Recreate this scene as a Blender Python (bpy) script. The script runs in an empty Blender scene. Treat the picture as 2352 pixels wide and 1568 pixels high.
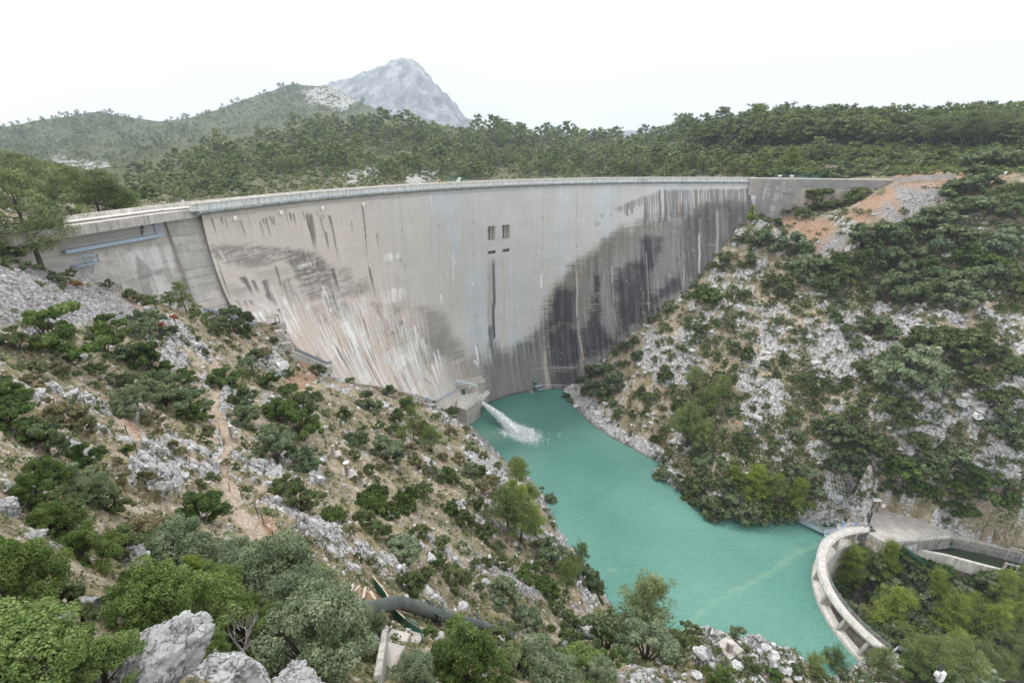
HAZE = 0.00021
EXPOSURE = 0.38
LEAF = 1.7
import bpy, math, random
import numpy as np
from mathutils import Vector, Matrix, Quaternion
random.seed(7)
RNG = np.random.default_rng(11)
sc = bpy.context.scene
COL = sc.collection
R_ = math.radians

# ------------------------------------------------------------------ camera
FPX = 1111.0                 # focal length in units of a 2352 px wide picture
PITCH = R_(21.61)
CAMZ = 91.0                  # camera height above the pool, metres
CPI, SPI = math.cos(PITCH), math.sin(PITCH)
cam_d = bpy.data.cameras.new('camera'); cam = bpy.data.objects.new('camera', cam_d)
COL.objects.link(cam); sc.camera = cam
cam.location = (0, 0, CAMZ)
cam.rotation_euler = (math.pi/2 - PITCH, 0, 0)
cam_d.sensor_width = 36; cam_d.lens = 36*FPX/2352
cam_d.clip_start = 0.1; cam_d.clip_end = 20000

def ray(x, y):
    a = (x-1176)/FPX; b = (784-y)/FPX
    return np.array([a, CPI + b*SPI, -SPI + b*CPI])
def W(x, y, t):
    """point seen at (x, y) of a 2352 px wide photograph at forward depth t, world metres"""
    v = ray(x, y)*t
    return Vector((v[0], v[1], v[2]+CAMZ))
def Wz(x, y, z):
    v = ray(x, y); t = (z-CAMZ)/v[2]
    return W(x, y, t)
def to_px(X, Y, Z):
    Z = Z-CAMZ
    fw = Y*CPI - Z*SPI; up = Y*SPI + Z*CPI
    fw = np.where(np.abs(fw) < 1e-6, 1e-6, fw)
    return 1176+FPX*X/fw, 784-FPX*up/fw, fw

# ------------------------------------------------------------------ noise
def _hash(ix, iy, iz, seed):
    h = (ix.astype(np.int64)*374761393 + iy.astype(np.int64)*668265263 + iz.astype(np.int64)*2147483647 + seed*974711) & 0xffffffff
    h = ((h ^ (h >> 13))*1274126177) & 0xffffffff
    h = ((h ^ (h >> 16))*2246822519) & 0xffffffff
    return ((h ^ (h >> 15)) & 0xffffff)/float(0xffffff)
def noise3(x, y, z, seed=0):
    x = np.asarray(x, float); y = np.asarray(y, float)+0*x; z = np.asarray(z, float)+0*x
    ix, iy, iz = np.floor(x), np.floor(y), np.floor(z)
    fx, fy, fz = x-ix, y-iy, z-iz
    fx, fy, fz = [f*f*(3-2*f) for f in (fx, fy, fz)]
    out = 0
    for dx in (0, 1):
        wx = fx if dx else 1-fx
        for dy in (0, 1):
            wy = fy if dy else 1-fy
            for dz in (0, 1):
                wz = fz if dz else 1-fz
                out = out + wx*wy*wz*_hash(ix+dx, iy+dy, iz+dz, seed)
    return out
def noise2(x, y, seed=0):
    x = np.asarray(x, float); y = np.asarray(y, float)+0*x
    ix, iy = np.floor(x), np.floor(y); z0 = ix*0
    fx, fy = x-ix, y-iy
    fx, fy = fx*fx*(3-2*fx), fy*fy*(3-2*fy)
    return ((1-fx)*(1-fy)*_hash(ix, iy, z0, seed)+fx*(1-fy)*_hash(ix+1, iy, z0, seed)
            + (1-fx)*fy*_hash(ix, iy+1, z0, seed)+fx*fy*_hash(ix+1, iy+1, z0, seed))
def fbm2(x, y, o=4, seed=0, g=.5):
    s = 0; a = 1; t = 0
    for k in range(o):
        s = s + a*noise2(x*2**k+17.3*k, y*2**k-9.1*k, seed+k); t += a; a *= g
    return s/t
def fbm3(x, y, z, o=4, seed=0, g=.5):
    s = 0; a = 1; t = 0
    for k in range(o):
        s = s + a*noise3(x*2**k+17.3*k, y*2**k-9.1*k, z*2**k+3.7*k, seed+k); t += a; a *= g
    return s/t
def cell3(x, y, z, seed=0):
    """distance to nearest and second nearest feature point, and the id of the nearest"""
    ix, iy, iz = np.floor(x), np.floor(y), np.floor(z)
    d1 = np.full(x.shape, 9.0); d2 = np.full(x.shape, 9.0); idv = np.zeros(x.shape)
    for dx in (-1, 0, 1):
        for dy in (-1, 0, 1):
            for dz in (-1, 0, 1):
                cx, cy, cz = ix+dx, iy+dy, iz+dz
                px = cx+_hash(cx, cy, cz, seed); py = cy+_hash(cx, cy, cz, seed+1); pz = cz+_hash(cx, cy, cz, seed+2)
                d = np.sqrt((px-x)**2+(py-y)**2+(pz-z)**2)
                h = _hash(cx, cy, cz, seed+3)
                m = d < d1
                d2 = np.where(m, d1, np.minimum(d2, d)); idv = np.where(m, h, idv); d1 = np.where(m, d, d1)
    return d1, d2, idv
def sstep(a, b, x):
    t = np.clip((x-a)/(b-a), 0, 1); return t*t*(3-2*t)
def inpoly(x, y, poly):
    c = np.zeros(x.shape, bool); n = len(poly); j = n-1
    for i in range(n):
        xi, yi = poly[i]; xj, yj = poly[j]
        if yi != yj:
            m = ((yi > y) != (yj > y)) & (x < (xj-xi)*(y-yi)/(yj-yi)+xi)
            c ^= m
        j = i
    return c
def polydist(x, y, poly):
    """signed distance to a polygon, positive inside"""
    d = np.full(x.shape, 1e9); n = len(poly)
    for i in range(n):
        ax, ay = poly[i]; bx, by = poly[(i+1) % n]
        vx, vy = bx-ax, by-ay; L = vx*vx+vy*vy+1e-9
        t = np.clip(((x-ax)*vx+(y-ay)*vy)/L, 0, 1)
        d = np.minimum(d, np.hypot(x-ax-t*vx, y-ay-t*vy))
    return np.where(inpoly(x, y, poly), d, -d)

# ------------------------------------------------------------------ objects
def tag(o, label=None, cat=None, group=None, kind=None):
    if label: o['label'] = label
    if cat: o['category'] = cat
    if group: o['group'] = group
    if kind: o['kind'] = kind
    return o
def empty(name, loc=(0, 0, 0), rz=0.0):
    o = bpy.data.objects.new(name, None); COL.objects.link(o)
    o.location = loc; o.rotation_euler = (0, 0, rz); o.empty_display_size = .5
    return o
def link(name, me, mat=None, parent=None, loc=(0, 0, 0), smooth=False):
    if mat is not None and not me.materials:
        me.materials.append(mat)
    o = bpy.data.objects.new(name, me); COL.objects.link(o); o.location = loc
    if parent is not None: o.parent = parent
    return o
def np_mesh(name, V, F, smooth=False, attrs=None):
    """V (n,3); F (m,k) same k for all faces; attrs: name -> (n,3|4) colours on points"""
    me = bpy.data.meshes.new(name)
    V = np.asarray(V, np.float32); F = np.asarray(F, np.int32); m, k = F.shape
    me.vertices.add(len(V)); me.vertices.foreach_set('co', V.ravel())
    me.loops.add(m*k); me.loops.foreach_set('vertex_index', F.ravel())
    me.polygons.add(m); me.polygons.foreach_set('loop_start', np.arange(0, m*k, k, dtype=np.int32))
    me.polygons.foreach_set('loop_total', np.full(m, k, np.int32))
    if smooth: me.polygons.foreach_set('use_smooth', np.ones(m, bool))
    me.update(calc_edges=True)
    for an, c in (attrs or {}).items():
        c = np.asarray(c, np.float32)
        a = me.color_attributes.new(an, 'FLOAT_COLOR', 'POINT')
        if c.shape[1] == 3: c = np.c_[c, np.ones(len(c), np.float32)]
        a.data.foreach_set('color', np.ascontiguousarray(c).ravel())
    return me
class MB:
    def __init__(s): s.v = []; s.f = []
    def add(s, v, f):
        n = len(s.v); s.v += [tuple(p) for p in v]; s.f += [tuple(n+i for i in q) for q in f]; return s
    def box(s, c, d, rz=0.0, M=None):
        c = Vector(c); hx, hy, hz = d[0]/2, d[1]/2, d[2]/2
        m = M if M is not None else Matrix.Rotation(rz, 3, 'Z')
        v = [c + m @ Vector((x*hx, y*hy, z*hz)) for z in (-1, 1) for x, y in ((-1, -1), (1, -1), (1, 1), (-1, 1))]
        return s.add(v, [(3, 2, 1, 0), (4, 5, 6, 7), (0, 1, 5, 4), (1, 2, 6, 5), (2, 3, 7, 6), (3, 0, 4, 7)])
    def bar(s, a, b, w, h=None):
        """rectangular bar from a to b"""
        a, b = Vector(a), Vector(b); h = h or w; d = b-a
        if d.length < 1e-6: return s
        z = d.normalized(); up = Vector((0, 0, 1)) if abs(z.z) < .98 else Vector((0, 1, 0))
        x = z.cross(up).normalized(); y = x.cross(z).normalized()
        v = [p + x*i*w/2 + y*j*h/2 for p in (a, b) for i, j in ((-1, -1), (1, -1), (1, 1), (-1, 1))]
        return s.add(v, [(3, 2, 1, 0), (4, 5, 6, 7), (0, 1, 5, 4), (1, 2, 6, 5), (2, 3, 7, 6), (3, 0, 4, 7)])
    def tube(s, pts, r, n=8, cap=True):
        pts = [Vector(p) for p in pts]; rs = r if isinstance(r, (list, tuple)) else [r]*len(pts)
        V = []; prev = None
        for i, p in enumerate(pts):
            d = (pts[min(i+1, len(pts)-1)]-pts[max(i-1, 0)])
            d = d.normalized() if d.length > 1e-9 else Vector((0, 0, 1))
            if prev is None:
                up = Vector((0, 0, 1)) if abs(d.z) < .95 else Vector((1, 0, 0))
                x = d.cross(up).normalized()
            else:
                x = (prev-d*prev.dot(d)).normalized()
            prev = x; y = d.cross(x)
            for k in range(n):
                a = 2*math.pi*k/n; V.append(p+(x*math.cos(a)+y*math.sin(a))*rs[i])
        Fc = []
        for i in range(len(pts)-1):
            for k in range(n):
                Fc.append((i*n+k, i*n+(k+1) % n, (i+1)*n+(k+1) % n, (i+1)*n+k))
        if cap:
            Fc.append(tuple(reversed(range(n)))); Fc.append(tuple(range((len(pts)-1)*n, len(pts)*n)))
        return s.add(V, Fc)
    def prism(s, poly, z0, z1):
        n = len(poly)
        z0s = z0 if isinstance(z0, (list, tuple)) else [z0]*n
        z1s = z1 if isinstance(z1, (list, tuple)) else [z1]*n
        v = [(p[0], p[1], z0s[i]) for i, p in enumerate(poly)]+[(p[0], p[1], z1s[i]) for i, p in enumerate(poly)]
        f = [tuple(reversed(range(n))), tuple(range(n, 2*n))]+[(i, (i+1) % n, (i+1) % n+n, i+n) for i in range(n)]
        return s.add(v, f)
    def build(s, name, mat, parent=None, loc=(0, 0, 0), smooth=False, bevel=0):
        me = bpy.data.meshes.new(name)
        me.from_pydata([tuple(p) for p in s.v], [], s.f); me.update()
        if smooth: me.polygons.foreach_set('use_smooth', [True]*len(me.polygons))
        o = link(name, me, mat, parent, loc)
        if bevel:
            b = o.modifiers.new('bevel', 'BEVEL'); b.width = bevel; b.segments = 1; b.limit_method = 'ANGLE'
        return o
def copy_tree(o, parent=None):
    c = o.copy(); COL.objects.link(c)
    if parent is not None: c.parent = parent
    for ch in KIDS.get(o.name, []): copy_tree(ch, c)
    return c
KIDS = {}

# ------------------------------------------------------------------ materials
def newmat(name):
    m = bpy.data.materials.new(name); m.use_nodes = True
    nt = m.node_tree; b = nt.nodes['Principled BSDF']
    b.inputs['Specular IOR Level'].default_value = .3
    return m, nt, b
def N(nt, t, **kw):
    n = nt.nodes.new(t)
    for k, v in kw.items():
        if k.startswith('i_'): n.inputs[k[2:].replace('_', ' ')].default_value = v
        else: setattr(n, k, v)
    return n
def ramp(nt, fac, stops):
    r = nt.nodes.new('ShaderNodeValToRGB'); e = r.color_ramp.elements
    while len(e) < len(stops): e.new(.5)
    for i, (p, c) in enumerate(stops):
        e[i].position = p; e[i].color = (*c, 1) if len(c) == 3 else c
    nt.links.new(fac, r.inputs['Fac']); return r.outputs['Color']
def mixc(nt, f, a, b, bt='MIX'):
    n = nt.nodes.new('ShaderNodeMix'); n.data_type = 'RGBA'; n.blend_type = bt
    for s, v in ((n.inputs[0], f), (n.inputs[6], a), (n.inputs[7], b)):
        if isinstance(v, (int, float)): s.default_value = v
        elif isinstance(v, tuple): s.default_value = (*v, 1)
        else: nt.links.new(v, s)
    return n.outputs[2]
def mth(nt, op, a, b=None, c=None):
    n = nt.nodes.new('ShaderNodeMath'); n.operation = op
    for i, v in enumerate((a, b, c)):
        if v is None: continue
        if isinstance(v, (int, float)): n.inputs[i].default_value = v
        else: nt.links.new(v, n.inputs[i])
    return n.outputs[0]
def bump(nt, b, h, strength=.3, dist=.1):
    n = nt.nodes.new('ShaderNodeBump'); n.inputs['Strength'].default_value = strength; n.inputs['Distance'].default_value = dist
    nt.links.new(h, n.inputs['Height']); nt.links.new(n.outputs[0], b.inputs['Normal'])
def mat_plain(name, col, rough=.6, var=.25, scale=1.5, metal=0.0, bmp=.15, stain=None):
    m, nt, b = newmat(name)
    tc = N(nt, 'ShaderNodeTexCoord').outputs['Object']
    n1 = N(nt, 'ShaderNodeTexNoise'); n1.inputs['Scale'].default_value = scale; n1.inputs['Detail'].default_value = 6
    nt.links.new(tc, n1.inputs['Vector'])
    lo = tuple(c*(1-var) for c in col); hi = tuple(min(1, c*(1+var)) for c in col)
    c = ramp(nt, n1.outputs['Fac'], [(.3, lo), (.7, hi)])
    if stain:
        mp = N(nt, 'ShaderNodeMapping'); mp.inputs['Scale'].default_value = (2.5, 2.5, .25); nt.links.new(tc, mp.inputs['Vector'])
        n2 = N(nt, 'ShaderNodeTexNoise'); n2.inputs['Scale'].default_value = 1.0; n2.inputs['Detail'].default_value = 5
        nt.links.new(mp.outputs[0], n2.inputs['Vector'])
        f = ramp(nt, n2.outputs['Fac'], [(.48, (0, 0, 0)), (.68, (1, 1, 1))])
        c = mixc(nt, f, c, stain)
    nt.links.new(c, b.inputs['Base Color']); b.inputs['Roughness'].default_value = rough; b.inputs['Metallic'].default_value = metal
    n3 = N(nt, 'ShaderNodeTexNoise'); n3.inputs['Scale'].default_value = scale*8; n3.inputs['Detail'].default_value = 4
    nt.links.new(tc, n3.inputs['Vector']); bump(nt, b, n3.outputs['Fac'], bmp, .05)
    return m
def mat_leaf(name, cols, hue_var=.5, trans=.35):
    """foliage: colour from the per-leaf attribute 'lc' (x = pick, y = brightness) and from the plant it belongs to"""
    m, nt, b = newmat(name)
    at = N(nt, 'ShaderNodeAttribute'); at.attribute_name = 'lc'
    sp = N(nt, 'ShaderNodeSeparateColor'); nt.links.new(at.outputs['Color'], sp.inputs[0])
    oi = N(nt, 'ShaderNodeObjectInfo')
    pick = mth(nt, 'ADD', mth(nt, 'MULTIPLY', sp.outputs[0], .65), mth(nt, 'MULTIPLY', oi.outputs['Random'], .35))
    cols = [tuple(min(.5, v*LEAF) for v in cc) for cc in cols]
    n = len(cols); c = ramp(nt, pick, [((i+.5)/n, cc) for i, cc in enumerate(cols)])
    br = mth(nt, 'ADD', mth(nt, 'MULTIPLY', sp.outputs[1], .8), .6)
    c = mixc(nt, 1.0, c, br, 'MULTIPLY')
    nt.links.new(c, b.inputs['Base Color']); b.inputs['Roughness'].default_value = .6
    b.inputs['Specular IOR Level'].default_value = .25
    tr = N(nt, 'ShaderNodeBsdfTranslucent')
    tcol = mixc(nt, 1.0, c, (1.1, 1.25, .6), 'MULTIPLY'); nt.links.new(tcol, tr.inputs['Color'])
    mx = N(nt, 'ShaderNodeMixShader'); mx.inputs[0].default_value = trans
    nt.links.new(b.outputs[0], mx.inputs[1]); nt.links.new(tr.outputs[0], mx.inputs[2])
    nt.links.new(mx.outputs[0], nt.nodes['Material Output'].inputs['Surface'])
    return m
# ------------------------------------------------------------------ dam shape (metres; z below camera = -HC-d)
S_ = 10/10.8; HC = 10.0
DCX, DCY, DR = 75.9*S_, 64.3*S_, 151.8*S_
CREST = CAMZ-HC
def doff(u, d):
    d = d/S_
    return S_*((.140-.239*u-.025*u*u)*d+(-.362-1.105*u+2.623*u*u)*d*d*.01+(.422+.728*u)*d**3*1e-4)
def dam_pt(th, d, out=0.0):
    """point on the downstream face; th polar angle (rad), d metres below crest, out = metres in front of it"""
    r = DR-doff(th-2, np.maximum(d, 0))-out
    return DCX+r*np.cos(th), DCY+r*np.sin(th), CREST-d
def dam_hit(x, y):
    v = ray(x, y)
    for t in np.arange(40, 260, .05):
        p = v*t; d = max(0, -HC-p[2]); th = math.atan2(p[1]-DCY, p[0]-DCX) % (2*math.pi)
        if p[1] > 60 and math.hypot(p[0]-DCX, p[1]-DCY) > DR-doff(th-2, d): return th, -HC-p[2], t
    return None
# right wing wall: a straight vertical wall
WR0 = np.array([93.2, 197.6]); WR1 = np.array([139.0, 184.5])
def wallR_t(x, y):
    v = ray(x, y); d = WR1-WR0; n = np.array([-d[1], d[0]])
    return float(n@WR0/(n@v[:2]))

# ------------------------------------------------------------------ terrain control points (picture x, picture y, depth)
CP = []          # (X, Y, z rel. camera)
def cp(x, y, t):
    v = ray(x, y)*t; CP.append((v[0], v[1], v[2]))
def cpw(x, y, z=-91.0):
    v = ray(x, y); cp(x, y, z/v[2])
LEFT = """0 620 60;100 640 68;200 672 74;300 715 78;0 700 50;150 750 58;300 770 66;0 780 44;120 810 46;420 740 82
480 775 84;560 790 92;640 800 104;640 860 94;700 870 104;560 880 80;480 900 70;400 850 66;300 850 58;200 850 50;100 850 43;0 850 37;0 950 28
150 960 36;250 1000 38;400 1000 48;530 990 56;650 950 68;750 900 90;850 920 106;900 945 112;1000 990 112;800 1080 66;900 1050 80
1000 1100 80;1100 1150 80;1100 1060 105;1160 1070 135;1200 1130 108;1250 1180 92;1200 1250 75;1310 1300 78;1385 1400 72;1300 1400 64
1200 1350 56;1100 1300 62;1000 1250 54;850 1200 48;700 1150 46;600 1200 36;500 1100 42;400 1100 36;400 1200 29;300 1150 30;200 1100 28
100 1100 22;0 1100 17;0 1250 11;150 1250 15;300 1250 20;450 1250 24;600 1300 28;750 1250 37;850 1330 35;900 1430 30;1000 1440 34;1110 1455 44;1100 1500 28;1300 1455 58
1200 1450 50;1050 1500 24;1176 1568 20;900 1568 16;700 1500 14;600 1568 11;370 1480 11;450 1400 14;300 1350 14;100 1400 9;0 1500 6
200 1568 7;1176 1510 30;1300 1510 38;1400 1488 45;1480 1445 47;1300 1568 24;1500 1568 30;1500 1500 39;1600 1450 46;1700 1475 44.5;1700 1568 36
1850 1532 42.5;1850 1568 40;1020 945 126;-250 600 50;-250 800 30;-250 1100 12;-250 1400 6;-250 450 70"""
for s in LEFT.replace('\n', ';').split(';'):
    x, y, t = map(float, s.split()); cp(x, y, t)
CP += [(0, 3, -5.5), (0, 7, -12.5), (-2.5, 4, -6.5), (4, 6, -14), (10, 9, -24), (-4, .5, -5), (8, 1, -14), (24, 8, -38), (34, 22, -56), (55, 35, -78), (14, 14, -31), (40, 10, -60)]
# feet of the dam on the left bank (on the face itself)
CONT = [(230, 650), (345, 690), (480, 728), (640, 748), (740, 850), (820, 880), (900, 892), (980, 915)]
for x, y in CONT:
    th, d, t = dam_hit(x, y); cp(x, y, t-.3)
    X, Y, Z = dam_pt(th, d-2); CP.append((DCX+(X-DCX)*1.06, DCY+(Y-DCY)*1.06, Z-CAMZ))
# right bank: feet on the face
CONR = [(1335, 878), (1400, 815), (1470, 758), (1540, 700), (1600, 648), (1660, 570), (1700, 530), (1725, 500)]
for x, y in CONR:
    th, d, t = dam_hit(x, y); cp(x, y, t-.3)
    X, Y, Z = dam_pt(th, d-2); CP.append((DCX+(X-DCX)*1.06, DCY+(Y-DCY)*1.06, Z-CAMZ))
for x, y in [(1760, 500), (1800, 497), (1850, 480), (1900, 472), (1950, 462), (2000, 441), (2050, 421)]:
    cp(x, y, wallR_t(x, y)-.3)
# waterlines
WLR = [(1300, 912), (1318, 935), (1345, 960), (1400, 1000), (1450, 1025), (1512, 1058), (1500, 1085), (1530, 1110), (1570, 1130), (1600, 1145),
       (1650, 1180), (1700, 1190), (1750, 1195), (1800, 1196), (1850, 1192), (1900, 1198), (1950, 1192)]
for x, y in WLR: cpw(x, y)
for x, y in [(1085, 985), (1110, 1010), (1140, 1040), (1158, 1062)]: cpw(x, y)
# the left bank beyond its visible edge drops to the water
for x, y, t, run in [(1200, 1130, 108, 12), (1250, 1180, 92, 15), (1310, 1300, 78, 17), (1385, 1400, 72, 18), (1480, 1445, 47, 24), (1600, 1450, 46, 25), (1700, 1475, 44.5, 25), (1850, 1532, 42.5, 24)]:
    v = ray(x, y)*t; n = np.array([.55, .835]) if x > 1400 else np.array([.85, .52])
    CP.append((v[0]+n[0]*run, v[1]+n[1]*run, -91)); CP.append((v[0]+n[0]*(run+6), v[1]+n[1]*(run+6), -97))
# river bed
for x, y in [(1200, 960), (1250, 1000), (1350, 1080), (1400, 1150), (1450, 1250), (1600, 1300), (1700, 1400), (1750, 1300), (1550, 1200), (1800, 1450), (1850, 1250), (1820, 1400), (1870, 1490)]:
    v = ray(x, y); t = -91/v[2]; CP.append((v[0]*t, v[1]*t, -98))
# right bank slope plane
def planeR(x, y):
    v = ray(x, y); s = min(1.3, max(0, (x-1700)/650)); k = 1+.13*s+.06*s*min(1, max(0, (y-900)/200))
    return 171.8/(-v[2]+.867*v[0]+.343*v[1])*k
for x, y in [(1360, 930), (1400, 900), (1400, 960), (1480, 850), (1480, 930), (1480, 1000), (1560, 780), (1560, 880), (1560, 980), (1560, 1070), (1650, 650), (1650, 750), (1650, 850), (1650, 950), (1650, 1050), (1650, 1120),
             (1760, 560), (1760, 650), (1760, 750), (1760, 850), (1760, 950), (1760, 1050), (1760, 1130), (1880, 520), (1880, 620), (1880, 720), (1880, 820), (1880, 920), (1880, 1020), (2000, 480), (2000, 560), (2000, 660),
             (2000, 760), (2000, 860), (2000, 960), (2000, 1060), (2120, 440), (2120, 540), (2120, 640), (2120, 740), (2120, 840), (2120, 940), (2120, 1040), (2240, 430), (2240, 560), (2240, 700), (2240, 840), (2240, 980), (2240, 1080),
             (2352, 410), (2352, 560), (2352, 700), (2352, 840), (2352, 980), (2352, 1080), (2600, 500), (2600, 800), (2600, 1100)]:
    cp(x, y, planeR(x, y)*(1+.02*math.sin(x*.021+y*.013)))
for s in """1850 1130 128;1900 1150 125.5;1960 1165 123;2050 1165 122;2120 1185 119;2200 1200 117;2352 1200 113;2352 1262 110.5""".replace('\n', ';').split(';'):
    x, y, t = map(float, s.split()); cp(x, y, t)
# platform, canal, gorge below the weir (heights above the pool)
for x, y, z in [(2000, 1200, 5.5), (2060, 1190, 5.8), (2100, 1215, 5.5), (2170, 1230, 5.2), (1990, 1230, 0), (2150, 1262, -3.5), (2250, 1300, -3.5), (2352, 1330, -3.5), (2050, 1262, -4), (2110, 1295, -4.5),
                (1985, 1275, -6), (1935, 1330, -10), (1950, 1400, -12), (2050, 1400, -11), (2200, 1400, -9), (2352, 1400, -7), (2000, 1480, -11), (2100, 1520, -9), (2230, 1568, -10), (2352, 1500, -10), (2352, 1650, -12), (2600, 1400, -10), (2600, 1300, 2),
                (2060, 1525, 5.5), (2110, 1520, 5.0), (2080, 1560, 6), (2140, 1548, 6.5)]:
    cpw(x, y, -91+z)
for s in """1950 1562 74;1905 1560 56;1990 1620 60;2100 1640 66""".split(';'):
    x, y, t = map(float, s.split()); cp(x, y, t)
# behind the dam: near shore, forest hills, far hills
for s in """150 480 112;0 480 86;-250 500 70;250 470 200;250 445 260;400 465 240;640 442 262;840 422 300;1000 412 330;1200 402 360;1400 405 360;1500 400 330;1600 382 300
1700 352 290;1750 395 245;1900 400 215;1990 399 195;2150 394 178;2352 392 160;1900 350 238;2100 342 222;2352 336 205;1600 332 330;1750 312 290;1900 302 270;2100 302 258;2352 312 238;2352 284 300;2100 282 320;1900 286 330;1750 290 350;1600 318 420;2700 300 220;2700 400 140
1400 375 430;1100 350 480;1100 302 580;1060 290 620;1300 332 600;1300 316 700;1500 316 750;1500 350 500;1700 318 560;900 350 420;900 295 560;700 350 380;700 305 520;600 308 560;500 355 430;500 335 480;400 400 330;400 370 390;300 420 300
260 425 330;800 285 600;880 285 640;220 256 1100;0 304 900;-200 320 800;100 276 1000;370 286 1200;450 270 1250;560 230 1300;680 195 1400;760 200 1450;830 240 1400;870 268 1300;100 350 750;200 380 640;300 340 800;400 305 1000
600 275 1050;700 245 1200;750 265 1080;0 360 600;150 405 480;0 410 420;250 400 520;350 330 700;-200 400 500""".replace('\n', ';').split(';'):
    x, y, t = map(float, s.split()); cp(x, y, t)
for x, y, z in [(-30, 170, -88), (-10, 185, -92), (20, 196, -90), (50, 200, -78), (-48, 140, -66), (0, 215, -70), (50, 225, -50), (-20, 200, -60), (-60, 150, -40), (-80, 115, -32), (0, 250, -32), (90, 225, -32), (-60, 180, -32)]: CP.append((x, y, z))
for s in "0 304 900;-200 320 800;100 276 1000;220 256 1100;370 286 1200;450 270 1250;560 230 1300;620 212 1340;680 195 1400;760 200 1450;830 240 1400;870 268 1300;1100 302 580;1200 308 600;1300 320 700;1500 320 750;1600 318 420;1750 290 350;1900 286 330;2100 282 320;2352 284 300;2700 300 220".split(';'):
    x, y, t = map(float, s.split()); cp(x, y+(34 if x < 900 else 22), t*1.35)
    if t < 800: cp(x, y+30, t*2.0)
CP = np.array(CP)
def _key(X, Y):
    return np.stack([np.arctan2(X, Y)*1.15, np.log(np.maximum(np.hypot(X, Y), .5))], -1)
_r = np.hypot(CP[:, 0], CP[:, 1]); _r = np.maximum(_r, 3)
_K = _key(CP[:, 0], CP[:, 1]); _e = CP[:, 2]/_r
_o = np.lexsort((_K[:, 1], _K[:, 0]))
_n = len(_K)
_D = np.sqrt(((_K[:, None]-_K[None])**2).sum(-1)+1e-5)
_A = np.zeros((_n+3, _n+3)); _A[:_n, :_n] = -_D+2e-4*np.eye(_n)*-1
_A[:_n, _n:] = np.c_[np.ones(_n), _K]; _A[_n:, :_n] = _A[:_n, _n:].T
_w = np.linalg.solve(_A, np.r_[_e, 0, 0, 0])
AZ0, AZ1, NA = -1.02, 1.10, 1000
R0, R1, NR = 2.0, 1900.0, 1150
AZ = np.linspace(AZ0, AZ1, NA); LR = np.linspace(math.log(R0), math.log(R1), NR)
def _field(q):
    out = np.empty(len(q))
    for i in range(0, len(q), 20000):
        p = q[i:i+20000]; D = np.sqrt(((p[:, None]-_K[None])**2).sum(-1)+1e-5)
        out[i:i+20000] = -D@_w[:_n]+_w[_n]+p@_w[_n+1:]
    return out
# evaluate coarsely, then refine bilinearly
_ca = np.linspace(AZ0, AZ1, 260); _cl = np.linspace(LR[0], LR[-1], 420)
_g = np.stack(np.meshgrid(_ca*1.15, _cl, indexing='ij'), -1).reshape(-1, 2)
_E = _field(_g).reshape(260, 420)
def _bil(G, ga, gl, a, l):
    fa = (a-ga[0])/(ga[-1]-ga[0])*(len(ga)-1); fl = (l-gl[0])/(gl[-1]-gl[0])*(len(gl)-1)
    fa = np.clip(fa, 0, len(ga)-1.001); fl = np.clip(fl, 0, len(gl)-1.001)
    i = fa.astype(int); j = fl.astype(int); u = fa-i; v = fl-j
    return (1-u)*(1-v)*G[i, j]+u*(1-v)*G[i+1, j]+(1-u)*v*G[i, j+1]+u*v*G[i+1, j+1]
AA, LL = np.meshgrid(AZ, LR, indexing='ij')
RR = np.exp(LL); TX = RR*np.sin(AA); TY = RR*np.cos(AA)
TZ = _bil(_E, _ca, _cl, AA, LL)*np.maximum(RR, 3)+CAMZ
BZ = TZ.copy()
# cut: nothing of the ground may stand in front of the dam above its real foot, nor in the pool / gorge walls of the weir
PX, PY, PT = to_px(TX, TY, TZ)

# ---- zones, traced on the picture, kept in the ground afterwards
def zone(polys, soft=14):
    w = np.zeros(TX.shape)
    for tmin, tmax, poly in polys:
        m = (PT > tmin) & (PT < tmax)
        bx = [p[0] for p in poly]; by = [p[1] for p in poly]
        m &= (PX > min(bx)-40) & (PX < max(bx)+40) & (PY > min(by)-40) & (PY < max(by)+40)
        if m.any():
            d = polydist(PX[m], PY[m], poly); w[m] = np.maximum(w[m], sstep(-soft, soft, d))
    return w
jx = (fbm2(PX/60, PY/60, 3, 5)-.5)*40; jy = (fbm2(PX/60, PY/60, 3, 9)-.5)*40
PXs, PYs = PX, PY
PX = PX+jx; PY = PY+jy
Z_scree = zone([(30, 90, [(-300, 590), (60, 605), (150, 650), (240, 668), (330, 705), (325, 745), (230, 745), (90, 755), (0, 760), (-300, 800)]),
                (120, 190, [(1890, 560), (1930, 530), (1960, 535), (1930, 575), (1890, 605), (1865, 590)]), (120, 190, [(2030, 470), (2060, 480), (2090, 525), (2050, 530), (2015, 500)]),
                (120, 190, [(2050, 440), (2160, 430), (2160, 470), (2090, 500)]),
                (40, 80, [(1100, 1270), (1180, 1290), (1260, 1370), (1230, 1380), (1130, 1330)]),
                (50, 95, [(600, 900), (680, 925), (740, 960), (700, 975), (620, 940)])])
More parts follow.
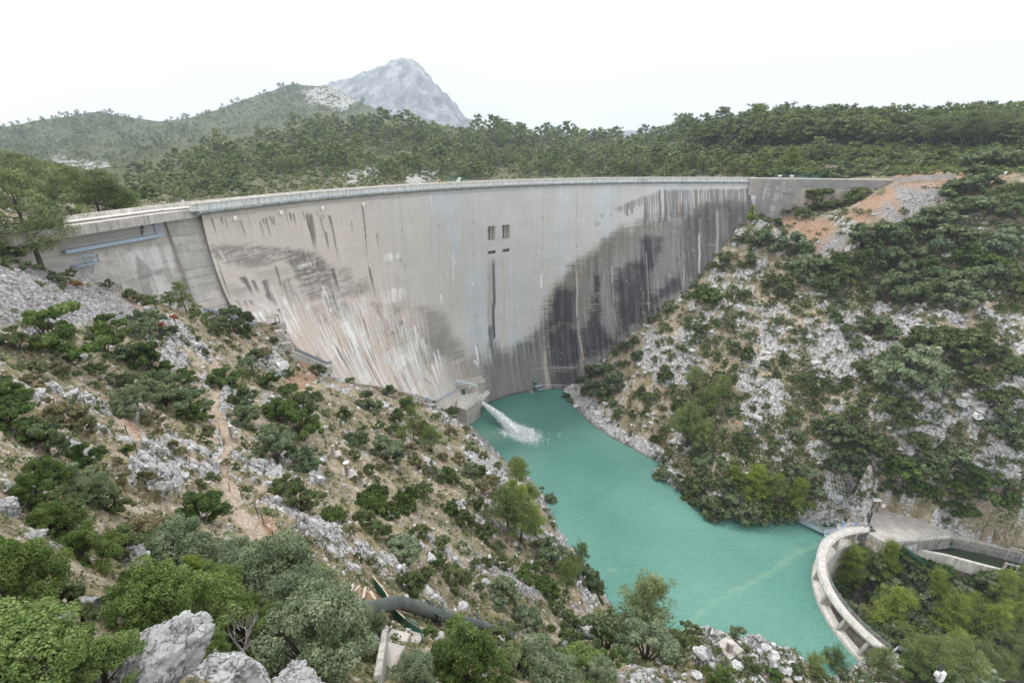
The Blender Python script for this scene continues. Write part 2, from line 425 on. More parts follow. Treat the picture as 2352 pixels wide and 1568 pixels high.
Z_orange = zone([(120, 190, [(1785, 497), (1850, 498), (1905, 508), (1935, 530), (1900, 565), (1868, 590), (1845, 560), (1800, 525)]), (120, 190, [(1940, 500), (2000, 462), (2050, 450), (2080, 480), (2060, 500), (1990, 520)]),
                 (120, 190, [(2050, 425), (2170, 420), (2170, 440), (2080, 470), (2060, 500), (2010, 460)]),
                 (20, 60, [(555, 1190), (640, 1200), (660, 1270), (600, 1260), (560, 1230)]),
                 (25, 60, [(465, 850), (500, 860), (500, 920), (470, 930)]),
                 (25, 60, [(250, 930), (290, 960), (330, 1010), (300, 1010), (260, 960)]),
                 (80, 130, [(670, 770), (740, 775), (740, 850), (700, 905), (640, 880), (690, 850)]),
                 (60, 95, [(215, 655), (330, 690), (330, 715), (240, 690)]),
                 (20, 45, [(820, 1350), (870, 1370), (950, 1440), (900, 1420), (840, 1400)]),
                 (150, 260, [(2060, 395), (2200, 392), (2352, 396), (2352, 405), (2160, 415), (2050, 420)])], 8)
Z_rock = zone([(60, 110, [(600, 800), (655, 800), (670, 880), (640, 880), (610, 850)]),
               (50, 80, [(430, 760), (490, 790), (500, 850), (440, 840)]),
               (20, 60, [(350, 980), (410, 1010), (420, 1120), (370, 1160), (300, 1100), (330, 1050)]),
               (30, 60, [(250, 870), (350, 890), (370, 960), (300, 960), (230, 900)]),
               (40, 70, [(715, 1040), (750, 1050), (740, 1130), (715, 1110)]),
               (25, 60, [(680, 1170), (900, 1290), (1000, 1360), (1140, 1440), (1060, 1440), (900, 1370), (760, 1300), (690, 1240)]),
               (25, 60, [(970, 1250), (1010, 1270), (1000, 1330), (960, 1300)]),
               (60, 130, [(1100, 1000), (1160, 1060), (1240, 1130), (1180, 1140), (1080, 1060)]),
               (50, 110, [(1240, 1130), (1290, 1220), (1340, 1320), (1400, 1400), (1360, 1400), (1290, 1290)]),
               (4, 14, [(270, 1400), (480, 1440), (640, 1500), (760, 1568), (300, 1568)]),
               (35, 60, [(1560, 1420), (1720, 1440), (1860, 1500), (1840, 1568), (1580, 1540)]),
               (110, 190, [(1640, 600), (1690, 565), (1660, 640), (1620, 660)]),
               (110, 190, [(1700, 690), (1800, 700), (1830, 790), (1760, 810), (1690, 760)]),
               (110, 190, [(1500, 760), (1560, 800), (1640, 830), (1600, 900), (1500, 880), (1460, 840)]),
               (110, 160, [(1300, 915), (1500, 1040), (1520, 1060), (1500, 1075), (1600, 1140), (1660, 1190), (1560, 1100), (1400, 960)]),
               (110, 170, [(1700, 860), (1800, 870), (1810, 1000), (1720, 1000), (1680, 930)]),
               (90, 150, [(1900, 700), (1990, 740), (2010, 860), (1920, 880), (1880, 780)]),
               (90, 150, [(2020, 860), (2160, 880), (2350, 920), (2350, 1000), (2230, 1000), (2080, 1000), (2000, 960)]),
               (90, 150, [(2200, 800), (2300, 880), (2352, 920), (2260, 960), (2150, 900)]),
               (90, 150, [(2220, 1000), (2352, 1010), (2352, 1130), (2270, 1100)]),
               (90, 140, [(1880, 1080), (1960, 1090), (1990, 1190), (1880, 1200)]),
               (85, 150, [(2005, 1150), (2100, 1160), (2200, 1170), (2352, 1170), (2420, 1320), (2200, 1240), (2100, 1200), (2005, 1180)]),
               (150, 260, [(1960, 395), (2160, 390), (2160, 405), (1990, 412)]),
               (250, 420, [(780, 400), (860, 390), (880, 420), (800, 425)]), (250, 420, [(930, 395), (1010, 400), (1010, 420), (920, 415)]),
               (1000, 1600, [(690, 215), (810, 195), (830, 230), (780, 250), (700, 240)]), (500, 900, [(120, 350), (260, 380), (230, 410), (130, 390)])])
Z_path = zone([(30, 80, [(462, 735), (480, 735), (500, 840), (500, 930), (540, 1010), (530, 1100), (560, 1180), (600, 1200), (680, 1290), (610, 1290), (540, 1190), (510, 1110), (515, 1020), (475, 930), (480, 830)]),
               (30, 60, [(240, 930), (270, 960), (330, 1020), (320, 1030), (250, 970)]),
               (100, 160, [(2210, 740), (2230, 700), (2300, 685), (2300, 695), (2245, 715), (2230, 760)]),
               (120, 180, [(1580, 690), (1660, 715), (1660, 720), (1580, 697)]),
               (80, 140, [(2030, 1090), (2050, 1110), (2110, 1170), (2090, 1170), (2030, 1110)])], 5)
PX, PY = PXs, PYs
side = np.where(TX > 0.28*TY+8, 1.0, 0.0)          # 1 = right bank
near = sstep(320, 200, RR)
n1 = fbm3(TX/9, TY/9, TZ/9, 4, 21); n2 = fbm3(TX/2.2, TY/2.2, TZ/2.2, 3, 31)
rockbase = sstep(.52, .64, n1*.62+n2*.38)*.9*sstep(330, 180, RR)
nst = fbm3((TX*.8+TY*.6)/1.6, (TX*.6-TY*.8)/5.5, TZ/4.0, 4, 33)
rock = np.clip(np.maximum(Z_rock*sstep(.34, .60, n1*.3+n2*.3+nst*.4+.02), np.maximum(rockbase*(.8-.1*side), .8*sstep(.515, .60, nst*.75+fbm3(TX/22, TY/22, TZ/22, 3, 35)*.25)*sstep(.47, .57, fbm3(TX/24, TY/24, TZ/24, 3, 37))*side*sstep(330, 180, RR)))*(1-Z_scree)*(1-Z_path)*(1-.7*Z_orange), 0, 1)
wl = sstep(4.5, .6, TZ)*sstep(-3, -.5, TZ)*(RR < 220)*(RR > 50)         # bare rock just above the waterline
rock = np.maximum(rock, wl*.9)
Z_cliff = zone([(85, 150, [(2005, 1150), (2100, 1165), (2200, 1175), (2352, 1180), (2420, 1320), (2200, 1240), (2100, 1200), (2005, 1180)])])
rock = np.maximum(rock, Z_cliff*.95)
rock *= (1-.55*sstep(800, 1000, RR)*sstep(1400, 1200, RR)*(TX < -250))
farrock = rock*sstep(200, 400, RR)
# ---- relief
amp = sstep(3, 14, RR)
big = (fbm3(TX/14, TY/14, TZ/14, 3, 41)-.5)*2.6*amp
def cell_near(sx, sz, seed):
    k = int(np.searchsorted(np.exp(LR), 330.0)); o = [np.zeros(TX.shape) for _ in range(3)]
    r = cell3(TX[:, :k]/sx, TY[:, :k]/sx, TZ[:, :k]/sz, seed)
    for a_, b_ in zip(o, r): a_[:, :k] = b_
    return o
d1, d2, cid = cell_near(2.4, 3.6, 51)
d1b, d2b, cidb = cell_near(.9, 1.1, 61)
blk = (cid*.8+.4*(1-d1)-(1-sstep(0, .16, d2-d1))*.8)*1.25
blk2 = (cidb*.35+.25*(1-d1b)-(1-sstep(0, .14, d2b-d1b))*.3)
fine = (fbm3(TX/.7, TY/.7, TZ/.7, 3, 71)-.5)*.35
contact = np.ones(TX.shape)
dam_r = np.hypot(TX-DCX, TY-DCY); dam_th = np.arctan2(TY-DCY, TX-DCX) % (2*np.pi)
foot = DR-doff(dam_th-2, np.clip(CREST-TZ, 0, 85))-dam_r
contact *= sstep(-1, 8, np.where((dam_th > 1.3) & (dam_th < 3.2) & (TY > 60), foot, 99))
plat = np.zeros(TX.shape)
disp = big*.8+rock*(blk+blk2)+fine+(1-rock)*blk2*.25+Z_scree*(blk2*.5)
disp *= near*amp*(.25+.75*contact)
disp += (1-near)*(fbm3(TX/60, TY/60, TZ/60, 4, 81)-.5)*14*sstep(300, 700, RR)
disp *= np.where(TZ < 0, .3, 1)
TZ = TZ+disp
def set_level(poly, z, soft=1.2, mode='set'):
    """level a platform: polygon in world x, y"""
    global TZ
    bx = [p[0] for p in poly]; by = [p[1] for p in poly]
    m = (TX > min(bx)-9) & (TX < max(bx)+9) & (TY > min(by)-9) & (TY < max(by)+9)
    d = polydist(TX[m], TY[m], poly); w = sstep(-soft, 0, d)
    t = TZ[m]
    if mode == 'max': t2 = np.minimum(t, z)
    elif mode == 'min': t2 = np.maximum(t, z)
    else: t2 = np.full_like(t, z)
    TZ[m] = t*(1-w)+t2*w
# ------------------------------------------------------------------ level places for the built things
WEIR_Z = 0.6                       # crest lip of the small dam above the pool
def wpt(x, y, z):                  # picture point at height z above the pool -> world xy
    p = Wz(x, y, z); return (p.x, p.y)
PLATZ = 4.0
PLAT = [wpt(1996, 1226, PLATZ), wpt(2002, 1172, PLATZ), wpt(2018, 1168, PLATZ), wpt(2100, 1188, PLATZ), wpt(2188, 1222, PLATZ), wpt(2188, 1232, PLATZ), wpt(2035, 1246, PLATZ)]
set_level(PLAT, PLATZ-.5, 1.0)
CANZ = 0.9
CANAL = [wpt(2105, 1262, CANZ), wpt(2352, 1322, CANZ), wpt(2500, 1352, CANZ), wpt(2500, 1300, CANZ), wpt(2352, 1272, CANZ), wpt(2185, 1225, CANZ)]
set_level(CANAL, CANZ-3.2, .6)
LPLAT = [wpt(2040, 1502, 4.0), wpt(2095, 1508, 4.0), wpt(2120, 1535, 4.0), wpt(2060, 1550, 4.0), wpt(2045, 1528, 4.0)]
set_level(LPLAT, 3.6, 1.0)
def ground_mesh(name, j0, j1, mat, sub=1):
    js = np.arange(j0, j1+1); nj = len(js)
    V = np.stack([TX[:, js], TY[:, js], TZ[:, js]], -1).reshape(-1, 3)
    I = np.arange(NA-1)[:, None]*nj; J = np.arange(nj-1)[None]
    a = (I+J).ravel(); F = np.stack([a, a+nj, a+nj+1, a+1], -1)
    c1 = np.stack([rock[:, js], greenness[:, js], Z_orange[:, js]], -1).reshape(-1, 3)
    c2 = np.stack([Z_scree[:, js], Z_path[:, js], sstep(250, 500, RR[:, js])], -1).reshape(-1, 3)
    me = np_mesh(name, V, F, True, {'mk': c1, 'mk2': c2})
    o = link(name, me, mat); tag(o, kind='structure'); return o
greenness = np.clip(sstep(.42, .62, fbm3(TX/11, TY/11, TZ/11, 4, 91))*(.55+.45*side)+.9*sstep(150, 330, RR), 0, 1)*(1-Z_path)*(1-Z_scree)*(1-Z_orange)

def ground_material():
    m, nt, b = newmat('limestone_hillside'); L = nt.links
    geo = N(nt, 'ShaderNodeNewGeometry').outputs['Position']
    a1 = N(nt, 'ShaderNodeAttribute'); a1.attribute_name = 'mk'; s1 = N(nt, 'ShaderNodeSeparateColor'); L.new(a1.outputs['Color'], s1.inputs[0])
    a2 = N(nt, 'ShaderNodeAttribute'); a2.attribute_name = 'mk2'; s2 = N(nt, 'ShaderNodeSeparateColor'); L.new(a2.outputs['Color'], s2.inputs[0])
    def noise(sc_, det=5, rough=.6):
        n = N(nt, 'ShaderNodeTexNoise'); n.inputs['Scale'].default_value = sc_; n.inputs['Detail'].default_value = det; n.inputs['Roughness'].default_value = rough
        L.new(geo, n.inputs['Vector']); return n.outputs['Fac']
    nA, nB, nC, nD = noise(.35), noise(1.6, 8), noise(7, 6, .7), noise(.08)
    soil = ramp(nt, nB, [(.25, (.20, .155, .105)), (.43, (.38, .30, .22)), (.58, (.50, .42, .33)), (.75, (.62, .57, .50))])
    grass = ramp(nt, nC, [(.3, (.14, .13, .06)), (.5, (.25, .22, .12)), (.7, (.42, .36, .22))])
    c = mixc(nt, ramp(nt, nA, [(.42, (0, 0, 0)), (.58, (1, 1, 1))]), soil, grass)
    green = ramp(nt, nC, [(.3, (.022, .036, .014)), (.6, (.065, .085, .035)), (.8, (.13, .14, .07))])
    gf = mth(nt, 'MULTIPLY', s1.outputs[1], ramp(nt, nB, [(.4, (0, 0, 0)), (.55, (1, 1, 1))]))
    c = mixc(nt, gf, c, green)
    c = mixc(nt, mth(nt, 'MULTIPLY', s2.outputs[2], .8), c, mixc(nt, .5, green, (.10, .125, .055)))
    orange = ramp(nt, nC, [(.3, (.26, .14, .08)), (.55, (.37, .23, .15)), (.75, (.46, .36, .28))])
    c = mixc(nt, mth(nt, 'MULTIPLY', s1.outputs[2], ramp(nt, nB, [(.35, (.35, .35, .35)), (.5, (.95, .95, .95))])), c, orange)
    path = ramp(nt, nC, [(.3, (.34, .25, .18)), (.55, (.50, .40, .31)), (.75, (.64, .56, .48))])
    c = mixc(nt, s2.outputs[1], c, path)
    # scree: small grey stones
    v = N(nt, 'ShaderNodeTexVoronoi'); v.inputs['Scale'].default_value = 2.6; L.new(geo, v.inputs['Vector'])
    vs = N(nt, 'ShaderNodeSeparateColor'); L.new(v.outputs['Color'], vs.inputs[0])
    ve = N(nt, 'ShaderNodeTexVoronoi', feature='DISTANCE_TO_EDGE'); ve.inputs['Scale'].default_value = 2.6; L.new(geo, ve.inputs['Vector'])
    sc1 = ramp(nt, vs.outputs[0], [(0, (.20, .19, .19)), (.5, (.33, .32, .32)), (1, (.50, .48, .47))])
    sc1 = mixc(nt, ramp(nt, ve.outputs['Distance'], [(.0, (1, 1, 1)), (.09, (0, 0, 0))]), sc1, (.10, .09, .085))
    c = mixc(nt, s2.outputs[0], c, sc1)
    # rock: pale grey limestone with darker cracks, lichen and pinkish breaks
    rc = ramp(nt, nB, [(.28, (.17, .165, .16)), (.42, (.36, .35, .345)), (.55, (.52, .51, .50)), (.75, (.66, .65, .635))])
    vk = N(nt, 'ShaderNodeTexVoronoi', feature='DISTANCE_TO_EDGE'); vk.inputs['Scale'].default_value = .75
    mp = N(nt, 'ShaderNodeMapping'); mp.inputs['Scale'].default_value = (1, 1, .6); L.new(geo, mp.inputs['Vector'])
    dn = N(nt, 'ShaderNodeTexNoise'); dn.inputs['Scale'].default_value = 1.2; dn.inputs['Detail'].default_value = 4; L.new(mp.outputs[0], dn.inputs['Vector'])
    ad = N(nt, 'ShaderNodeVectorMath', operation='MULTIPLY_ADD'); L.new(dn.outputs['Color'], ad.inputs[0]); ad.inputs[1].default_value = (1.6, 1.6, 1.6); L.new(mp.outputs[0], ad.inputs[2])
    L.new(ad.outputs[0], vk.inputs['Vector'])
    crack = ramp(nt, vk.outputs['Distance'], [(0, (1, 1, 1)), (.055, (0, 0, 0))])
    rc = mixc(nt, mth(nt, 'MULTIPLY', crack, .75), rc, (.07, .065, .055))
    rc = mixc(nt, ramp(nt, nA, [(.62, (0, 0, 0)), (.75, (.5, .5, .5))]), rc, (.52, .40, .33))
    rf = mth(nt, 'ADD', s1.outputs[0], mth(nt, 'MULTIPLY', mth(nt, 'SUBTRACT', nC, .5), .65))
    rf = mth(nt, 'ADD', rf, mth(nt, 'MULTIPLY', mth(nt, 'SUBTRACT', nB, .5), .9))
    rf = ramp(nt, rf, [(.40, (0, 0, 0)), (.54, (1, 1, 1))])
    c = mixc(nt, rf, c, rc)
    # small pebbles everywhere
    vp = N(nt, 'ShaderNodeTexVoronoi'); vp.inputs['Scale'].default_value = 3.3; L.new(geo, vp.inputs['Vector'])
    vps = N(nt, 'ShaderNodeSeparateColor'); L.new(vp.outputs['Color'], vps.inputs[0])
    pf = mth(nt, 'MULTIPLY', mth(nt, 'GREATER_THAN', vps.outputs[1], .80), mth(nt, 'LESS_THAN', vp.outputs['Distance'], .42))
    pf = mth(nt, 'MULTIPLY', pf, mth(nt, 'SUBTRACT', 1.0, s2.outputs[2]))
    c = mixc(nt, mth(nt, 'MULTIPLY', pf, .85), c, (.55, .53, .50))
    # wet dark band at the waterline
    sz = N(nt, 'ShaderNodeSeparateXYZ'); L.new(geo, sz.inputs[0])
    wet = ramp(nt, mth(nt, 'MULTIPLY', sz.outputs[2], .5), [(.0, (1, 1, 1)), (.35, (0, 0, 0))])
    c = mixc(nt, mth(nt, 'MULTIPLY', wet, .8), c, (.055, .048, .035))
    L.new(c, b.inputs['Base Color']); b.inputs['Roughness'].default_value = .9; b.inputs['Specular IOR Level'].default_value = .15
    h = mth(nt, 'ADD', mth(nt, 'MULTIPLY', nC, .5), mth(nt, 'ADD', mth(nt, 'MULTIPLY', nB, 1.0), mth(nt, 'MULTIPLY', crack, -.6)))
    bump(nt, b, h, .8, .35)
    return m
M_GROUND = ground_material()
JS = int(np.searchsorted(np.exp(LR), 262.0))
ground_mesh('ground', 0, JS, M_GROUND)
ground_mesh('hills', JS, NR-1, M_GROUND)

# ------------------------------------------------------------------ far mountain and the low blue hill
def mountain_material():
    m, nt, b = newmat('far_limestone'); L = nt.links
    geo = N(nt, 'ShaderNodeNewGeometry')
    mp = N(nt, 'ShaderNodeMapping'); mp.inputs['Scale'].default_value = (1, 1, .55); L.new(geo.outputs['Position'], mp.inputs['Vector'])
    n = N(nt, 'ShaderNodeTexNoise'); n.inputs['Scale'].default_value = .012; n.inputs['Detail'].default_value = 10; n.inputs['Roughness'].default_value = .68; L.new(mp.outputs[0], n.inputs['Vector'])
    n2 = N(nt, 'ShaderNodeTexNoise'); n2.inputs['Scale'].default_value = .004; n2.inputs['Detail'].default_value = 8; L.new(geo.outputs['Position'], n2.inputs['Vector'])
    rc = ramp(nt, n.outputs['Fac'], [(.38, (.05, .055, .06)), (.5, (.22, .225, .23)), (.62, (.47, .465, .46))])
    gr = ramp(nt, n.outputs['Fac'], [(.35, (.04, .055, .03)), (.7, (.12, .13, .07))])
    at = N(nt, 'ShaderNodeAttribute'); at.attribute_name = 'mk'; sp = N(nt, 'ShaderNodeSeparateColor'); L.new(at.outputs['Color'], sp.inputs[0])
    f = mth(nt, 'ADD', sp.outputs[0], mth(nt, 'MULTIPLY', mth(nt, 'SUBTRACT', n2.outputs['Fac'], .5), 1.6))
    c = mixc(nt, ramp(nt, f, [(.4, (0, 0, 0)), (.6, (1, 1, 1))]), rc, gr)
    L.new(c, b.inputs['Base Color']); b.inputs['Roughness'].default_value = .95
    bump(nt, b, n.outputs['Fac'], 1.0, 25)
    return m
def far_mountain(name, prof, t, depth, green, jag):
    xs = np.array([p[0] for p in prof], float); ys = np.array([p[1] for p in prof], float)
    nx, nd = 260, 150
    gx = np.linspace(xs[0], xs[-1], nx); gy = np.interp(gx, xs, ys)+(fbm2(gx/9, gx*0, 4, 55)-.5)*11*jag
    V = []; C = []
    s = np.linspace(0, 1, nd)
    top = np.array([ray(a, b_)*t for a, b_ in zip(gx, gy)])
    X = top[:, 0][:, None]*(1-.25*(1-s)[None]**1*depth); Y = top[:, 1][:, None]*(1-(1-s)[None]*depth)
    base = -60.0
    H = (top[:, 2]-base)[:, None]
    prof_s = (s**.9)[None]*.6+.4*sstep(.55, 1, s)[None]
    Z = base+H*prof_s
    nn = fbm3(X/420, Y/420, Z/420, 6, 123, .58)-.5
    rid = 1-np.abs(fbm3(X/230, Y/230, Z/500, 5, 133, .55)-.5)*4
    Z = Z+(nn*t*.085*jag+rid*t*.016*jag)*np.sin(np.pi*np.clip(s, .0, 1)[None]*.97)**.7+nn*t*.006*jag
    X = X+nn*t*.035*jag*np.sin(np.pi*s)[None]
    s2 = np.linspace(0, 1, 20)[1:]
    Xb = top[:, 0][:, None]*(1+.1*s2[None]); Yb = top[:, 1][:, None]*(1+.2*s2[None]); Zb = Z[:, -1:]*(1-s2[None])+base*s2[None]
    X = np.c_[X, Xb]; Y = np.c_[Y, Yb]; Z = np.c_[Z, Zb]; nj = X.shape[1]
    G = green(gx[:, None]+0*X, np.r_[s, 1+s2][None]+0*X)
    I = np.arange(nx-1)[:, None]*nj; J = np.arange(nj-1)[None]; a = (I+J).ravel()
    F = np.stack([a, a+nj, a+nj+1, a+1], -1)
    me = np_mesh(name, np.stack([X, Y, Z+CAMZ], -1).reshape(-1, 3), F, False, {'mk': np.stack([G, G, G], -1).reshape(-1, 3)})
    return tag(link(name, me, M_MTN), kind='structure')
M_MTN = mountain_material()
far_mountain('mountain', [(560, 262), (640, 236), (700, 215), (760, 194), (800, 184), (850, 166), (885, 152), (905, 142), (922, 138), (945, 142), (957, 152), (968, 168), (985, 185), (1000, 206), (1018, 222), (1032, 236), (1048, 248), (1062, 268), (1110, 300), (1180, 330)],
             3400, .35, lambda x, s: np.clip(.15+.75*sstep(.55, .3, s)+.5*sstep(900, 760, x)*sstep(.8, 1, s), 0, 1), 1.0)
far_mountain('distant_hill', [(1380, 312), (1430, 302), (1480, 298), (1520, 294), (1560, 294), (1600, 300), (1700, 320)], 4200, .2, lambda x, s: .9+0*x, .4)
# ------------------------------------------------------------------ the big dam
ANG = lambda x, y: dam_hit(x, y)
TH_P = math.radians(162.3)         # pier edge at the left end of the arch wall
TH_E = math.radians(80.4)          # right end, where the wing wall begins
NTH, ND = 1500, 620
th = np.linspace(TH_P+.002, TH_E-.01, NTH); dd = np.linspace(1.2, 99, ND)
TH, DD = np.meshgrid(th, dd, indexing='ij')
DX, DY, DZ = dam_pt(TH, DD)
QX, QY, QT = to_px(DX, DY, DZ)
U = TH*DR                          # arc length, metres
def r2(pts): return [((600+x/1.96)*.6125, (700+y/1.96)*.6125) for x, y in pts]
def r3(pts): return [((1800+x/1.8445)*.6125, (650+y/1.8445)*.6125) for x, y in pts]
def face_colour():
    n_big = fbm2(U/22, DD/16, 4, 201); n_mid = fbm2(U/5, DD/5, 4, 205); n_fine = fbm2(U/.9, DD/.9, 4, 211)
    vs = fbm2(U/.75, DD/16, 4, 221, .6); vs2 = fbm2(U/.28, DD/7, 3, 231, .6)       # vertical streaking
    hs = fbm2(U/4.5, DD/.35, 3, 241, .6)                                            # horizontal texture
    base = np.empty(TH.shape+(3,))
    grey = np.array([.50, .492, .468]); cream = np.array([.585, .53, .47]); blue = np.array([.49, .505, .52])
    wl_ = sstep(2.18, 2.55, TH+.12*(n_big-.5)+(DD-30)*.0016)
    base[:] = grey; base += (cream-grey)*wl_[..., None]
    wb = sstep(.45, .7, fbm2(U/8, DD/40, 3, 251))*(1-wl_)
    base += (blue-grey)*wb[..., None]
    base *= (1+.14*(n_mid-.5)+.12*(vs-.5)+.10*(n_fine-.5)+.10*(vs2-.5))[..., None]
    # lifts: faint horizontal joints every 1.6 m, board rows every .8 m, panels
    row = np.abs((DD/1.62) % 1-.5)*2; lift = sstep(.90, 1.0, row)*(.35+.65*(fbm2(U/3, np.floor(DD/1.62), 2, 261) > .45))
    row2 = np.abs((DD/.81) % 1-.5)*2
    pan = np.abs(((U/2.0)+.5*(np.floor(DD/1.62) % 2)*0) % 1-.5)*2
    line = np.clip(lift*.55+sstep(.9, 1, row2)*.15+sstep(.93, 1, pan)*.18, 0, 1)
    def dark(w, col=(.10, .095, .09)):
        nonlocal base
        w = np.clip(w, 0, 1)[..., None]; base = base*(1-w)+np.array(col)*w
    def soft(poly, s=8, jit=18, seed=0):
        m = (QX > min(p[0] for p in poly)-60) & (QX < max(p[0] for p in poly)+60)
        out = np.zeros(TH.shape)
        if m.any():
            d = polydist(QX[m]+(n_mid[m]-.5)*jit*1.2, QY[m]+(n_big[m]-.5)*jit+(n_mid[m]-.5)*jit*1.4, poly); out[m] = sstep(-s*1.7, s*1.7, d+(hs[m]-.5)*s*2.0+(vs[m]-.5)*s*1.6)
        return out
    def streak(pts, w, a, col=(.09, .085, .08), taper=True, wob=.35):
        """run of stain down the face between picture points; w = width in metres"""
        nonlocal base
        hs_ = [dam_hit(*p) for p in pts]
        if any(h is None for h in hs_): return
        ds = np.array([h[1] for h in hs_]); ts = np.array([h[0] for h in hs_])
        i0, i1 = np.searchsorted(dd, [ds.min()-.5, ds.max()+.5])
        t = np.interp(dd[i0:i1], ds, ts); wd = w/DR
        j0 = max(0, NTH-1-int((t.max()+3*wd-th[-1])/(th[0]-th[-1])*(NTH-1))-2); j1 = min(NTH, NTH-1-int((t.min()-3*wd-th[-1])/(th[0]-th[-1])*(NTH-1))+3)
        A = TH[j0:j1, i0:i1]; D = DD[j0:j1, i0:i1]
        f = (D-ds.min())/(ds.max()-ds.min()+1e-6)
        x = (A-t[None]+(noise2(D*0+len(pts), D/6, 271)-.5)*wd*wob*.6)/wd
        prof = sstep(1.0, .45, np.abs(x)*2*(1+(f*.8 if taper else 0))+(vs2[j0:j1, i0:i1]-.5)*1.2)
        al = a*prof*sstep(0, .13, f+(vs2[j0:j1, i0:i1]-.5)*.06)*(sstep(1.02, .55, f) if taper else sstep(1.0, .97, f))*(.65+.7*(vs[j0:j1, i0:i1]-.2))
        al = np.clip(al, 0, 1)[..., None]
        base[j0:j1, i0:i1] = base[j0:j1, i0:i1]*(1-al)+np.array(col)*al
    WHT = (.90, .88, .86)
    # ---- right half: the great dark stain
    reg = soft(r3([(60, 1600), (20, 1330), (200, 1210), (350, 1130), (430, 980), (520, 800), (640, 660), (740, 600), (800, 560), (850, 460), (930, 420), (1060, 370), (1130, 330), (1250, 300), (1400, 255), (1600, 225), (1840, 195), (1900, 190), (1900, 1700), (60, 1700)]), 9, 14)
    dark(reg*(.80+.25*(n_mid-.4)+.75*(vs-.5)+.18*(hs-.5)), (.13, .125, .12))
    ol = soft(r3([(420, 960), (520, 760), (700, 600), (820, 480), (950, 380), (1120, 330), (1260, 300), (1250, 400), (1120, 420), (1000, 560), (880, 600), (760, 700), (640, 800), (520, 900)]), 9, 20)
    dark(ol*(.35+.5*(hs-.35)), (.20, .175, .12))
    core = np.maximum.reduce([soft(r3(p), 6, 16) for p in (
        [(925, 640), (1000, 620), (1130, 620), (1110, 470), (1160, 440), (1260, 450), (1255, 560), (1220, 640), (1170, 700), (1190, 960), (1090, 1060), (960, 1110), (930, 900)],
        [(720, 1290), (700, 1110), (770, 960), (790, 740), (830, 740), (830, 860), (850, 960), (830, 1040), (900, 1130), (960, 1190), (840, 1260)],
        [(470, 1100), (600, 1040), (690, 1110), (700, 1290), (690, 1340), (480, 1330), (455, 1230)],
        [(480, 1345), (690, 1345), (690, 1470), (480, 1460)],
        [(1240, 780), (1400, 700), (1390, 800), (1230, 880), (1180, 960), (1170, 860)],
        [(540, 820), (650, 800), (660, 1050), (460, 1080), (470, 960)])])
    dark(core*(.85+.5*(vs-.5)+.3*(n_mid-.5)), (.042, .040, .046))
    up = soft(r3([(1400, 255), (1840, 195), (1870, 200), (1850, 330), (1780, 480), (1650, 620), (1500, 790), (1400, 700), (1380, 420)]), 10, 20)
    dark(up*(.72+.8*(vs-.45)+.3*(n_mid-.5)), (.082, .077, .075))
    lt = soft(r3([(1240, 480), (1380, 480), (1400, 660), (1260, 700)]), 9, 16)
    dark(lt*(.35*sstep(.45, .65, vs)), (.33, .32, .31))
    lt = soft(r3([(850, 800), (900, 820), (900, 900), (800, 960), (690, 1010), (690, 900)]), 8, 16)
    dark(lt*sstep(.45, .6, hs)*.5, (.36, .32, .26))
    # pale broken flecks in the dark (lime along the lifts)
    fl = reg*sstep(.62, .72, hs*.5+n_fine*.5)*sstep(.5, .62, fbm2(U/6, DD/6, 3, 281))
    dark(fl*.55, (.40, .36, .31))
    fl = reg*sstep(.66, .74, vs2*.6+n_fine*.4)*.4*(TH < 1.9)
    dark(fl, (.30, .29, .28))
    # comb of drips under the crest, right
    for i, x in enumerate(np.arange(925, 1870, 17.6)):
        if 1244 < x < 1268: continue
        yt = 96 if x > 1250 else 96+(1250-x)**1.0*.42
        k = _hash(np.array([float(i)]), np.zeros(1), np.zeros(1), 5)[0]
        yb = np.interp(x, [925, 1130, 1400, 1860], [260, 330, 290, 205])*(.94+.16*k)
        xx = x+(k-.5)*5
        if xx < 1120: yb = min(yb, yt+45+80*k)
        streak(r3([(xx, yt+12*(1-k)), (xx+1, (yt+yb)/2), (xx+2, yb)]), .95+.55*k, .62+.3*k if x > 960 else .4, (.13, .12, .105), taper=False, wob=.2)
    streak(r3([(1858, 92), (1868, 210), (1866, 330)]), 1.6, .95, (.10, .10, .10), False)
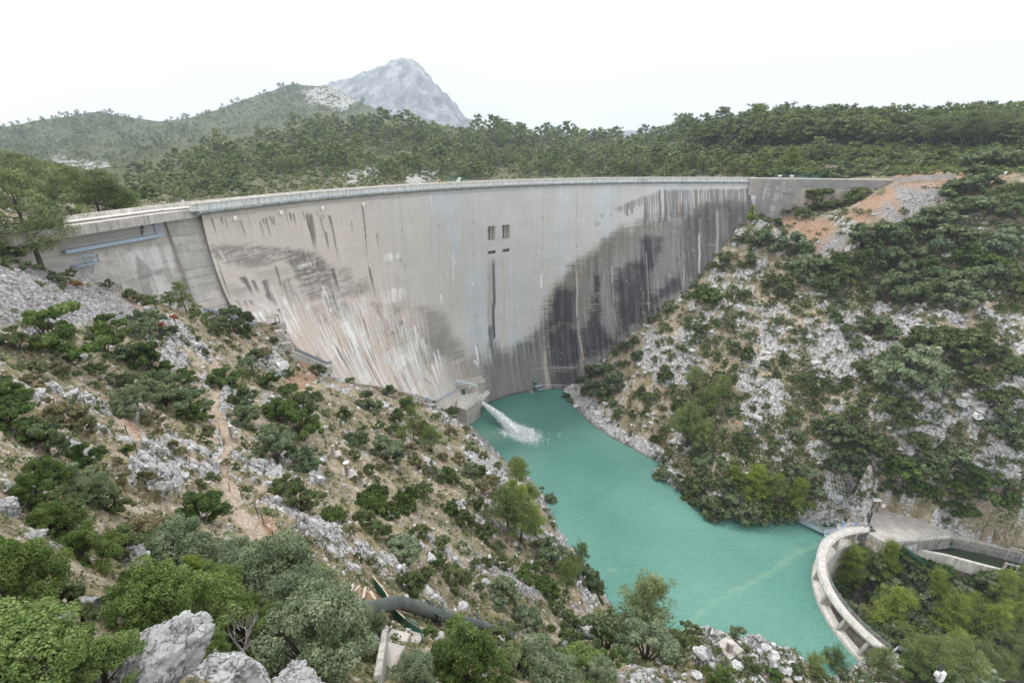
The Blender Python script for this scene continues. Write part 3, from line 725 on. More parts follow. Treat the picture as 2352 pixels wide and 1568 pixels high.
    # joints with lime
    for pts, w, a, c in [([(432, 90), (430, 500), (430, 690)], .25, .35, (.30, .29, .27)), ([(422, 690), (428, 790)], .9, .85, WHT), ([(430, 800), (437, 1000), (445, 1200)], .35, .55, (.55, .50, .45)),
                         ([(445, 1200), (452, 1300), (470, 1510)], 1.6, .8, (.52, .46, .38)), ([(452, 1340), (490, 1510)], 2.2, .6, (.50, .44, .37)), ([(668, 80), (667, 640)], .22, .35, (.27, .26, .24)), ([(665, 650), (672, 800), (676, 1000)], .9, .75, (.58, .52, .47)),
                         ([(676, 1000), (690, 1130), (715, 1290)], 1.0, .7, (.52, .46, .40)), ([(700, 1250), (712, 1400)], 1.8, .45, (.42, .38, .33)), ([(908, 80), (908, 400)], .2, .3, (.27, .26, .24)), ([(912, 630), (918, 760)], 1.3, .7, (.50, .46, .44)),
                         ([(920, 760), (930, 950), (945, 1060)], .6, .6, (.45, .41, .38)), ([(1147, 60), (1150, 440)], .25, .3, (.30, .26, .2)), ([(1148, 520), (1158, 700), (1170, 960)], .7, .5, (.42, .39, .36)), ([(1378, 100), (1376, 280)], .7, .5, (.52, .42, .34)),
                         ([(1395, 290), (1402, 420), (1415, 780)], .8, .45, (.36, .34, .33)), ([(1410, 640), (1408, 780)], .9, .55, (.45, .41, .40)), ([(1516, 400), (1520, 560), (1514, 720)], 1.3, .72, (.52, .52, .52)), ([(1524, 300), (1530, 500)], 1.2, .3, (.40, .40, .39)),
                         ([(1640, 235), (1645, 400), (1640, 560)], 1.1, .6, (.46, .43, .41)), ([(1628, 80), (1636, 300)], .4, .4, (.30, .25, .2)), ([(1085, 880), (1080, 1060)], .35, .5, (.40, .38, .38)), ([(1100, 870), (1098, 1010)], .4, .4, (.38, .36, .36)),
                         ([(1195, 460), (1200, 620)], .9, .3, (.38, .37, .37)), ([(560, 90), (556, 170)], 1.4, .5, (.60, .59, .58)), ([(545, 90), (545, 140)], .6, .5, (.62, .61, .6)), ([(270, 130), (272, 1100)], .5, .2, (.55, .55, .55)),
                         ([(212, 620), (216, 900), (222, 1280)], 1.4, .45, (.58, .57, .57)), ([(240, 640), (250, 900)], 3.5, .22, (.52, .53, .56)), ([(885, 90), (888, 420)], .8, .28, (.55, .53, .5))]:
        streak(r3(pts), w, a, c, False)
    # below the gates
    streak(r3([(78, 560), (78, 860), (80, 1130)]), 3.6, .45, (.30, .27, .23), False); streak(r3([(93, 570), (96, 860), (100, 1150)]), 1.7, 1.0, (.06, .06, .07), False)
    streak(r3([(62, 620), (64, 1000)]), .6, .45, (.25, .2, .15), False); streak(r3([(88, 1030), (92, 1150), (95, 1400)]), 3.6, .9, (.09, .09, .09), True, .8); streak(r3([(100, 1130), (112, 1300), (118, 1560)]), 5.4, .75, (.14, .135, .13), False, .9)
    streak(r3([(165, 545), (168, 900), (172, 1200)]), .8, .6, (.32, .27, .22), False); streak(r3([(184, 560), (186, 760)]), .5, .4, (.30, .25, .2), False); streak(r3([(180, 540), (184, 1250)]), 3.4, .25, (.60, .57, .53), False)
    streak(r3([(120, 1140), (160, 1260), (180, 1400)]), 3.2, .35, (.22, .21, .2), True, .9); streak(r3([(190, 1170), (196, 1400)]), 1.6, .35, (.30, .29, .28)); streak(r3([(60, 1180), (62, 1540)]), 2.0, .4, (.20, .2, .2), False)
    bot = soft(r3([(-60, 1240), (60, 1260), (180, 1330), (350, 1300), (460, 1320), (470, 1600), (-60, 1600)]), 16, 20)
    dark(bot*(.42+.5*(vs-.5)), (.20, .19, .18))
    for p, a in (([(835, 280), (855, 275), (850, 300), (833, 298)], .5), ([(795, 335), (822, 330), (820, 355), (798, 358)], .6), ([(590, 625), (645, 620), (645, 645), (600, 655)], .55), ([(590, 680), (640, 680), (640, 715), (600, 715)], .45), ([(250, 460), (270, 460), (268, 480), (252, 482)], .15)):
        dark(soft(r3(p), 2.5, 6)*a*(.6+.8*(hs-.3)), (.16, .16, .15))
    # ---- left half
    for p, a in (([(380, 440), (500, 420), (620, 415), (800, 450), (940, 470), (960, 540), (800, 570), (680, 590), (600, 590), (520, 605), (430, 540), (380, 500)], .55), ([(940, 450), (1080, 470), (1160, 485), (1180, 520), (1270, 570), (1290, 660), (1312, 765), (1240, 770), (1170, 800), (1060, 830), (1030, 740), (1000, 650), (990, 600), (950, 560)], .72),
                 ([(1305, 600), (1390, 590), (1405, 680), (1325, 690)], .5), ([(1330, 725), (1440, 700), (1520, 680), (1545, 780), (1430, 800), (1340, 805)], .55), ([(1610, 850), (1700, 890), (1785, 875), (1780, 975), (1640, 975)], .5), ([(1640, 1010), (1860, 965), (1875, 1120), (1670, 1185)], .6),
                 ([(1080, 890), (1170, 860), (1230, 980), (1180, 1010), (1110, 1000)], .55), ([(1170, 790), (1310, 765), (1345, 830), (1370, 930), (1290, 920), (1210, 880)], .55), ([(700, 630), (860, 600), (960, 600), (990, 700), (880, 720), (720, 700)], .22), ([(480, 720), (640, 740), (640, 790), (520, 800)], .35),
                 ([(880, 690), (980, 690), (1010, 860), (930, 900)], .3), ([(1860, 900), (1880, 960), (1870, 1000)], .3)):
        w = soft(r2(p), 5, 12)
        dark(w*a*(.30+.85*sstep(.36, .60, hs*.6+n_fine*.4)+.5*(vs-.5)), (.14, .13, .12))
        dark(w*lift*.5, (.50, .46, .40))
    d_ = soft(r2([(1885, 870), (1990, 880), (2090, 930), (2150, 1080), (2240, 1250), (2140, 1300), (2030, 1260), (1935, 1290), (1905, 1120)]), 9, 14)
    dark(d_*(.55+.4*(n_mid-.4)+.2*(hs-.5)), (.17, .165, .155))
    d_ = soft(r2([(1910, 1110), (2080, 1070), (2100, 1240), (1950, 1290), (1915, 1200)]), 7, 14); dark(d_*.5, (.12, .118, .115))
    d_ = soft(r2([(2080, 1070), (2240, 1180), (2230, 1260), (2100, 1280)]), 7, 14); dark(d_*.35*sstep(.4, .6, hs), (.24, .185, .13))
    d_ = soft(r2([(2100, 1300), (2340, 1255), (2352, 1400), (2150, 1440), (2110, 1400)]), 6, 12); dark(d_*(.5+.5*(vs-.5)), (.24, .185, .155))
    d_ = soft(r2([(1900, 860), (2060, 880), (2100, 1060), (1900, 1060)]), 12, 14); dark(d_*.25*sstep(.4, .6, hs), (.25, .23, .19))
    # combs, left
    for (x0, y0, x1, y1, w, a) in [(375, 225, 420, 360, .8, .7), (450, 218, 466, 285, .8, .8), (480, 228, 512, 335, .7, .65), (555, 235, 590, 330, .5, .4), (592, 240, 636, 385, .9, .65), (640, 190, 690, 345, .5, .35), (732, 240, 775, 395, .7, .5), (752, 230, 776, 290, .8, .8), (776, 215, 822, 400, .9, .75), (802, 215, 850, 300, .8, .75), (828, 215, 852, 285, .7, .7),
                                   (918, 150, 962, 350, .5, .45), (952, 188, 976, 265, .9, .85), (978, 185, 1004, 300, .7, .7), (1048, 178, 1072, 260, .8, .7), (1076, 180, 1135, 480, 1.5, .85), (1102, 180, 1150, 480, 1.5, .75), (1148, 180, 1158, 225, .7, .7), (1172, 190, 1240, 480, .9, .55), (1196, 200, 1212, 250, .6, .5), (1216, 320, 1240, 480, 1.0, .7), (1244, 205, 1265, 300, 1.3, .9), (1255, 260, 1312, 560, 1.2, .6),
                                   (1590, 335, 1606, 470, 1.0, .6), (1406, 240, 1412, 345, .8, .5), (1486, 100, 1530, 560, .9, .55), (1500, 280, 1516, 420, .8, .5), (1760, 520, 1795, 590, 1.4, .45), (500, 430, 540, 560, .8, .3)]:
        streak(r2([(x0, y0), ((x0+x1)/2, (y0+y1)/2), (x1, y1)]), w, a, (.10, .097, .09))
    for (x0, y0, x1, y1, w, a) in [(1532, 570, 1600, 860, 1.1, .85), (1550, 840, 1622, 985, 3.6, .95), (1605, 970, 1670, 1205, 1.7, .85), (598, 655, 690, 812, 2.2, .95), (580, 660, 612, 720, 1.4, .5), (672, 680, 735, 795, 1.8, .8), (758, 675, 835, 855, 2.3, .9), (790, 770, 880, 890, 3.0, .7), (842, 572, 905, 780, .9, .7), (905, 700, 960, 850, .9, .5), (1732, 1365, 1838, 1568, 3.6, 1.0), (1884, 1205, 1930, 1400, 1.3, .95),
                                   (1262, 590, 1340, 830, 1.4, .8), (1282, 915, 1335, 1005, 2.4, .8), (1085, 880, 1165, 1060, 2.0, .75), (1130, 960, 1240, 1230, 1.1, .6), (1350, 835, 1480, 1120, 2.2, .65), (1400, 850, 1530, 1150, 1.6, .7), (1440, 840, 1560, 1180, 1.2, .5), (1240, 980, 1480, 1410, .8, .7), (1180, 1040, 1330, 1330, .8, .5), (980, 760, 1060, 880, 1.0, .5),
                                   (940, 660, 1000, 860, .8, .5), (620, 830, 650, 890, 1.4, .6), (560, 830, 610, 890, 1.3, .6), (660, 830, 700, 880, 1.5, .7), (870, 890, 945, 985, 2.0, .8), (1800, 1150, 1850, 1260, 3.0, .6), (1940, 1400, 2010, 1470, 2.4, .75), (1980, 1330, 2000, 1390, 1.0, .7), (2160, 1310, 2170, 1400, .8, .5), (1820, 870, 1850, 960, 1.0, .4), (1660, 1180, 1720, 1330, 1.0, .6), (1500, 1290, 1590, 1430, .8, .5)]:
        streak(r2([(x0, y0), ((x0+x1)/2, (y0+y1)/2), (x1, y1)]), w, a, (.075, .07, .068), True, .6)
    # lime runs
    for (x0, y0, x1, y1, w, a) in [(900, 800, 1055, 1090, 1.8, .95), (905, 800, 960, 900, 1.0, .8), (1320, 940, 1600, 1490, 3.0, .85), (1345, 950, 1480, 1250, 2.2, .8), (1300, 960, 1400, 1150, 1.6, .6), (1200, 1160, 1420, 1420, 1.4, .7), (1150, 1080, 1260, 1290, 1.6, .6), (880, 1000, 980, 1090, 2.2, .55), (1420, 860, 1520, 1090, .9, .6), (1470, 850, 1560, 1060, 1.0, .6),
                                   (1700, 1250, 1850, 1540, 2.0, .75), (1760, 1210, 1900, 1500, 2.6, .7), (1830, 1150, 1950, 1450, 2.0, .7), (1870, 1010, 1905, 1200, 1.6, .85), (1680, 1200, 1760, 1400, 2.0, .7), (1640, 1200, 1700, 1330, 1.4, .6), (1960, 1330, 2060, 1560, 2.6, .6), (2020, 1220, 2050, 1330, 1.0, .5), (2050, 1190, 2060, 1260, 1.0, .5), (1790, 970, 1830, 1000, 2.0, .5), (1780, 1010, 1795, 1140, 1.2, .7),
                                   (2325, 1160, 2345, 1340, 1.3, .9), (2310, 1270, 2340, 1330, 1.8, .7), (1990, 40, 2000, 150, .8, .5), (1520, 90, 1522, 130, .5, .4), (2060, 780, 2072, 880, 1.1, .85), (2060, 640, 2066, 780, .4, .6), (2290, 700, 2305, 740, .8, .8), (2155, 470, 2160, 760, .7, .4), (2170, 540, 2175, 570, 1.2, .5), (2110, 620, 2115, 700, .5, .3),
                                   (1200, 720, 1260, 760, 2.0, .3), (1540, 570, 1545, 600, .8, .6), (740, 850, 830, 930, 2.0, .5), (620, 920, 780, 940, 3.0, .5), (1430, 1150, 1560, 1400, 1.6, .5), (1560, 1280, 1700, 1540, 1.8, .5), (1480, 1180, 1600, 1380, 1.2, .45), (425, 460, 495, 580, 1.0, .5)]:
        streak(r2([(x0, y0), ((x0+x1)/2, (y0+y1)/2), (x1, y1)]), w, a, WHT, True, .7)
    for p, a in (([(1640, 772), (1785, 728), (1792, 800), (1750, 850), (1645, 870)], .6), ([(1638, 492), (1745, 480), (1748, 525), (1640, 545)], .55), ([(1000, 578), (1135, 540), (1130, 560), (1010, 600)], .55), ([(1660, 1215), (1880, 1125), (1900, 1200), (1950, 1400), (1900, 1568), (1780, 1500)], .55),
                 ([(860, 1000), (990, 990), (1060, 1090), (930, 1060)], .4), ([(900, 800), (1000, 960), (1060, 1090), (1020, 1090), (930, 900)], .5), ([(1370, 820), (1520, 800), (1560, 860), (1600, 950), (1480, 940)], .35), ([(1240, 970), (1420, 960), (1640, 1300), (1700, 1560), (1560, 1540), (1380, 1350)], .3)):
        w = soft(r2(p), 3, 8); dark(w*a*1.3*sstep(.36, .58, vs2*.6+vs*.4), WHT)
    # angled area low on the left is streaky all over
    lo = sstep(2.28, 2.5, TH)*sstep(24, 42, DD+(TH-2.5)*25)
    pi_, pj_ = np.floor(U/7.3+.3*np.sin(np.floor(DD/3.24))), np.floor(DD/3.24); z0_ = pi_*0
    ph, ph2 = _hash(pi_, pj_, z0_, 71), _hash(pi_, pj_, z0_, 72)
    dark(lo*.50*sstep(.45, .8, ph), (.64, .535, .44)); dark(lo*.42*sstep(.55, .9, ph2)*(.5+vs), (.42, .39, .36)); dark(lo*.5*sstep(.40, .1, ph)*(.4+.8*vs), (.80, .77, .74))
    base *= (1+.05*(ph-.5)*(1-reg))[..., None]
    rs = np.random.default_rng(5)
    for k in range(170):      # many separate runs of lime and of black
        j_ = int(rs.integers(0, int(NTH*.34))); d0 = rs.uniform(20, 62)-max(0, (TH[j_, 0]-2.35))*38; L_ = rs.uniform(4, 17); wd_ = rs.uniform(.3, 1.3)
        if d0 < 16 or d0 < 24+max(0, (2.62-TH[j_, 0]))*95: continue
        i0_, i1_ = np.searchsorted(dd, [d0, d0+L_]); hw = int(wd_*3/DR/(th[0]-th[1]))+3; j0_, j1_ = max(0, j_-hw), min(NTH, j_+hw)
        A_ = (TH[j0_:j1_, i0_:i1_]-th[j_])*DR/wd_+(noise2(DD[j0_:j1_, i0_:i1_]*.35, DD[j0_:j1_, i0_:i1_]*0+k, 3)-.5)*.8
        f_ = (DD[j0_:j1_, i0_:i1_]-d0)/L_; al_ = sstep(1, .4, np.abs(A_)*2*(.8+f_)+(vs2[j0_:j1_, i0_:i1_]-.5)*1.6)*sstep(0, .1, f_+(vs2[j0_:j1_, i0_:i1_]-.5)*.15)*sstep(1, .4, f_)*rs.uniform(.45, .95)
        cl_ = np.array((.90, .88, .86) if rs.random() < .62 else (.09, .085, .08)); base[j0_:j1_, i0_:i1_] = base[j0_:j1_, i0_:i1_]*(1-al_[..., None])+cl_*al_[..., None]
    dark(lo*.75*sstep(.50, .64, fbm2(U/.55, DD/9, 4, 291, .65)), (.78, .74, .70)); dark(lo*.45*sstep(.60, .72, fbm2(U/.5, DD/8, 4, 296, .65)), (.20, .17, .15))
    dark(lo*.35*sstep(.5, .7, fbm2(U/3, DD/12, 3, 299)), (.55, .42, .33))
    base *= (1-.20*line*(1-.5*reg))[..., None]
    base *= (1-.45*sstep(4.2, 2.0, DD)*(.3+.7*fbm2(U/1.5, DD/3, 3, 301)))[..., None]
    wet = sstep(.9, .1, DZ); base *= (1-.6*wet)[..., None]
    # small dark holes in the joints
    for jt in r3([(430, 300), (668, 300), (908, 300), (1147, 300)])+r2([(1490, 180), (1775, 250), (2046, 250), (2302, 250)]):
        h = dam_hit(*jt)
        if h is None: continue
        k = (np.abs(TH-h[0])*DR < .16) & (np.abs((DD+3) % 11.5-5) < .22) & (DD < 60)
        base[k] = (.06, .06, .06)
        k = (np.abs(TH-h[0])*DR < .09); base[k] *= .82
    return np.clip(base, .01, .9)
def concrete_attr_mat(name, bmp=.4):
    m, nt, b = newmat(name); L = nt.links
    at = N(nt, 'ShaderNodeAttribute'); at.attribute_name = 'lc'
    g = N(nt, 'ShaderNodeNewGeometry').outputs['Position']
    n = N(nt, 'ShaderNodeTexNoise'); n.inputs['Scale'].default_value = 3.0; n.inputs['Detail'].default_value = 8; n.inputs['Roughness'].default_value = .7; L.new(g, n.inputs['Vector'])
    c = mixc(nt, 1.0, at.outputs['Color'], ramp(nt, n.outputs['Fac'], [(.25, (.72, .72, .72)), (.5, (1, 1, 1)), (.75, (1.0, 1.0, 1.0))]), 'MULTIPLY')
    L.new(c, b.inputs['Base Color']); b.inputs['Roughness'].default_value = .85; b.inputs['Specular IOR Level'].default_value = .2
    bump(nt, b, n.outputs['Fac'], bmp, .06)
    return m
M_FACE = concrete_attr_mat('stained_concrete')
M_CONC = mat_plain('weathered_concrete', (.45, .42, .38), .85, .22, .5, stain=(.27, .25, .225), bmp=.3)
M_CONCL = mat_plain('pale_concrete', (.60, .57, .52), .85, .18, .7, stain=(.40, .37, .33), bmp=.25)
M_CONCD = mat_plain('dark_concrete', (.26, .25, .235), .9, .25, .6, stain=(.13, .125, .12), bmp=.3)
M_STEELB = mat_plain('blue_grey_steel', (.36, .45, .55), .5, .12, 2, .1)
M_STEEL = mat_plain('galvanised_steel', (.52, .55, .57), .45, .12, 2, .4)
M_STEELL = mat_plain('pale_blue_paint', (.55, .64, .66), .5, .1, 2, .0)
M_GREEN = mat_plain('green_door_paint', (.02, .095, .065), .5, .15, 2)
M_DARK = mat_plain('dark_recess', (.03, .03, .03), .9, .2, 1)
M_RUST = mat_plain('rusty_iron', (.055, .042, .035), .8, .3, 6)
M_WHITE = mat_plain('white_paint', (.80, .80, .78), .5, .05, 2)
M_PARA = mat_plain('parapet_concrete', (.62, .63, .62), .8, .12, .9, stain=(.33, .36, .36), bmp=.3)
M_CORN = mat_plain('mossy_cornice_concrete', (.30, .33, .32), .9, .3, 1.2, stain=(.15, .165, .16), bmp=.4)

dam = empty('dam', (float(DCX+DR*math.cos(2)), float(DCY+DR*math.sin(2)), 0))
tag(dam, 'huge curved concrete arch dam, white parapet on top, black stain on its right half', 'dam')
DO = -Vector(dam.location)
def dam_child(name, me_or_mb, mat, parent=dam, **k):
    if isinstance(me_or_mb, MB): o = me_or_mb.build(name, mat, parent, loc=DO, **k)
    else: o = link(name, me_or_mb, mat, parent, DO)
    return o
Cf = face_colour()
# gate openings: cut cells out of the grid and build real niches
def cells(x0, y0, x1, y1):
    a, b_ = dam_hit(x0, y0), dam_hit(x1, y1)
    i0 = int(round((th[0]-a[0])/(th[0]-th[-1])*(NTH-1))); i1 = int(round((th[0]-b_[0])/(th[0]-th[-1])*(NTH-1)))
    j0 = int(np.searchsorted(dd, a[1])); j1 = int(np.searchsorted(dd, b_[1]))
    return i0, i1, j0, j1
GATES = [cells(1119.5, 520, 1137.5, 551), cells(1153, 516.5, 1170.5, 548), cells(1120.5, 576, 1137.5, 581.5), cells(1154, 572, 1170, 576.5)]
keep = np.ones((NTH-1, ND-1), bool)
for i0, i1, j0, j1 in GATES: keep[i0:i1, j0:j1] = False
V = np.stack([DX, DY, DZ], -1)
idx = (np.arange(NTH-1)[:, None]*ND+np.arange(ND-1)[None])[keep]
F = np.stack([idx, idx+1, idx+ND+1, idx+ND], -1)
_P = V.reshape(-1, 3)[idx]; _g = _bil(TZ, AZ, LR, np.arctan2(_P[:, 0], _P[:, 1]), np.log(np.hypot(_P[:, 0], _P[:, 1])))
keepz = (_P[:, 2] > -4) & (_P[:, 2] > _g-5) & (doff(TH-2, DD).reshape(-1)[idx] < 40); F = F[keepz]
used, inv = np.unique(F, return_inverse=True); F = inv.reshape(F.shape)
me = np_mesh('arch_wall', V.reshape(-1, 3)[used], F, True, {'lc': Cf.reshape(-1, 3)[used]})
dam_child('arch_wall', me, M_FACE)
for gi, (i0, i1, j0, j1) in enumerate(GATES):
    dep = 2.6 if gi < 2 else 1.4
    c = [Vector(V[i0, j0]), Vector(V[i1, j0]), Vector(V[i1, j1]), Vector(V[i0, j1])]
    ctr = Vector((DCX, DCY, 0))
    bk = [p+(Vector((p.x, p.y, 0))-ctr).normalized()*dep for p in c]
    mb = MB(); mb.add(c+bk, [(0, 1, 5, 4), (1, 2, 6, 5), (2, 3, 7, 6), (3, 0, 4, 7), (4, 5, 6, 7)])
    o = dam_child('gate_opening', mb, M_CONCL if gi < 2 else M_CONCD)
    if gi < 2:      # a dark steel gate leaf on the left part of the niche
        q = lambda u, v: bk[0].lerp(bk[1], u).lerp(bk[3].lerp(bk[2], u), v)
        g = MB(); n = (ctr-Vector((bk[0].x, bk[0].y, 0))).normalized()*.25
        for (u0, u1, v0, v1) in ((.62, .70, .05, 1), (0, .70, .0, .08)):
            P_ = [q(u0, v0)+n, q(u1, v0)+n, q(u1, v1)+n, q(u0, v1)+n]; P2 = [p-n*.9 for p in P_]
            g.add(P_+P2, [(0, 1, 2, 3), (0, 4, 5, 1), (1, 5, 6, 2), (2, 6, 7, 3), (3, 7, 4, 0)])
        g2 = g.build('gate_frame', M_DARK, o)
# faded painted letters on the parapet
def lettering(txt, x, h_):
    best = min((abs(to_px(np.array([DCX+(DR-.58)*math.cos(a)]), np.array([DCY+(DR-.58)*math.sin(a)]), np.array([CREST-1.0]))[0][0]-x), a) for a in np.linspace(math.radians(150), TH_E, 3000))[1]
    c = bpy.data.curves.new('lettering', 'FONT'); c.body = txt; c.size = h_; c.align_x = 'CENTER'; c.extrude = .01
    t = bpy.data.objects.new('lettering', c); me_ = t.to_mesh().copy(); bpy.data.objects.remove(t); me_.name = 'lettering'
    me_.materials.append(mat_plain('faded_paint', (.30, .29, .31), .9, .1))
    o = dam_child('lettering', me_, None); o.location = Vector((DCX+(DR-.60)*math.cos(best), DCY+(DR-.60)*math.sin(best), CREST-1.45))+DO
    o.rotation_euler = (math.pi/2, 0, best-math.pi/2)
# back, crest deck and top of the arch
def sweep(name, prof, t0, t1, n, mat, smooth=False, parent=dam, dr=0.0):
    """prof: (out, d) closed outline, out = metres towards downstream"""
    ts = np.linspace(t0, t1, n); k = len(prof); Vv = []
    for t in ts:
        for o_, d in prof:
            r = DR-o_+dr; Vv.append((DCX+r*math.cos(t), DCY+r*math.sin(t), CREST-d))
    Ff = []
    for i in range(n-1):
        for j in range(k):
            a, b_ = i*k+j, i*k+(j+1) % k
            Ff.append((a, b_, b_+k, a+k))
    mb = MB(); mb.add(Vv, Ff); mb.add([Vv[j] for j in range(k)], [tuple(range(k))]); mb.add([Vv[(n-1)*k+j] for j in range(k)], [tuple(reversed(range(k)))])
    return dam_child(name, mb, mat)
sweep('crest_road', [(-.9, 1.3), (-.9, 2.9), (-6.0, 2.9), (-6.0, 1.3)], math.radians(176), TH_E-.02, 120, M_CONC)
sweep('upstream_wall', [(-6.1, 3.0), (-6.1, 70), (-5.4, 70), (-5.4, 3.0)], math.radians(166), TH_E-.02, 90, M_CONC)
sweep('parapet_cap', [(.72, .0), (.72, .32), (-.25, .32), (-.25, .0)], TH_P+.018, TH_E, 160, M_CONCL)
sweep('parapet', [(.55, .325), (.55, 1.55), (-.88, 1.55), (-.1, .325)], TH_P+.018, TH_E, 160, M_PARA)
sweep('cornice', [(.55, 1.555), (.95, 1.62), (1.02, 1.9), (.85, 2.15), (.35, 2.4), (-.1, 2.5), (-.8, 2.5), (-.8, 1.555)], TH_P+.01, TH_E, 160, M_CORN)
sweep('far_parapet', [(-5.7, .25), (-5.7, 2.0), (-6.1, 2.0), (-6.1, .25)], math.radians(178), TH_E-.02, 120, M_CONCL)
lettering('HALEE', 1478, 1.35)
# cable pipe under the cornice on the left part and the small monitoring boxes
mb = MB(); mb.tube([dam_pt(t, 3.3, .12) for t in np.linspace(TH_P-.01, math.radians(120), 60)], .06, 5); dam_child('cable_pipe', mb, M_STEEL)
for x, y in r2([(540, 228), (880, 188), (1186, 155), (1488, 127), (1244, 908)]):
    h = dam_hit(x, y); p = Vector(dam_pt(h[0], h[1], .3)); mb = MB().box((0, 0, 0), (.5, .9, .8), h[0])
    mb.bar((0, 0, -.4), (0, 0, -1.2), .12); b_ = mb.build('sensor_box', M_WHITE, dam, loc=p+DO)

# ---- left pier and left wing: straight blocks standing a little in front of the arch
def thp(x, y, z):            # world xy for picture point at height z
    p = Wz(x, y, z); return np.array([p.x, p.y])
def block_face(name, A, B, ztop, zbot, batter, mat_attr, thick=4.0, res=.22, paint=None):
    """battered wall between plan points A -> B (seen left to right), top ztop; batter(d) = metres forward at depth d"""
    A, B = np.array(A), np.array(B); L_ = np.linalg.norm(B-A); u = (B-A)/L_; n = np.array([u[1], -u[0]])
    if n@(-A) < 0: n = -n
    nx, nz = int(L_/res)+2, int((ztop-zbot)/res)+2
    s, d = np.meshgrid(np.linspace(0, L_, nx), np.linspace(0, ztop-zbot, nz), indexing='ij')
    fo = batter(d)
    X = A[0]+u[0]*s+n[0]*fo; Y = A[1]+u[1]*s+n[1]*fo; Z = ztop-d
    c = paint(s, d, L_, *to_px(X, Y, Z)[:2])
    a = (np.arange(nx-1)[:, None]*nz+np.arange(nz-1)[None]).ravel()
    Fq = np.stack([a, a+1, a+nz+1, a+nz], -1)
    V_ = np.stack([X, Y, Z], -1).reshape(-1, 3); Cc = c.reshape(-1, 3)
    # back, top and end faces
    e = len(V_); ex = []
    for ss in (0, L_):
        for dz in (0, ztop-zbot):
            f_ = batter(np.array([dz]))[0]
            ex += [(A[0]+u[0]*ss+n[0]*f_, A[1]+u[1]*ss+n[1]*f_, ztop-dz), (A[0]+u[0]*ss-n[0]*thick, A[1]+u[1]*ss-n[1]*thick, ztop-dz)]
    V_ = np.r_[V_, np.array(ex)]
    Cc = np.r_[Cc, np.tile(c.reshape(-1, 3).mean(0)*.95, (8, 1))]
    Fe = np.array([[e, e+2, e+3, e+1], [e+4, e+5, e+7, e+6], [e, e+1, e+5, e+4], [e+1, e+3, e+7, e+5]])
    me = np_mesh(name, V_, np.r_[Fq, Fe], False, {'lc': Cc})
    return dam_child(name, me, mat_attr)
def paint_pier(s, d, L_, qx, qy):
    n = fbm2(s/1.2, d/1.2, 4, 401); v = fbm2(s/.5, d/6, 4, 405); h = fbm2(s/3, d/.4, 3, 409)
    c = np.ones(s.shape+(3,))*np.array([.52, .50, .465]); c *= (.85+.4*(n-.3))[..., None]
    blot = sstep(.45, .62, n*.6+h*.4); c = c*(1-.35*blot[..., None])+np.array([.20, .19, .18])*.35*blot[..., None]
    low = sstep(15, 20, d+2*(n-.5)); w = (low*(.55+.4*sstep(.4, .6, v)))[..., None]; c = c*(1-w)+np.array([.66, .60, .57])*w
    row = sstep(.86, 1, np.abs((d/1.7) % 1-.5)*2); c *= (1-.42*row*(.4+h))[..., None]; rb = _hash(np.floor(d/1.7), np.floor(s/3.0), 0*s, 9); c *= (.88+.22*rb)[..., None]
    w = (sstep(.62, .72, v)*.4)[..., None]; c = c*(1-w)+np.array([.66, .63, .6])*w
    c *= (1-.3*sstep(L_-1.0, L_, s))[..., None]
    return np.clip(c, .02, .9)
def paint_wing(s, d, L_, qx, qy):
    n = fbm2(s/2, d/2, 4, 421); v = fbm2(s/.6, d/6, 4, 425); h = fbm2(s/3, d/.5, 3, 429)
    c = np.ones(s.shape+(3,))*np.array([.56, .51, .45]); c *= (.9+.25*(n-.4))[..., None]
    lowg = sstep(5.2, 6.2, d); w = (lowg*.65)[..., None]; c = c*(1-w)+np.array([.46, .44, .415])*w
    blot = sstep(.48, .62, n*.5+h*.5)*lowg; c = c*(1-.4*blot[..., None])+np.array([.22, .21, .2])*.4*blot[..., None]
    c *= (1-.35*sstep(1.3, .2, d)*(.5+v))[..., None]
    def pol(p, col, a, s_=3, tex=None):
        nonlocal c
        w = sstep(-s_, s_, polydist(qx+(n-.5)*14, qy+(v-.5)*14, p))*a
        if tex is not None: w = w*tex
        c = c*(1-w[..., None])+np.array(col)*w[..., None]
    pol([(330, 480), (374, 480), (372, 530), (330, 545)], (.62, .60, .59), .7, 5)
    pol([(285, 580), (330, 570), (395, 560), (405, 680), (350, 680), (320, 630)], (.66, .64, .63), .75, 6, sstep(.3, .55, v))
    pol([(318, 508), (326, 515), (328, 540), (322, 540)], (.05, .05, .05), .95, 1)
    pol([(322, 655), (345, 645), (352, 690), (330, 692)], (.28, .26, .25), .7, 2)
    pol([(312, 585), (350, 620), (380, 615), (370, 630), (320, 640)], (.18, .17, .16), .5, 3)
    w = (sstep(.60, .72, v)*lowg*.5)[..., None]; c = c*(1-w)+np.array([.64, .60, .56])*w
    row = sstep(.9, 1, np.abs((d/1.6) % 1-.5)*2); c *= (1-.2*row)[..., None]
    return np.clip(c, .02, .9)
ZW = CREST-1.15
pA = thp(458, 476, ZW); pB = thp(372, 484, ZW); pC = thp(185, 500, ZW); pD = thp(-10, 523, ZW); pE = thp(-220, 560, ZW)
dirp = (pA-pB)/np.linalg.norm(pA-pB); npier = np.array([dirp[1], -dirp[0]]); npier = npier if npier@(-pA) > 0 else -npier
bat = lambda d: .10*d+.012*np.maximum(d-4, 0)**1.6
block_face('pier', pB, pA, ZW, 30, bat, M_FACE, 5, paint=paint_pier)
batw = lambda d: bat(d)-.45+.05*np.maximum(d-5.6, 0)
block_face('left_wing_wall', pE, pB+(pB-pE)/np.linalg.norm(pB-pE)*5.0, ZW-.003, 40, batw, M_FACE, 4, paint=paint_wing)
mbc = MB()
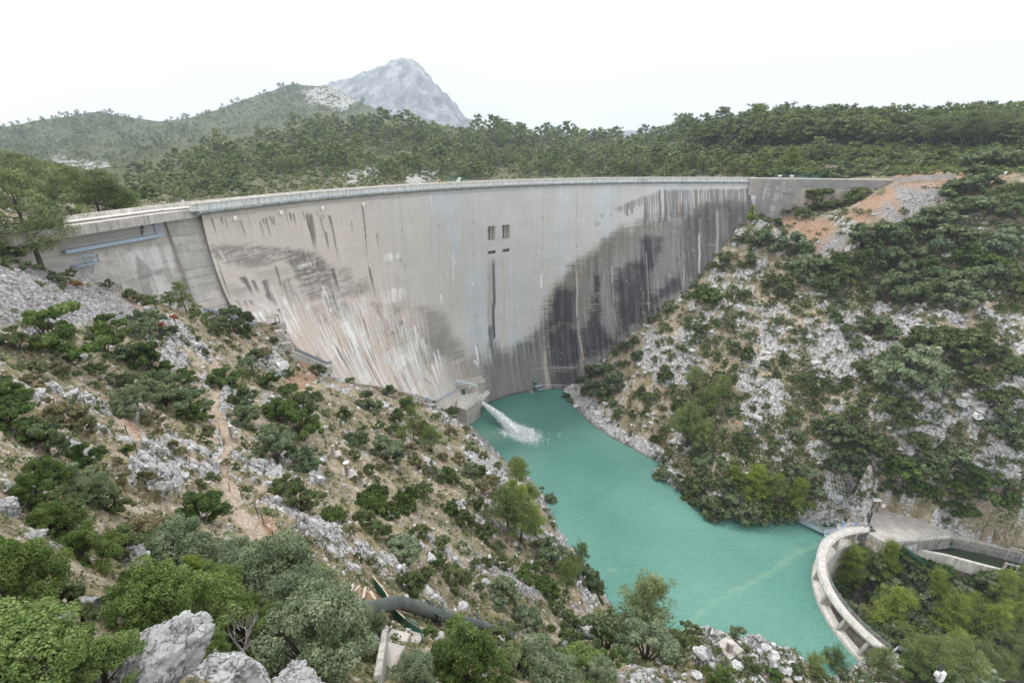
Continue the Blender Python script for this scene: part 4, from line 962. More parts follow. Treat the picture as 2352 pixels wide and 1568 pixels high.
for a, b_ in ((pE, pB), (pB, pA)):
    mbc.bar((*(a+npier*-.9), ZW+.10), (*(b_+npier*-.9), ZW+.10), 2.6, .2)
dam_child('wing_coping', mbc, M_CONCL)
# ---- right wing wall
def paint_rwing(s, d, L_, qx, qy):
    n = fbm2(s/2, d/2, 4, 441); v = fbm2(s/.6, d/6, 4, 445); h = fbm2(s/3, d/.5, 3, 449)
    cr = np.array([.47, .40, .32]); g = np.array([.27, .26, .255])
    w = sstep(15, 22, s+3*(n-.5))*sstep(3.0, 3.6, d); c = g*(1-w[..., None])+cr*w[..., None]
    c *= (.8+.5*(n-.1)*1.0)[..., None]
    w = (sstep(.56, .70, v*.6+h*.4)*.6*(s < 18))[..., None]; c = c*(1-w)+np.array([.55, .54, .53])*w
    w = (sstep(.56, .70, v)*.5*(s > 16)*(d > 3))[..., None]; c = c*(1-w)+np.array([.22, .19, .16])*w
    w = (sstep(.60, .70, h)*.45*(s > 16)*(d > 9))[..., None]; c = c*(1-w)+np.array([.24, .22, .19])*w
    w = sstep(5, 3.5, s)[..., None]*.5; c = c*(1-w)+np.array([.36, .33, .29])*w
    return np.clip(c, .02, .8)
block_face('right_wing_wall', WR0-np.array([1.2, 1.0]), WR1, CREST-.35, 40, lambda d: .015*d+.35, M_FACE, 3, paint=paint_rwing)
mbc = MB(); mbc.bar((WR0[0]-1, WR0[1]-.2, CREST-.2), (WR1[0], WR1[1]+.6, CREST-.2), 1.8, .3); dam_child('wing_coping', mbc, M_CONCL)
# ------------------------------------------------------------------ pool
def water_material():
    m, nt, b = newmat('turquoise_water'); L = nt.links
    g = N(nt, 'ShaderNodeNewGeometry').outputs['Position']
    n = N(nt, 'ShaderNodeTexNoise'); n.inputs['Scale'].default_value = .03; n.inputs['Detail'].default_value = 4; L.new(g, n.inputs['Vector'])
    c = ramp(nt, n.outputs['Fac'], [(.35, (.075, .215, .175)), (.65, (.125, .285, .235))])
    sx = N(nt, 'ShaderNodeSeparateXYZ'); L.new(g, sx.inputs[0])
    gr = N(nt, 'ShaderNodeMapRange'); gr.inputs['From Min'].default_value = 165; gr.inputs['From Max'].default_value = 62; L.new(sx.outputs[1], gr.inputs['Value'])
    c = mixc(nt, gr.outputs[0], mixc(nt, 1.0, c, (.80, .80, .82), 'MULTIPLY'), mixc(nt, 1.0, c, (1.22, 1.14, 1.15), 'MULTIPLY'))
    # pale silty lines drifting towards the weir, and cloudy water by the jet
    n2 = N(nt, 'ShaderNodeTexNoise'); n2.inputs['Scale'].default_value = .10; n2.inputs['Detail'].default_value = 6; L.new(g, n2.inputs['Vector'])
    at = N(nt, 'ShaderNodeAttribute'); at.attribute_name = 'lc'; sp = N(nt, 'ShaderNodeSeparateColor'); L.new(at.outputs['Color'], sp.inputs[0])
    c = mixc(nt, sp.outputs[0], c, (.22, .36, .26)); c = mixc(nt, sp.outputs[1], c, (.85, .90, .88)); c = mixc(nt, sp.outputs[2], c, (.05, .07, .04))
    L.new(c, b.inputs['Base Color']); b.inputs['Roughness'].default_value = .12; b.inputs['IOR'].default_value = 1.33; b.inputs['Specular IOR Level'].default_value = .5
    mp = N(nt, 'ShaderNodeMapping'); mp.inputs['Rotation'].default_value = (0, 0, R_(35)); mp.inputs['Scale'].default_value = (1, 2.6, 1); L.new(g, mp.inputs['Vector'])
    w1 = N(nt, 'ShaderNodeTexNoise'); w1.inputs['Scale'].default_value = .55; w1.inputs['Detail'].default_value = 5; w1.inputs['Roughness'].default_value = .6; L.new(mp.outputs[0], w1.inputs['Vector'])
    w2 = N(nt, 'ShaderNodeTexWave'); w2.inputs['Scale'].default_value = .16; w2.inputs['Distortion'].default_value = 9; w2.inputs['Detail'].default_value = 3; w2.inputs['Detail Scale'].default_value = 1.5; L.new(mp.outputs[0], w2.inputs['Vector'])
    h = mth(nt, 'ADD', w1.outputs['Fac'], mth(nt, 'MULTIPLY', w2.outputs['Fac'], .25))
    bump(nt, b, h, .8, .45)
    return m
M_WATER = water_material()
# outline of the pool in plan: right shore, weir arc, left shore, dam foot (all a little inside the banks)
WEIR_PX = [(1985, 1222), (1960, 1231), (1930, 1247), (1905, 1270), (1887, 1300), (1882, 1340), (1888, 1385), (1905, 1430), (1932, 1475), (1965, 1515), (2000, 1548)]
WIN = np.array([wpt(x, y, .5) for x, y in [(1995, 1242), (1973, 1249), (1951, 1259), (1925, 1271), (1905, 1285)]])
WOUT = np.array([wpt(x, y, .3) for x, y in [(1870, 1339), (1871, 1365), (1888, 1405), (1918, 1455), (1955, 1495)]])
def fit_circle(P):
    A = np.c_[2*P, np.ones(len(P))]; s = np.linalg.lstsq(A, (P**2).sum(1), rcond=None)[0]
    return s[0], s[1], math.sqrt(s[2]+s[0]**2+s[1]**2)
_c = np.array(fit_circle(np.r_[WIN, WOUT])[:2])
for _ in range(8):       # inner points lie 1.3 m inside the lip's middle, outer points 1.2 m outside
    o1 = (WIN-_c)/np.linalg.norm(WIN-_c, axis=1)[:, None]*1.6; o2 = (WOUT-_c)/np.linalg.norm(WOUT-_c, axis=1)[:, None]*1.2
    WCX, WCY, WR = fit_circle(np.r_[WIN+o1, WOUT-o2]); _c = np.array([WCX, WCY])
WR += .9
WA = np.array([wpt(x, y, .0) for x, y in WEIR_PX]); WA = _c+(WA-_c)/np.linalg.norm(WA-_c, axis=1)[:, None]*WR
wa0 = math.atan2(WA[0][1]-WCY, WA[0][0]-WCX) % (2*math.pi); wa1 = math.atan2(WA[-1][1]-WCY, WA[-1][0]-WCX) % (2*math.pi)
def weir_pt(a, out=0.0):     # out > 0 downstream (towards the centre of the arc)
    r = WR-out; return WCX+r*math.cos(a), WCY+r*math.sin(a)
# grid of water cells, dropped where they lie downstream of the weir
gx, gy = np.arange(-40, 128, .5), np.arange(38, 190, .5)
GX, GY = np.meshgrid(gx, gy, indexing='ij')
dist = np.hypot(GX-WCX, GY-WCY)
ang = np.arctan2(GY-WCY, GX-WCX) % (2*np.pi)
down = (dist < WR-.9)
# everything on the downstream side of the weir chord and its abutments
c0, c1 = WA[0], WA[-1]; ch = c1-c0; nrm = np.array([-ch[1], ch[0]]); nrm = nrm*np.sign(nrm@(np.array([WCX, WCY])-WA[5]))
down |= ((GX-c0[0])*nrm[0]+(GY-c0[1])*nrm[1] > 0) & (GX < 200) & ((GX-c0[0])*ch[0]+(GY-c0[1])*ch[1] > 0)
pf_ = polydist(GX, GY, PLAT) > 1.0
down |= pf_
kill = (GX > c0[0]+3) & (GY < c0[1]-4)
down |= kill
wx_, wy_, _ = to_px(GX, GY, 0*GX)
silt = np.zeros(GX.shape)
for line in ([(1540, 1480), (1620, 1395), (1700, 1352), (1770, 1315), (1830, 1270), (1878, 1250)],):
    d = np.full(GX.shape, 1e9)
    for (ax, ay), (bx, by) in zip(line[:-1], line[1:]):
        vx, vy = bx-ax, by-ay; t = np.clip(((wx_-ax)*vx+(wy_-ay)*vy)/(vx*vx+vy*vy), 0, 1); d = np.minimum(d, np.hypot(wx_-ax-t*vx, wy_-ay-t*vy))
    silt = np.maximum(silt, sstep(11, 2, d+(fbm2(GX/2, GY/2, 3, 7)-.5)*18)*.40)
silt = np.maximum(silt, .5*sstep(60, 5, np.hypot((wx_-1120)*.8, (wy_-1000)*2.2)))
silt = np.maximum(silt, .5*sstep(16, 4, np.hypot((wx_-1405), (wy_-1308)*2.5)))
foam = sstep(1.0, .15, np.hypot((wx_-1192-.1*(wy_-990))/52, (wy_-992-.02*(wx_-1192))/17)+(fbm2(GX/1.2, GY/1.2, 4, 9)-.5)*1.1)
foam = np.maximum(foam, .2*sstep(.58, .75, fbm2(GX/.8, GY/.8, 4, 19))*sstep(1, .2, np.hypot((wx_-1240)/90, (wy_-1003)/26)))
dk = .8*sstep(1, .3, np.hypot((wx_-1925)/38, (wy_-1205)/12))
lc = np.stack([silt, foam, dk], -1).reshape(-1, 3)
Iq = np.arange(len(gx)-1)[:, None]*len(gy); Jq = np.arange(len(gy)-1)[None]
a = (Iq+Jq)[~(down[:-1, :-1] | down[1:, 1:] | down[1:, :-1] | down[:-1, 1:])].ravel(); ng = len(gy)
me = np_mesh('water', np.stack([GX, GY, 0*GX], -1).reshape(-1, 3), np.stack([a, a+ng, a+ng+1, a+1], -1), True, {'lc': lc})
tag(link('water', me, M_WATER), kind='structure')
# ------------------------------------------------------------------ the small curved dam (weir) with its footbridge
weir = empty('weir', (WCX, WCY, 0)); WO = -Vector((WCX, WCY, 0))
tag(weir, 'small semicircular concrete weir with a footbridge on piers across the lower end of the pool', 'weir')
def wsweep(name, prof, a0, a1, n, mat, parent=weir, off=None):
    k = len(prof); Vv = []
    for i, t in enumerate(np.linspace(a0, a1, n)):
        dz = 0 if off is None else off(i/(n-1))
        for o_, z in prof:
            x, y = weir_pt(t, o_); Vv.append((x, y, z+(dz if z > -5 else 0)))
    Ff = [(i*k+j, i*k+(j+1) % k, (i+1)*k+(j+1) % k, (i+1)*k+j) for i in range(n-1) for j in range(k)]
    mb = MB(); mb.add(Vv, Ff); mb.add([Vv[j] for j in range(k)], [tuple(range(k))]); mb.add([Vv[(n-1)*k+j] for j in range(k)], [tuple(reversed(range(k)))])
    return mb.build(name, mat, parent, loc=WO)
_s = 1 if wa1 > wa0 else -1
ea0, ea1 = wa0-_s*.04, wa1+_s*.30
wsweep('weir_wall', [(-.35, -14), (2.2, -14), (2.0, WEIR_Z-.5), (1.7, WEIR_Z-.25), (.5, WEIR_Z+.25), (-.2, WEIR_Z), (-.35, WEIR_Z-.6)], ea0, ea1, 70, M_CONCL)
DECK = PLATZ
# the footbridge deck, measured on its own line in the picture
DK = [(2000, 1210), (1937, 1227), (1906, 1249), (1888, 1283), (1886, 1312), (1896, 1345), (1912, 1374), (1941, 1410), (1975, 1440), (2010, 1470), (2038, 1494)]
DP = np.array([wpt(x, y, DECK) for x, y in DK]); bcx, bcy, br = fit_circle(DP)
ba0 = math.atan2(DP[0][1]-bcy, DP[0][0]-bcx) % (2*math.pi); ba1 = math.atan2(DP[-1][1]-bcy, DP[-1][0]-bcx) % (2*math.pi)
def brp(a, o, z): return (bcx+(br-o)*math.cos(a), bcy+(br-o)*math.sin(a), z)
print('WEIR', WCX, WCY, WR, 'deck', bcx, bcy, br, math.degrees(wa0), math.degrees(wa1), math.degrees(ba0), math.degrees(ba1))
def bsweep(name, prof, a0, a1, n, mat, parent=weir):
    k = len(prof); Vv = [brp(t, o_, z) for t in np.linspace(a0, a1, n) for o_, z in prof]
    Ff = [(i*k+j, i*k+(j+1) % k, (i+1)*k+(j+1) % k, (i+1)*k+j) for i in range(n-1) for j in range(k)]
    mb = MB(); mb.add(Vv, Ff); mb.add([Vv[j] for j in range(k)], [tuple(range(k))]); mb.add([Vv[(n-1)*k+j] for j in range(k)], [tuple(reversed(range(k)))])
    return mb.build(name, mat, parent, loc=WO)
bsweep('footbridge_deck', [(-.95, DECK-.45), (.95, DECK-.45), (.95, DECK), (-.95, DECK)], ba0-.02*_s, ba1, 60, M_CONCL)
for fr in (.10, .24, .40, .555, .70, .83, .94):
    a = ba0+(ba1-ba0)*fr
    x0, y0, _ = brp(a, .1, 0); aw = math.atan2(y0-WCY, x0-WCX)
    x1, y1 = weir_pt(aw, .9)
    rad = Vector((math.cos(a), math.sin(a), 0)); tan = Vector((-rad.y, rad.x, 0))
    up = [Vector((x0, y0, 0))+rad*i*.75+tan*j*.3 for i, j in ((-1, -1), (1, -1), (1, 1), (-1, 1))]
    lo = [Vector((x1, y1, 0))+rad*i*1.15+tan*j*.3 for i, j in ((-1, -1), (1, -1), (1, 1), (-1, 1))]
    mb = MB(); mb.add([(p.x, p.y, WEIR_Z-.4) for p in lo]+[(p.x, p.y, DECK-.45) for p in up], [(3, 2, 1, 0), (4, 5, 6, 7), (0, 1, 5, 4), (1, 2, 6, 5), (2, 3, 7, 6), (3, 0, 4, 7)])
    mb.build('bridge_pier', M_CONC, weir, loc=WO)
def brail(a0, a1, o, n, name):
    mb = MB(); ts = np.linspace(a0, a1, n)
    for h in (.35, .7, 1.05): mb.tube([brp(t, o, DECK+h) for t in ts], .035, 5)
    for t in ts[::3]: mb.bar(brp(t, o, DECK-.3), brp(t, o, DECK+1.05), .06)
    mb.build(name, M_STEEL, weir, loc=WO)
brail(ba0, ba1, -.9, 46, 'handrail'); brail(ba0, ba1, .9, 46, 'handrail')

# ---- platform and abutment at the right end
plat = empty('abutment_platform', (*PLAT[0], 0)); PO = -Vector(plat.location)
tag(plat, 'weathered concrete platform with retaining walls at the right end of the footbridge', 'platform')
Pz = PLATZ
mb = MB(); mb.prism(PLAT[::-1], Pz-.45, Pz); mb.build('slab', M_CONC, plat, loc=PO)
q0, q1, q2, q3 = wpt(1998, 1228, Pz), wpt(2035, 1247, Pz), wpt(2078, 1244, Pz), wpt(2188, 1233, Pz)
def wallm(pts, zt, zb, thick, name, mat, parent, loc):
    mb = MB()
    for (a, b_) in zip(pts[:-1], pts[1:]):
        a, b_ = Vector((*a, 0)), Vector((*b_, 0)); d = (b_-a).normalized(); n = Vector((d.y, -d.x, 0))
        if n.y > 0: n = -n
        a1, b1 = a-n*thick, b_-n*thick
        mb.prism([(a.x, a.y), (b_.x, b_.y), (b1.x, b1.y), (a1.x, a1.y)], zb, zt)
    return mb.build(name, mat, parent, loc=loc)
wallm([q0, q1], Pz-.46, -13, .6, 'retaining_wall', M_CONC, plat, PO)
wallm([q1, q2], Pz-.46, -12, .6, 'retaining_wall', M_CONC, plat, PO)
wallm([q2, q3], Pz-.46, CANZ-.4, .6, 'retaining_wall', M_CONCD, plat, PO)
mb = MB()
def railing(mb, pts, h=1.05, step=1.6, r=.035, mid=(.5,)):
    for a, b_ in zip(pts[:-1], pts[1:]):
        a, b_ = Vector(a), Vector(b_); n = max(1, int((b_-a).length/step))
        for k in range(n+1):
            p = a.lerp(b_, k/n); mb.bar(p, p+Vector((0, 0, h)), r*1.5)
        for hh in (h,)+tuple(m*h for m in mid): mb.bar(a+Vector((0, 0, hh)), b_+Vector((0, 0, hh)), r*2)
railing(mb, [(*q1, Pz), (*q2, Pz)]); railing(mb, [(*wpt(2100, 1241, Pz), Pz), (*wpt(2160, 1227, Pz), Pz), (*wpt(2186, 1232, Pz), Pz)])
mb.build('handrail', M_STEEL, plat, loc=PO)
# steel stair down to the canal
st = empty('steel_stair', (*q2, 0)); tag(st, 'dark steel stair going down from the platform to the canal wall', 'stair')
a, b_ = Wz(2070, 1250, Pz-.4), Wz(2118, 1290, CANZ+.2)
a = Vector((a.x, a.y-.4, Pz-.5)); b_ = Vector((b_.x, b_.y, CANZ+.3)); SO = -Vector(st.location)
mb = MB(); mb.bar(a, b_, .15, .4); mb.bar(a+Vector((0, -.9, 0)), b_+Vector((0, -.9, 0)), .15, .4); mb.build('stringer', M_GREEN, st, loc=SO)
mb = MB()
for k in range(14):
    p = a.lerp(b_, k/13); mb.box(p+Vector((0, -.45, .1)), (.35, .8, .05))
mb.build('tread', M_DARK, st, loc=SO)
mb = MB(); railing(mb, [a+Vector((0, -.9, 0)), b_+Vector((0, -.9, 0))], .95, 1.2, .03); mb.build('handrail', M_GREEN, st, loc=SO)
# ---- canal
can = empty('canal', (*wpt(2200, 1280, CANZ), 0)); CO = -Vector(can.location)
tag(can, 'dark water canal between concrete walls below the right rock face', 'canal')
ca = [wpt(x, y, CANZ) for x, y in [(2106, 1262), (2180, 1277), (2250, 1296), (2325, 1315), (2352, 1318), (2480, 1345)]]
cb = [wpt(x, y, CANZ) for x, y in [(2185, 1243), (2250, 1255), (2352, 1280), (2500, 1310)]]
wallm(ca, CANZ, -9, .7, 'outer_wall', M_CONCL, can, CO)
wallm(cb, CANZ+.3, -4, -.6, 'inner_wall', M_CONCD, can, CO)
ci = [wpt(2110, 1240, CANZ)]+cb
mb = MB(); mb.add([(*p, CANZ-1.4) for p in ca]+[(*p, CANZ-1.4) for p in ci[::-1]], [tuple(range(len(ca)+len(ci)))])
M_CANW, nt_, b__ = newmat('dark_canal_water'); b__.inputs['Base Color'].default_value = (.035, .05, .03, 1); b__.inputs['Roughness'].default_value = .08
mb.build('canal_water', M_CANW, can, loc=CO)
mb = MB()
cw = [wpt(x, y, CANZ+.3) for x, y in [(2188, 1236), (2250, 1247), (2352, 1270), (2500, 1300)]]
wallm(cw, CANZ+.32, -3, 1.6, 'service_path', M_CONC, can, CO)
# sluice frame
sl = empty('sluice_gate', (*wpt(2315, 1318, CANZ), CANZ)); SLO = -Vector(sl.location)
tag(sl, 'small sluice gate with two concrete posts on a ledge of the canal wall', 'sluice gate')
for x in (2303, 2331):
    p = Wz(x, 1310 if x < 2310 else 1317, CANZ); MB().box((p.x, p.y, CANZ+1.2), (.45, .45, 2.4)).build('post', M_CONC, sl, loc=SLO)
p, p2 = Wz(2303, 1310, CANZ), Wz(2331, 1317, CANZ)
mb = MB(); mb.bar(p+Vector((0, 0, 2.2)), p2+Vector((0, 0, 2.2)), .2); mb.bar(p.lerp(p2, .5)+Vector((0, 0, .2)), p.lerp(p2, .5)+Vector((0, 0, 2.6)), .12); mb.build('crossbar', M_STEEL, sl, loc=SLO)
MB().box(p.lerp(p2, .5)+Vector((0, 0, .9)), ((p2-p).length*.8, .1, 1.5), math.atan2(p2.y-p.y, p2.x-p.x)).build('gate_leaf', M_DARK, sl, loc=SLO)
pl_ = [wpt(x, y, CANZ) for x, y in [(2285, 1311), (2352, 1330), (2352, 1338), (2292, 1321)]]; mb = MB(); mb.prism(pl_, CANZ-.3, CANZ+.06); mb.build('ledge', M_CONCL, sl, loc=SLO)
# steel goal-shaped frame behind the sluice
fr = empty('pipe_frame', (*wpt(2300, 1275, CANZ), CANZ)); FO = -Vector(fr.location); tag(fr, 'thin grey steel portal frame beside the canal path, above the sluice', 'frame')
p, p2 = Wz(2308, 1284, CANZ+.3), Wz(2342, 1292, CANZ+.3)
for q in (p, p2): MB().bar(q, q+Vector((0, 0, 3.6)), .12).build('post', M_STEEL, fr, loc=FO)
MB().bar(p+Vector((0, 0, 3.6)), p2+Vector((0, 0, 3.6)), .12).build('crossbar', M_STEEL, fr, loc=FO)
# ---- left abutment platform of the weir
lp = empty('landing_platform', (*LPLAT[0], 3.6)); LO = -Vector(lp.location)
tag(lp, 'pale concrete landing at the lower end of the footbridge, by the near bank', 'platform')
mb = MB(); mb.prism(LPLAT[::-1], 2.9, 4.02); mb.build('slab', M_CONCL, lp, loc=LO)
mb = MB(); e0, e1, e2, e3 = [Vector((*wpt(x, y, 4.02), 4.02)) for x, y in [(2046, 1503), (2060, 1492), (2105, 1512), (2128, 1540)]]
railing(mb, [e0, e1, e2, e3], 1.1, 1.5, .04, (.35, .68)); railing(mb, [Vector((*wpt(2040, 1530, 4.0), 4.0)), Vector((*wpt(2062, 1553, 4.0), 4.0))], 1.1)
mb.build('handrail', M_STEEL, lp, loc=LO)
# camera post with boxes
cpst = empty('monitoring_post', W(2150, 1560, 79)); KO = -Vector(cpst.location)
tag(cpst, 'grey monitoring cabinet with a tilted panel on a post at the lower edge', 'cabinet')
k0 = W(2150, 1562, 79); mb = MB(); mb.bar(k0, k0+Vector((0, 0, 3.0)), .12); mb.build('pole', M_STEEL, cpst, loc=KO)
MB().box(k0+Vector((.5, 0, 1.0)), (.9, .6, 1.9), .2).build('cabinet', M_WHITE, cpst, loc=KO)
MB().box(k0+Vector((-.4, 0, 1.6)), (.6, .5, .7), .4).build('box', M_WHITE, cpst, loc=KO)
MB().box(k0+Vector((-.1, 0, 3.0)), (1.0, .7, .08), M=Matrix.Rotation(.6, 3, 'X') @ Matrix.Rotation(.5, 3, 'Z')).build('panel', M_DARK, cpst, loc=KO)
# ---- slide gate hoist and boxes beside the platform
ho = empty('gate_hoist', (*wpt(1998, 1195, Pz), Pz)); HO = -Vector(ho.location)
tag(ho, 'steel lattice gate hoist with white instrument boxes behind the footbridge end', 'hoist')
p = Wz(1992, 1200, Pz); q = Wz(2006, 1176, Pz)
mb = MB()
for s_ in (-.5, .5):
    a = Vector((p.x+s_, p.y, Pz)); mb.bar(a, a+Vector((0, 0, 3.2)), .12)
    a = Vector((q.x+s_*1.6, q.y, Pz)); mb.bar(a, a+Vector((0, 0, 3.4)), .14)
    for k in range(5): mb.bar((p.x-.5, p.y, Pz+.3+k*.6), (p.x+.5, p.y, Pz+.9+k*.6*(1 if s_ > 0 else .9)), .07)
mb.bar((q.x-.8, q.y, Pz+3.4), (q.x+.8, q.y, Pz+3.4), .16); mb.build('frame', M_DARK, ho, loc=HO)
MB().box((q.x-.2, q.y, Pz+3.9), (2.0, .8, .35)).build('roof_panel', M_WHITE, ho, loc=HO)
for dx, z_ in ((-1.6, 2.6), (1.9, 2.2)): MB().box((q.x+dx, q.y, Pz+z_), (.8, .4, .95)).build('instrument_box', M_WHITE, ho, loc=HO)
mb = MB(); mb.bar((q.x+1.1, q.y, Pz), (q.x+.9, q.y, Pz+5.6), .08); mb.build('mast', M_STEEL, ho, loc=HO)
# slanting concrete guide wall by the hoist
gw = MB(); a, b_, c_ = Wz(1976, 1204, 1), Wz(1984, 1190, 1), Wz(1990, 1170, 2)
gw.add([(a.x-.3, a.y, -2), (a.x+.3, a.y, -2), (c_.x+.6, c_.y, 0), (c_.x, c_.y, 0), (a.x-.2, a.y, 1.5), (a.x+.2, a.y, 1.5), (c_.x+.3, c_.y, 6.0), (c_.x, c_.y, 6.0)], [(3, 2, 1, 0), (4, 5, 6, 7), (0, 1, 5, 4), (1, 2, 6, 5), (2, 3, 7, 6), (3, 0, 4, 7)])
tag(gw.build('guide_wall', M_CONCL), 'narrow sloping concrete wall rising behind the footbridge beside the hoist', 'wall')
# ---- trash boom: floating steel footway into the pool
bo = empty('walkway_boom', (*wpt(1850, 1205, .6), .6)); BO = -Vector(bo.location)
tag(bo, 'grey steel mesh walkway running from the wooded shore to the footbridge', 'walkway')
a, b_ = Wz(1805, 1180, .8), Wz(1890, 1222, .8); c_ = Wz(1925, 1217, .9)
mb = MB(); mb.bar(a, b_, .9, .25); mb.bar(b_, c_, 1.0, .25); mb.build('deck', M_STEELB, bo, loc=BO)
mb = MB(); d = (b_-a).normalized(); n = Vector((-d.y, d.x, 0))*.45
railing(mb, [a+n, b_+n], 1.1, 1.8, .04, (.3, .6)); railing(mb, [a-n, b_-n], 1.1, 1.8, .04, (.3, .6)); railing(mb, [b_+n, c_+n], 1.1, 1.8, .04); railing(mb, [b_-n, c_-n], 1.1, 1.8, .04)
mb.build('handrail', M_STEEL, bo, loc=BO)
MB().bar(Wz(1842, 1202, .6), Wz(1868, 1188, 3.0), .4, .3).build('brace', M_STEEL, bo, loc=BO)
MB().bar(Wz(1890, 1222, .5), Wz(1904, 1240, 1.0), .3).build('brace', M_STEELL, bo, loc=BO)
# two blue hand wheels on a small railed gangway
gg = empty('valve_gangway', (*wpt(1940, 1215, 3), 2)); GO_ = -Vector(gg.location)
tag(gg, 'small railed gangway with two blue hand wheels behind the footbridge', 'gangway')
a, b_ = Wz(1926, 1215, 2.6), Wz(1980, 1214, 2.6)
MB().bar(a, b_, 1.4, .2).build('deck', M_STEELL, gg, loc=GO_)
mb = MB(); railing(mb, [a+Vector((0, .7, 0)), b_+Vector((0, .7, 0))], 1.1, 1.6, .04); railing(mb, [a+Vector((0, -.7, 0)), a+Vector((0, .7, 0))], 1.1); mb.build('handrail', M_WHITE, gg, loc=GO_)
M_BLUE = mat_plain('blue_paint', (.06, .22, .60), .4, .1, 2)
for x in (1937, 1965):
    p = Wz(x, 1202, 4.2); mb = MB(); mb.tube([p+Vector((.38*math.cos(t), .38*math.sin(t), 0)) for t in np.linspace(0, 2*math.pi, 17)], .06, 5); mb.bar(p-Vector((.38, 0, 0)), p+Vector((.38, 0, 0)), .06); mb.bar(p-Vector((0, .38, 0)), p+Vector((0, .38, 0)), .06); mb.bar(p, p-Vector((0, 0, 1.5)), .08)
    mb.build('hand_wheel', M_BLUE, gg, loc=GO_)
# ------------------------------------------------------------------ placing things on the ground
_RL = np.exp(LR)
_EL = (TZ-CAMZ)/_RL[None]
def ground_hit(x, y, rmin=0.0):
    v = ray(x, y); az = math.atan2(v[0], v[1]); h = math.hypot(v[0], v[1]); e = v[2]/h
    fi = (az-AZ0)/(AZ1-AZ0)*(NA-1)
    if fi < 0 or fi > NA-1.01: return None
    i = int(fi); u = fi-i; col = _EL[i]*(1-u)+_EL[i+1]*u
    m = (col >= e) & (_RL > rmin); k = int(np.argmax(m))
    if not m[k] or k == 0: return None
    a, b_ = col[k-1]-e, col[k]-e; f = -a/(b_-a) if b_ > a else 0
    r = _RL[k-1]*(1-f)+_RL[k]*f
    return Vector((r*math.sin(az), r*math.cos(az), e*r+CAMZ)), r/h, i, k
def ground_z(X, Y):
    X = np.asarray(X, float); Y = np.asarray(Y, float)
    return _bil(TZ, AZ, LR, np.arctan2(X, Y), np.log(np.hypot(X, Y)))
def hidden_by_dam(p):
    """is this point behind the dam as seen from the camera"""
    d = Vector(p)-Vector((0, 0, CAMZ))
    for f in np.linspace(.35, .97, 22):
        q = Vector((0, 0, CAMZ))+d*f
        if q.z < CREST+1 and q.y > 60:
            t_ = math.atan2(q.y-DCY, q.x-DCX) % (2*math.pi)
            if TH_E-.3 < t_ < math.radians(182) and abs(math.hypot(q.x-DCX, q.y-DCY)-DR) < 6: return True
    return False

# ------------------------------------------------------------------ foliage meshes
def unit(v): return v/np.maximum(np.linalg.norm(v, axis=-1, keepdims=True), 1e-9)
def leaf_quads(C, Nn, Ls, Ws, rng):
    n = len(C); r = unit(rng.normal(size=(n, 3))); a = unit(r-Nn*(r*Nn).sum(-1, keepdims=True)); b_ = np.cross(Nn, a)
    L_ = (Ls*rng.uniform(.6, 1.3, n))[:, None]/2; W_ = (Ws*rng.uniform(.6, 1.3, n))[:, None]/2
    V = np.stack([C-a*L_, C+b_*W_-a*L_*.1, C+a*L_, C-b_*W_+a*L_*.1], 1)
    return V.reshape(-1, 3), np.arange(4*n).reshape(n, 4)
def blob_leaves(cen, rad, n, Ls, Ws, rng, up=.25, shell=.55, pick=None):
    """leaves spread over clumps: cen (m,3), rad (m,3)"""
    cen = np.asarray(cen, float); rad = np.asarray(rad, float); m = len(cen)
    w = (rad[:, 0]*rad[:, 1])**1.0; k = rng.choice(m, n, p=w/w.sum())
    d = unit(rng.normal(size=(n, 3))); d[:, 2] = np.where(rng.random(n) < .35, np.abs(d[:, 2]), d[:, 2])
    q = (shell+(1-shell)*rng.random(n)**.6)*(1+.10*rng.normal(size=n))
    P = cen[k]+d*rad[k]*q[:, None]
    Nn = unit(d*.7+rng.normal(size=(n, 3))*.55+np.array([0, 0, up]))
    V, F = leaf_quads(P, Nn, Ls, Ws, rng)
    pk = rng.random(m)[k]*.7+rng.random(n)*.3
    br = np.clip(rng.normal(.5, .17, n), 0, 1)
    lc = np.repeat(np.stack([pk, br, np.zeros(n)], -1), 4, 0)
    return V, F, lc
def tube_np(pts, rs, k=6):
    mb = MB(); mb.tube(pts, rs, k, cap=False); return np.array([tuple(v) for v in mb.v]), np.array(mb.f)
def join(parts):
    Vs, Fs, Ls = [], [], []; o = 0; mi = []
    for (V, F, lc, m) in parts:
        Vs.append(V); Fs.append(F+o); Ls.append(lc if lc is not None else np.full((len(V), 3), .5)); mi.append(np.full(len(F), m)); o += len(V)
    return np.concatenate(Vs), np.concatenate(Fs), np.concatenate(Ls), np.concatenate(mi)
def bush_mesh(name, seed, n, Ls, Ws, w=1.5, h=2.2, lobes=22, mat=None, sub=5, ragged=.25, stems=False):
    """rounded broadleaf shrub, half width w, height h; the base is at z = 0"""
    rng = np.random.default_rng(seed); cen, rad = [], []
    for i in range(lobes):
        a = rng.uniform(0, 2*math.pi); u = rng.random()**.8; q = math.sqrt(max(0, 1-u*u))*rng.uniform(.72, .95)*.80; z = (u*.80*rng.uniform(.85, 1.0)+.04)*h
        x, y = w*q*math.cos(a), w*q*math.sin(a); r = w*rng.uniform(.22, .40)
        for j in range(sub):
            d = unit(rng.normal(size=3)); d[2] = abs(d[2])*.9
            rr = r*rng.uniform(.35, .60); cen.append(np.array([x, y, z])+d*r*rng.uniform(.5, .95+ragged)); rad.append([rr, rr, rr*.8])
    V, F, lc = blob_leaves(cen, rad, n, Ls, Ws, rng)
    V[:, 2] = np.maximum(V[:, 2], -.25)
    me = np_mesh(name, V, F, False, {'lc': lc}); me.materials.append(mat); return me
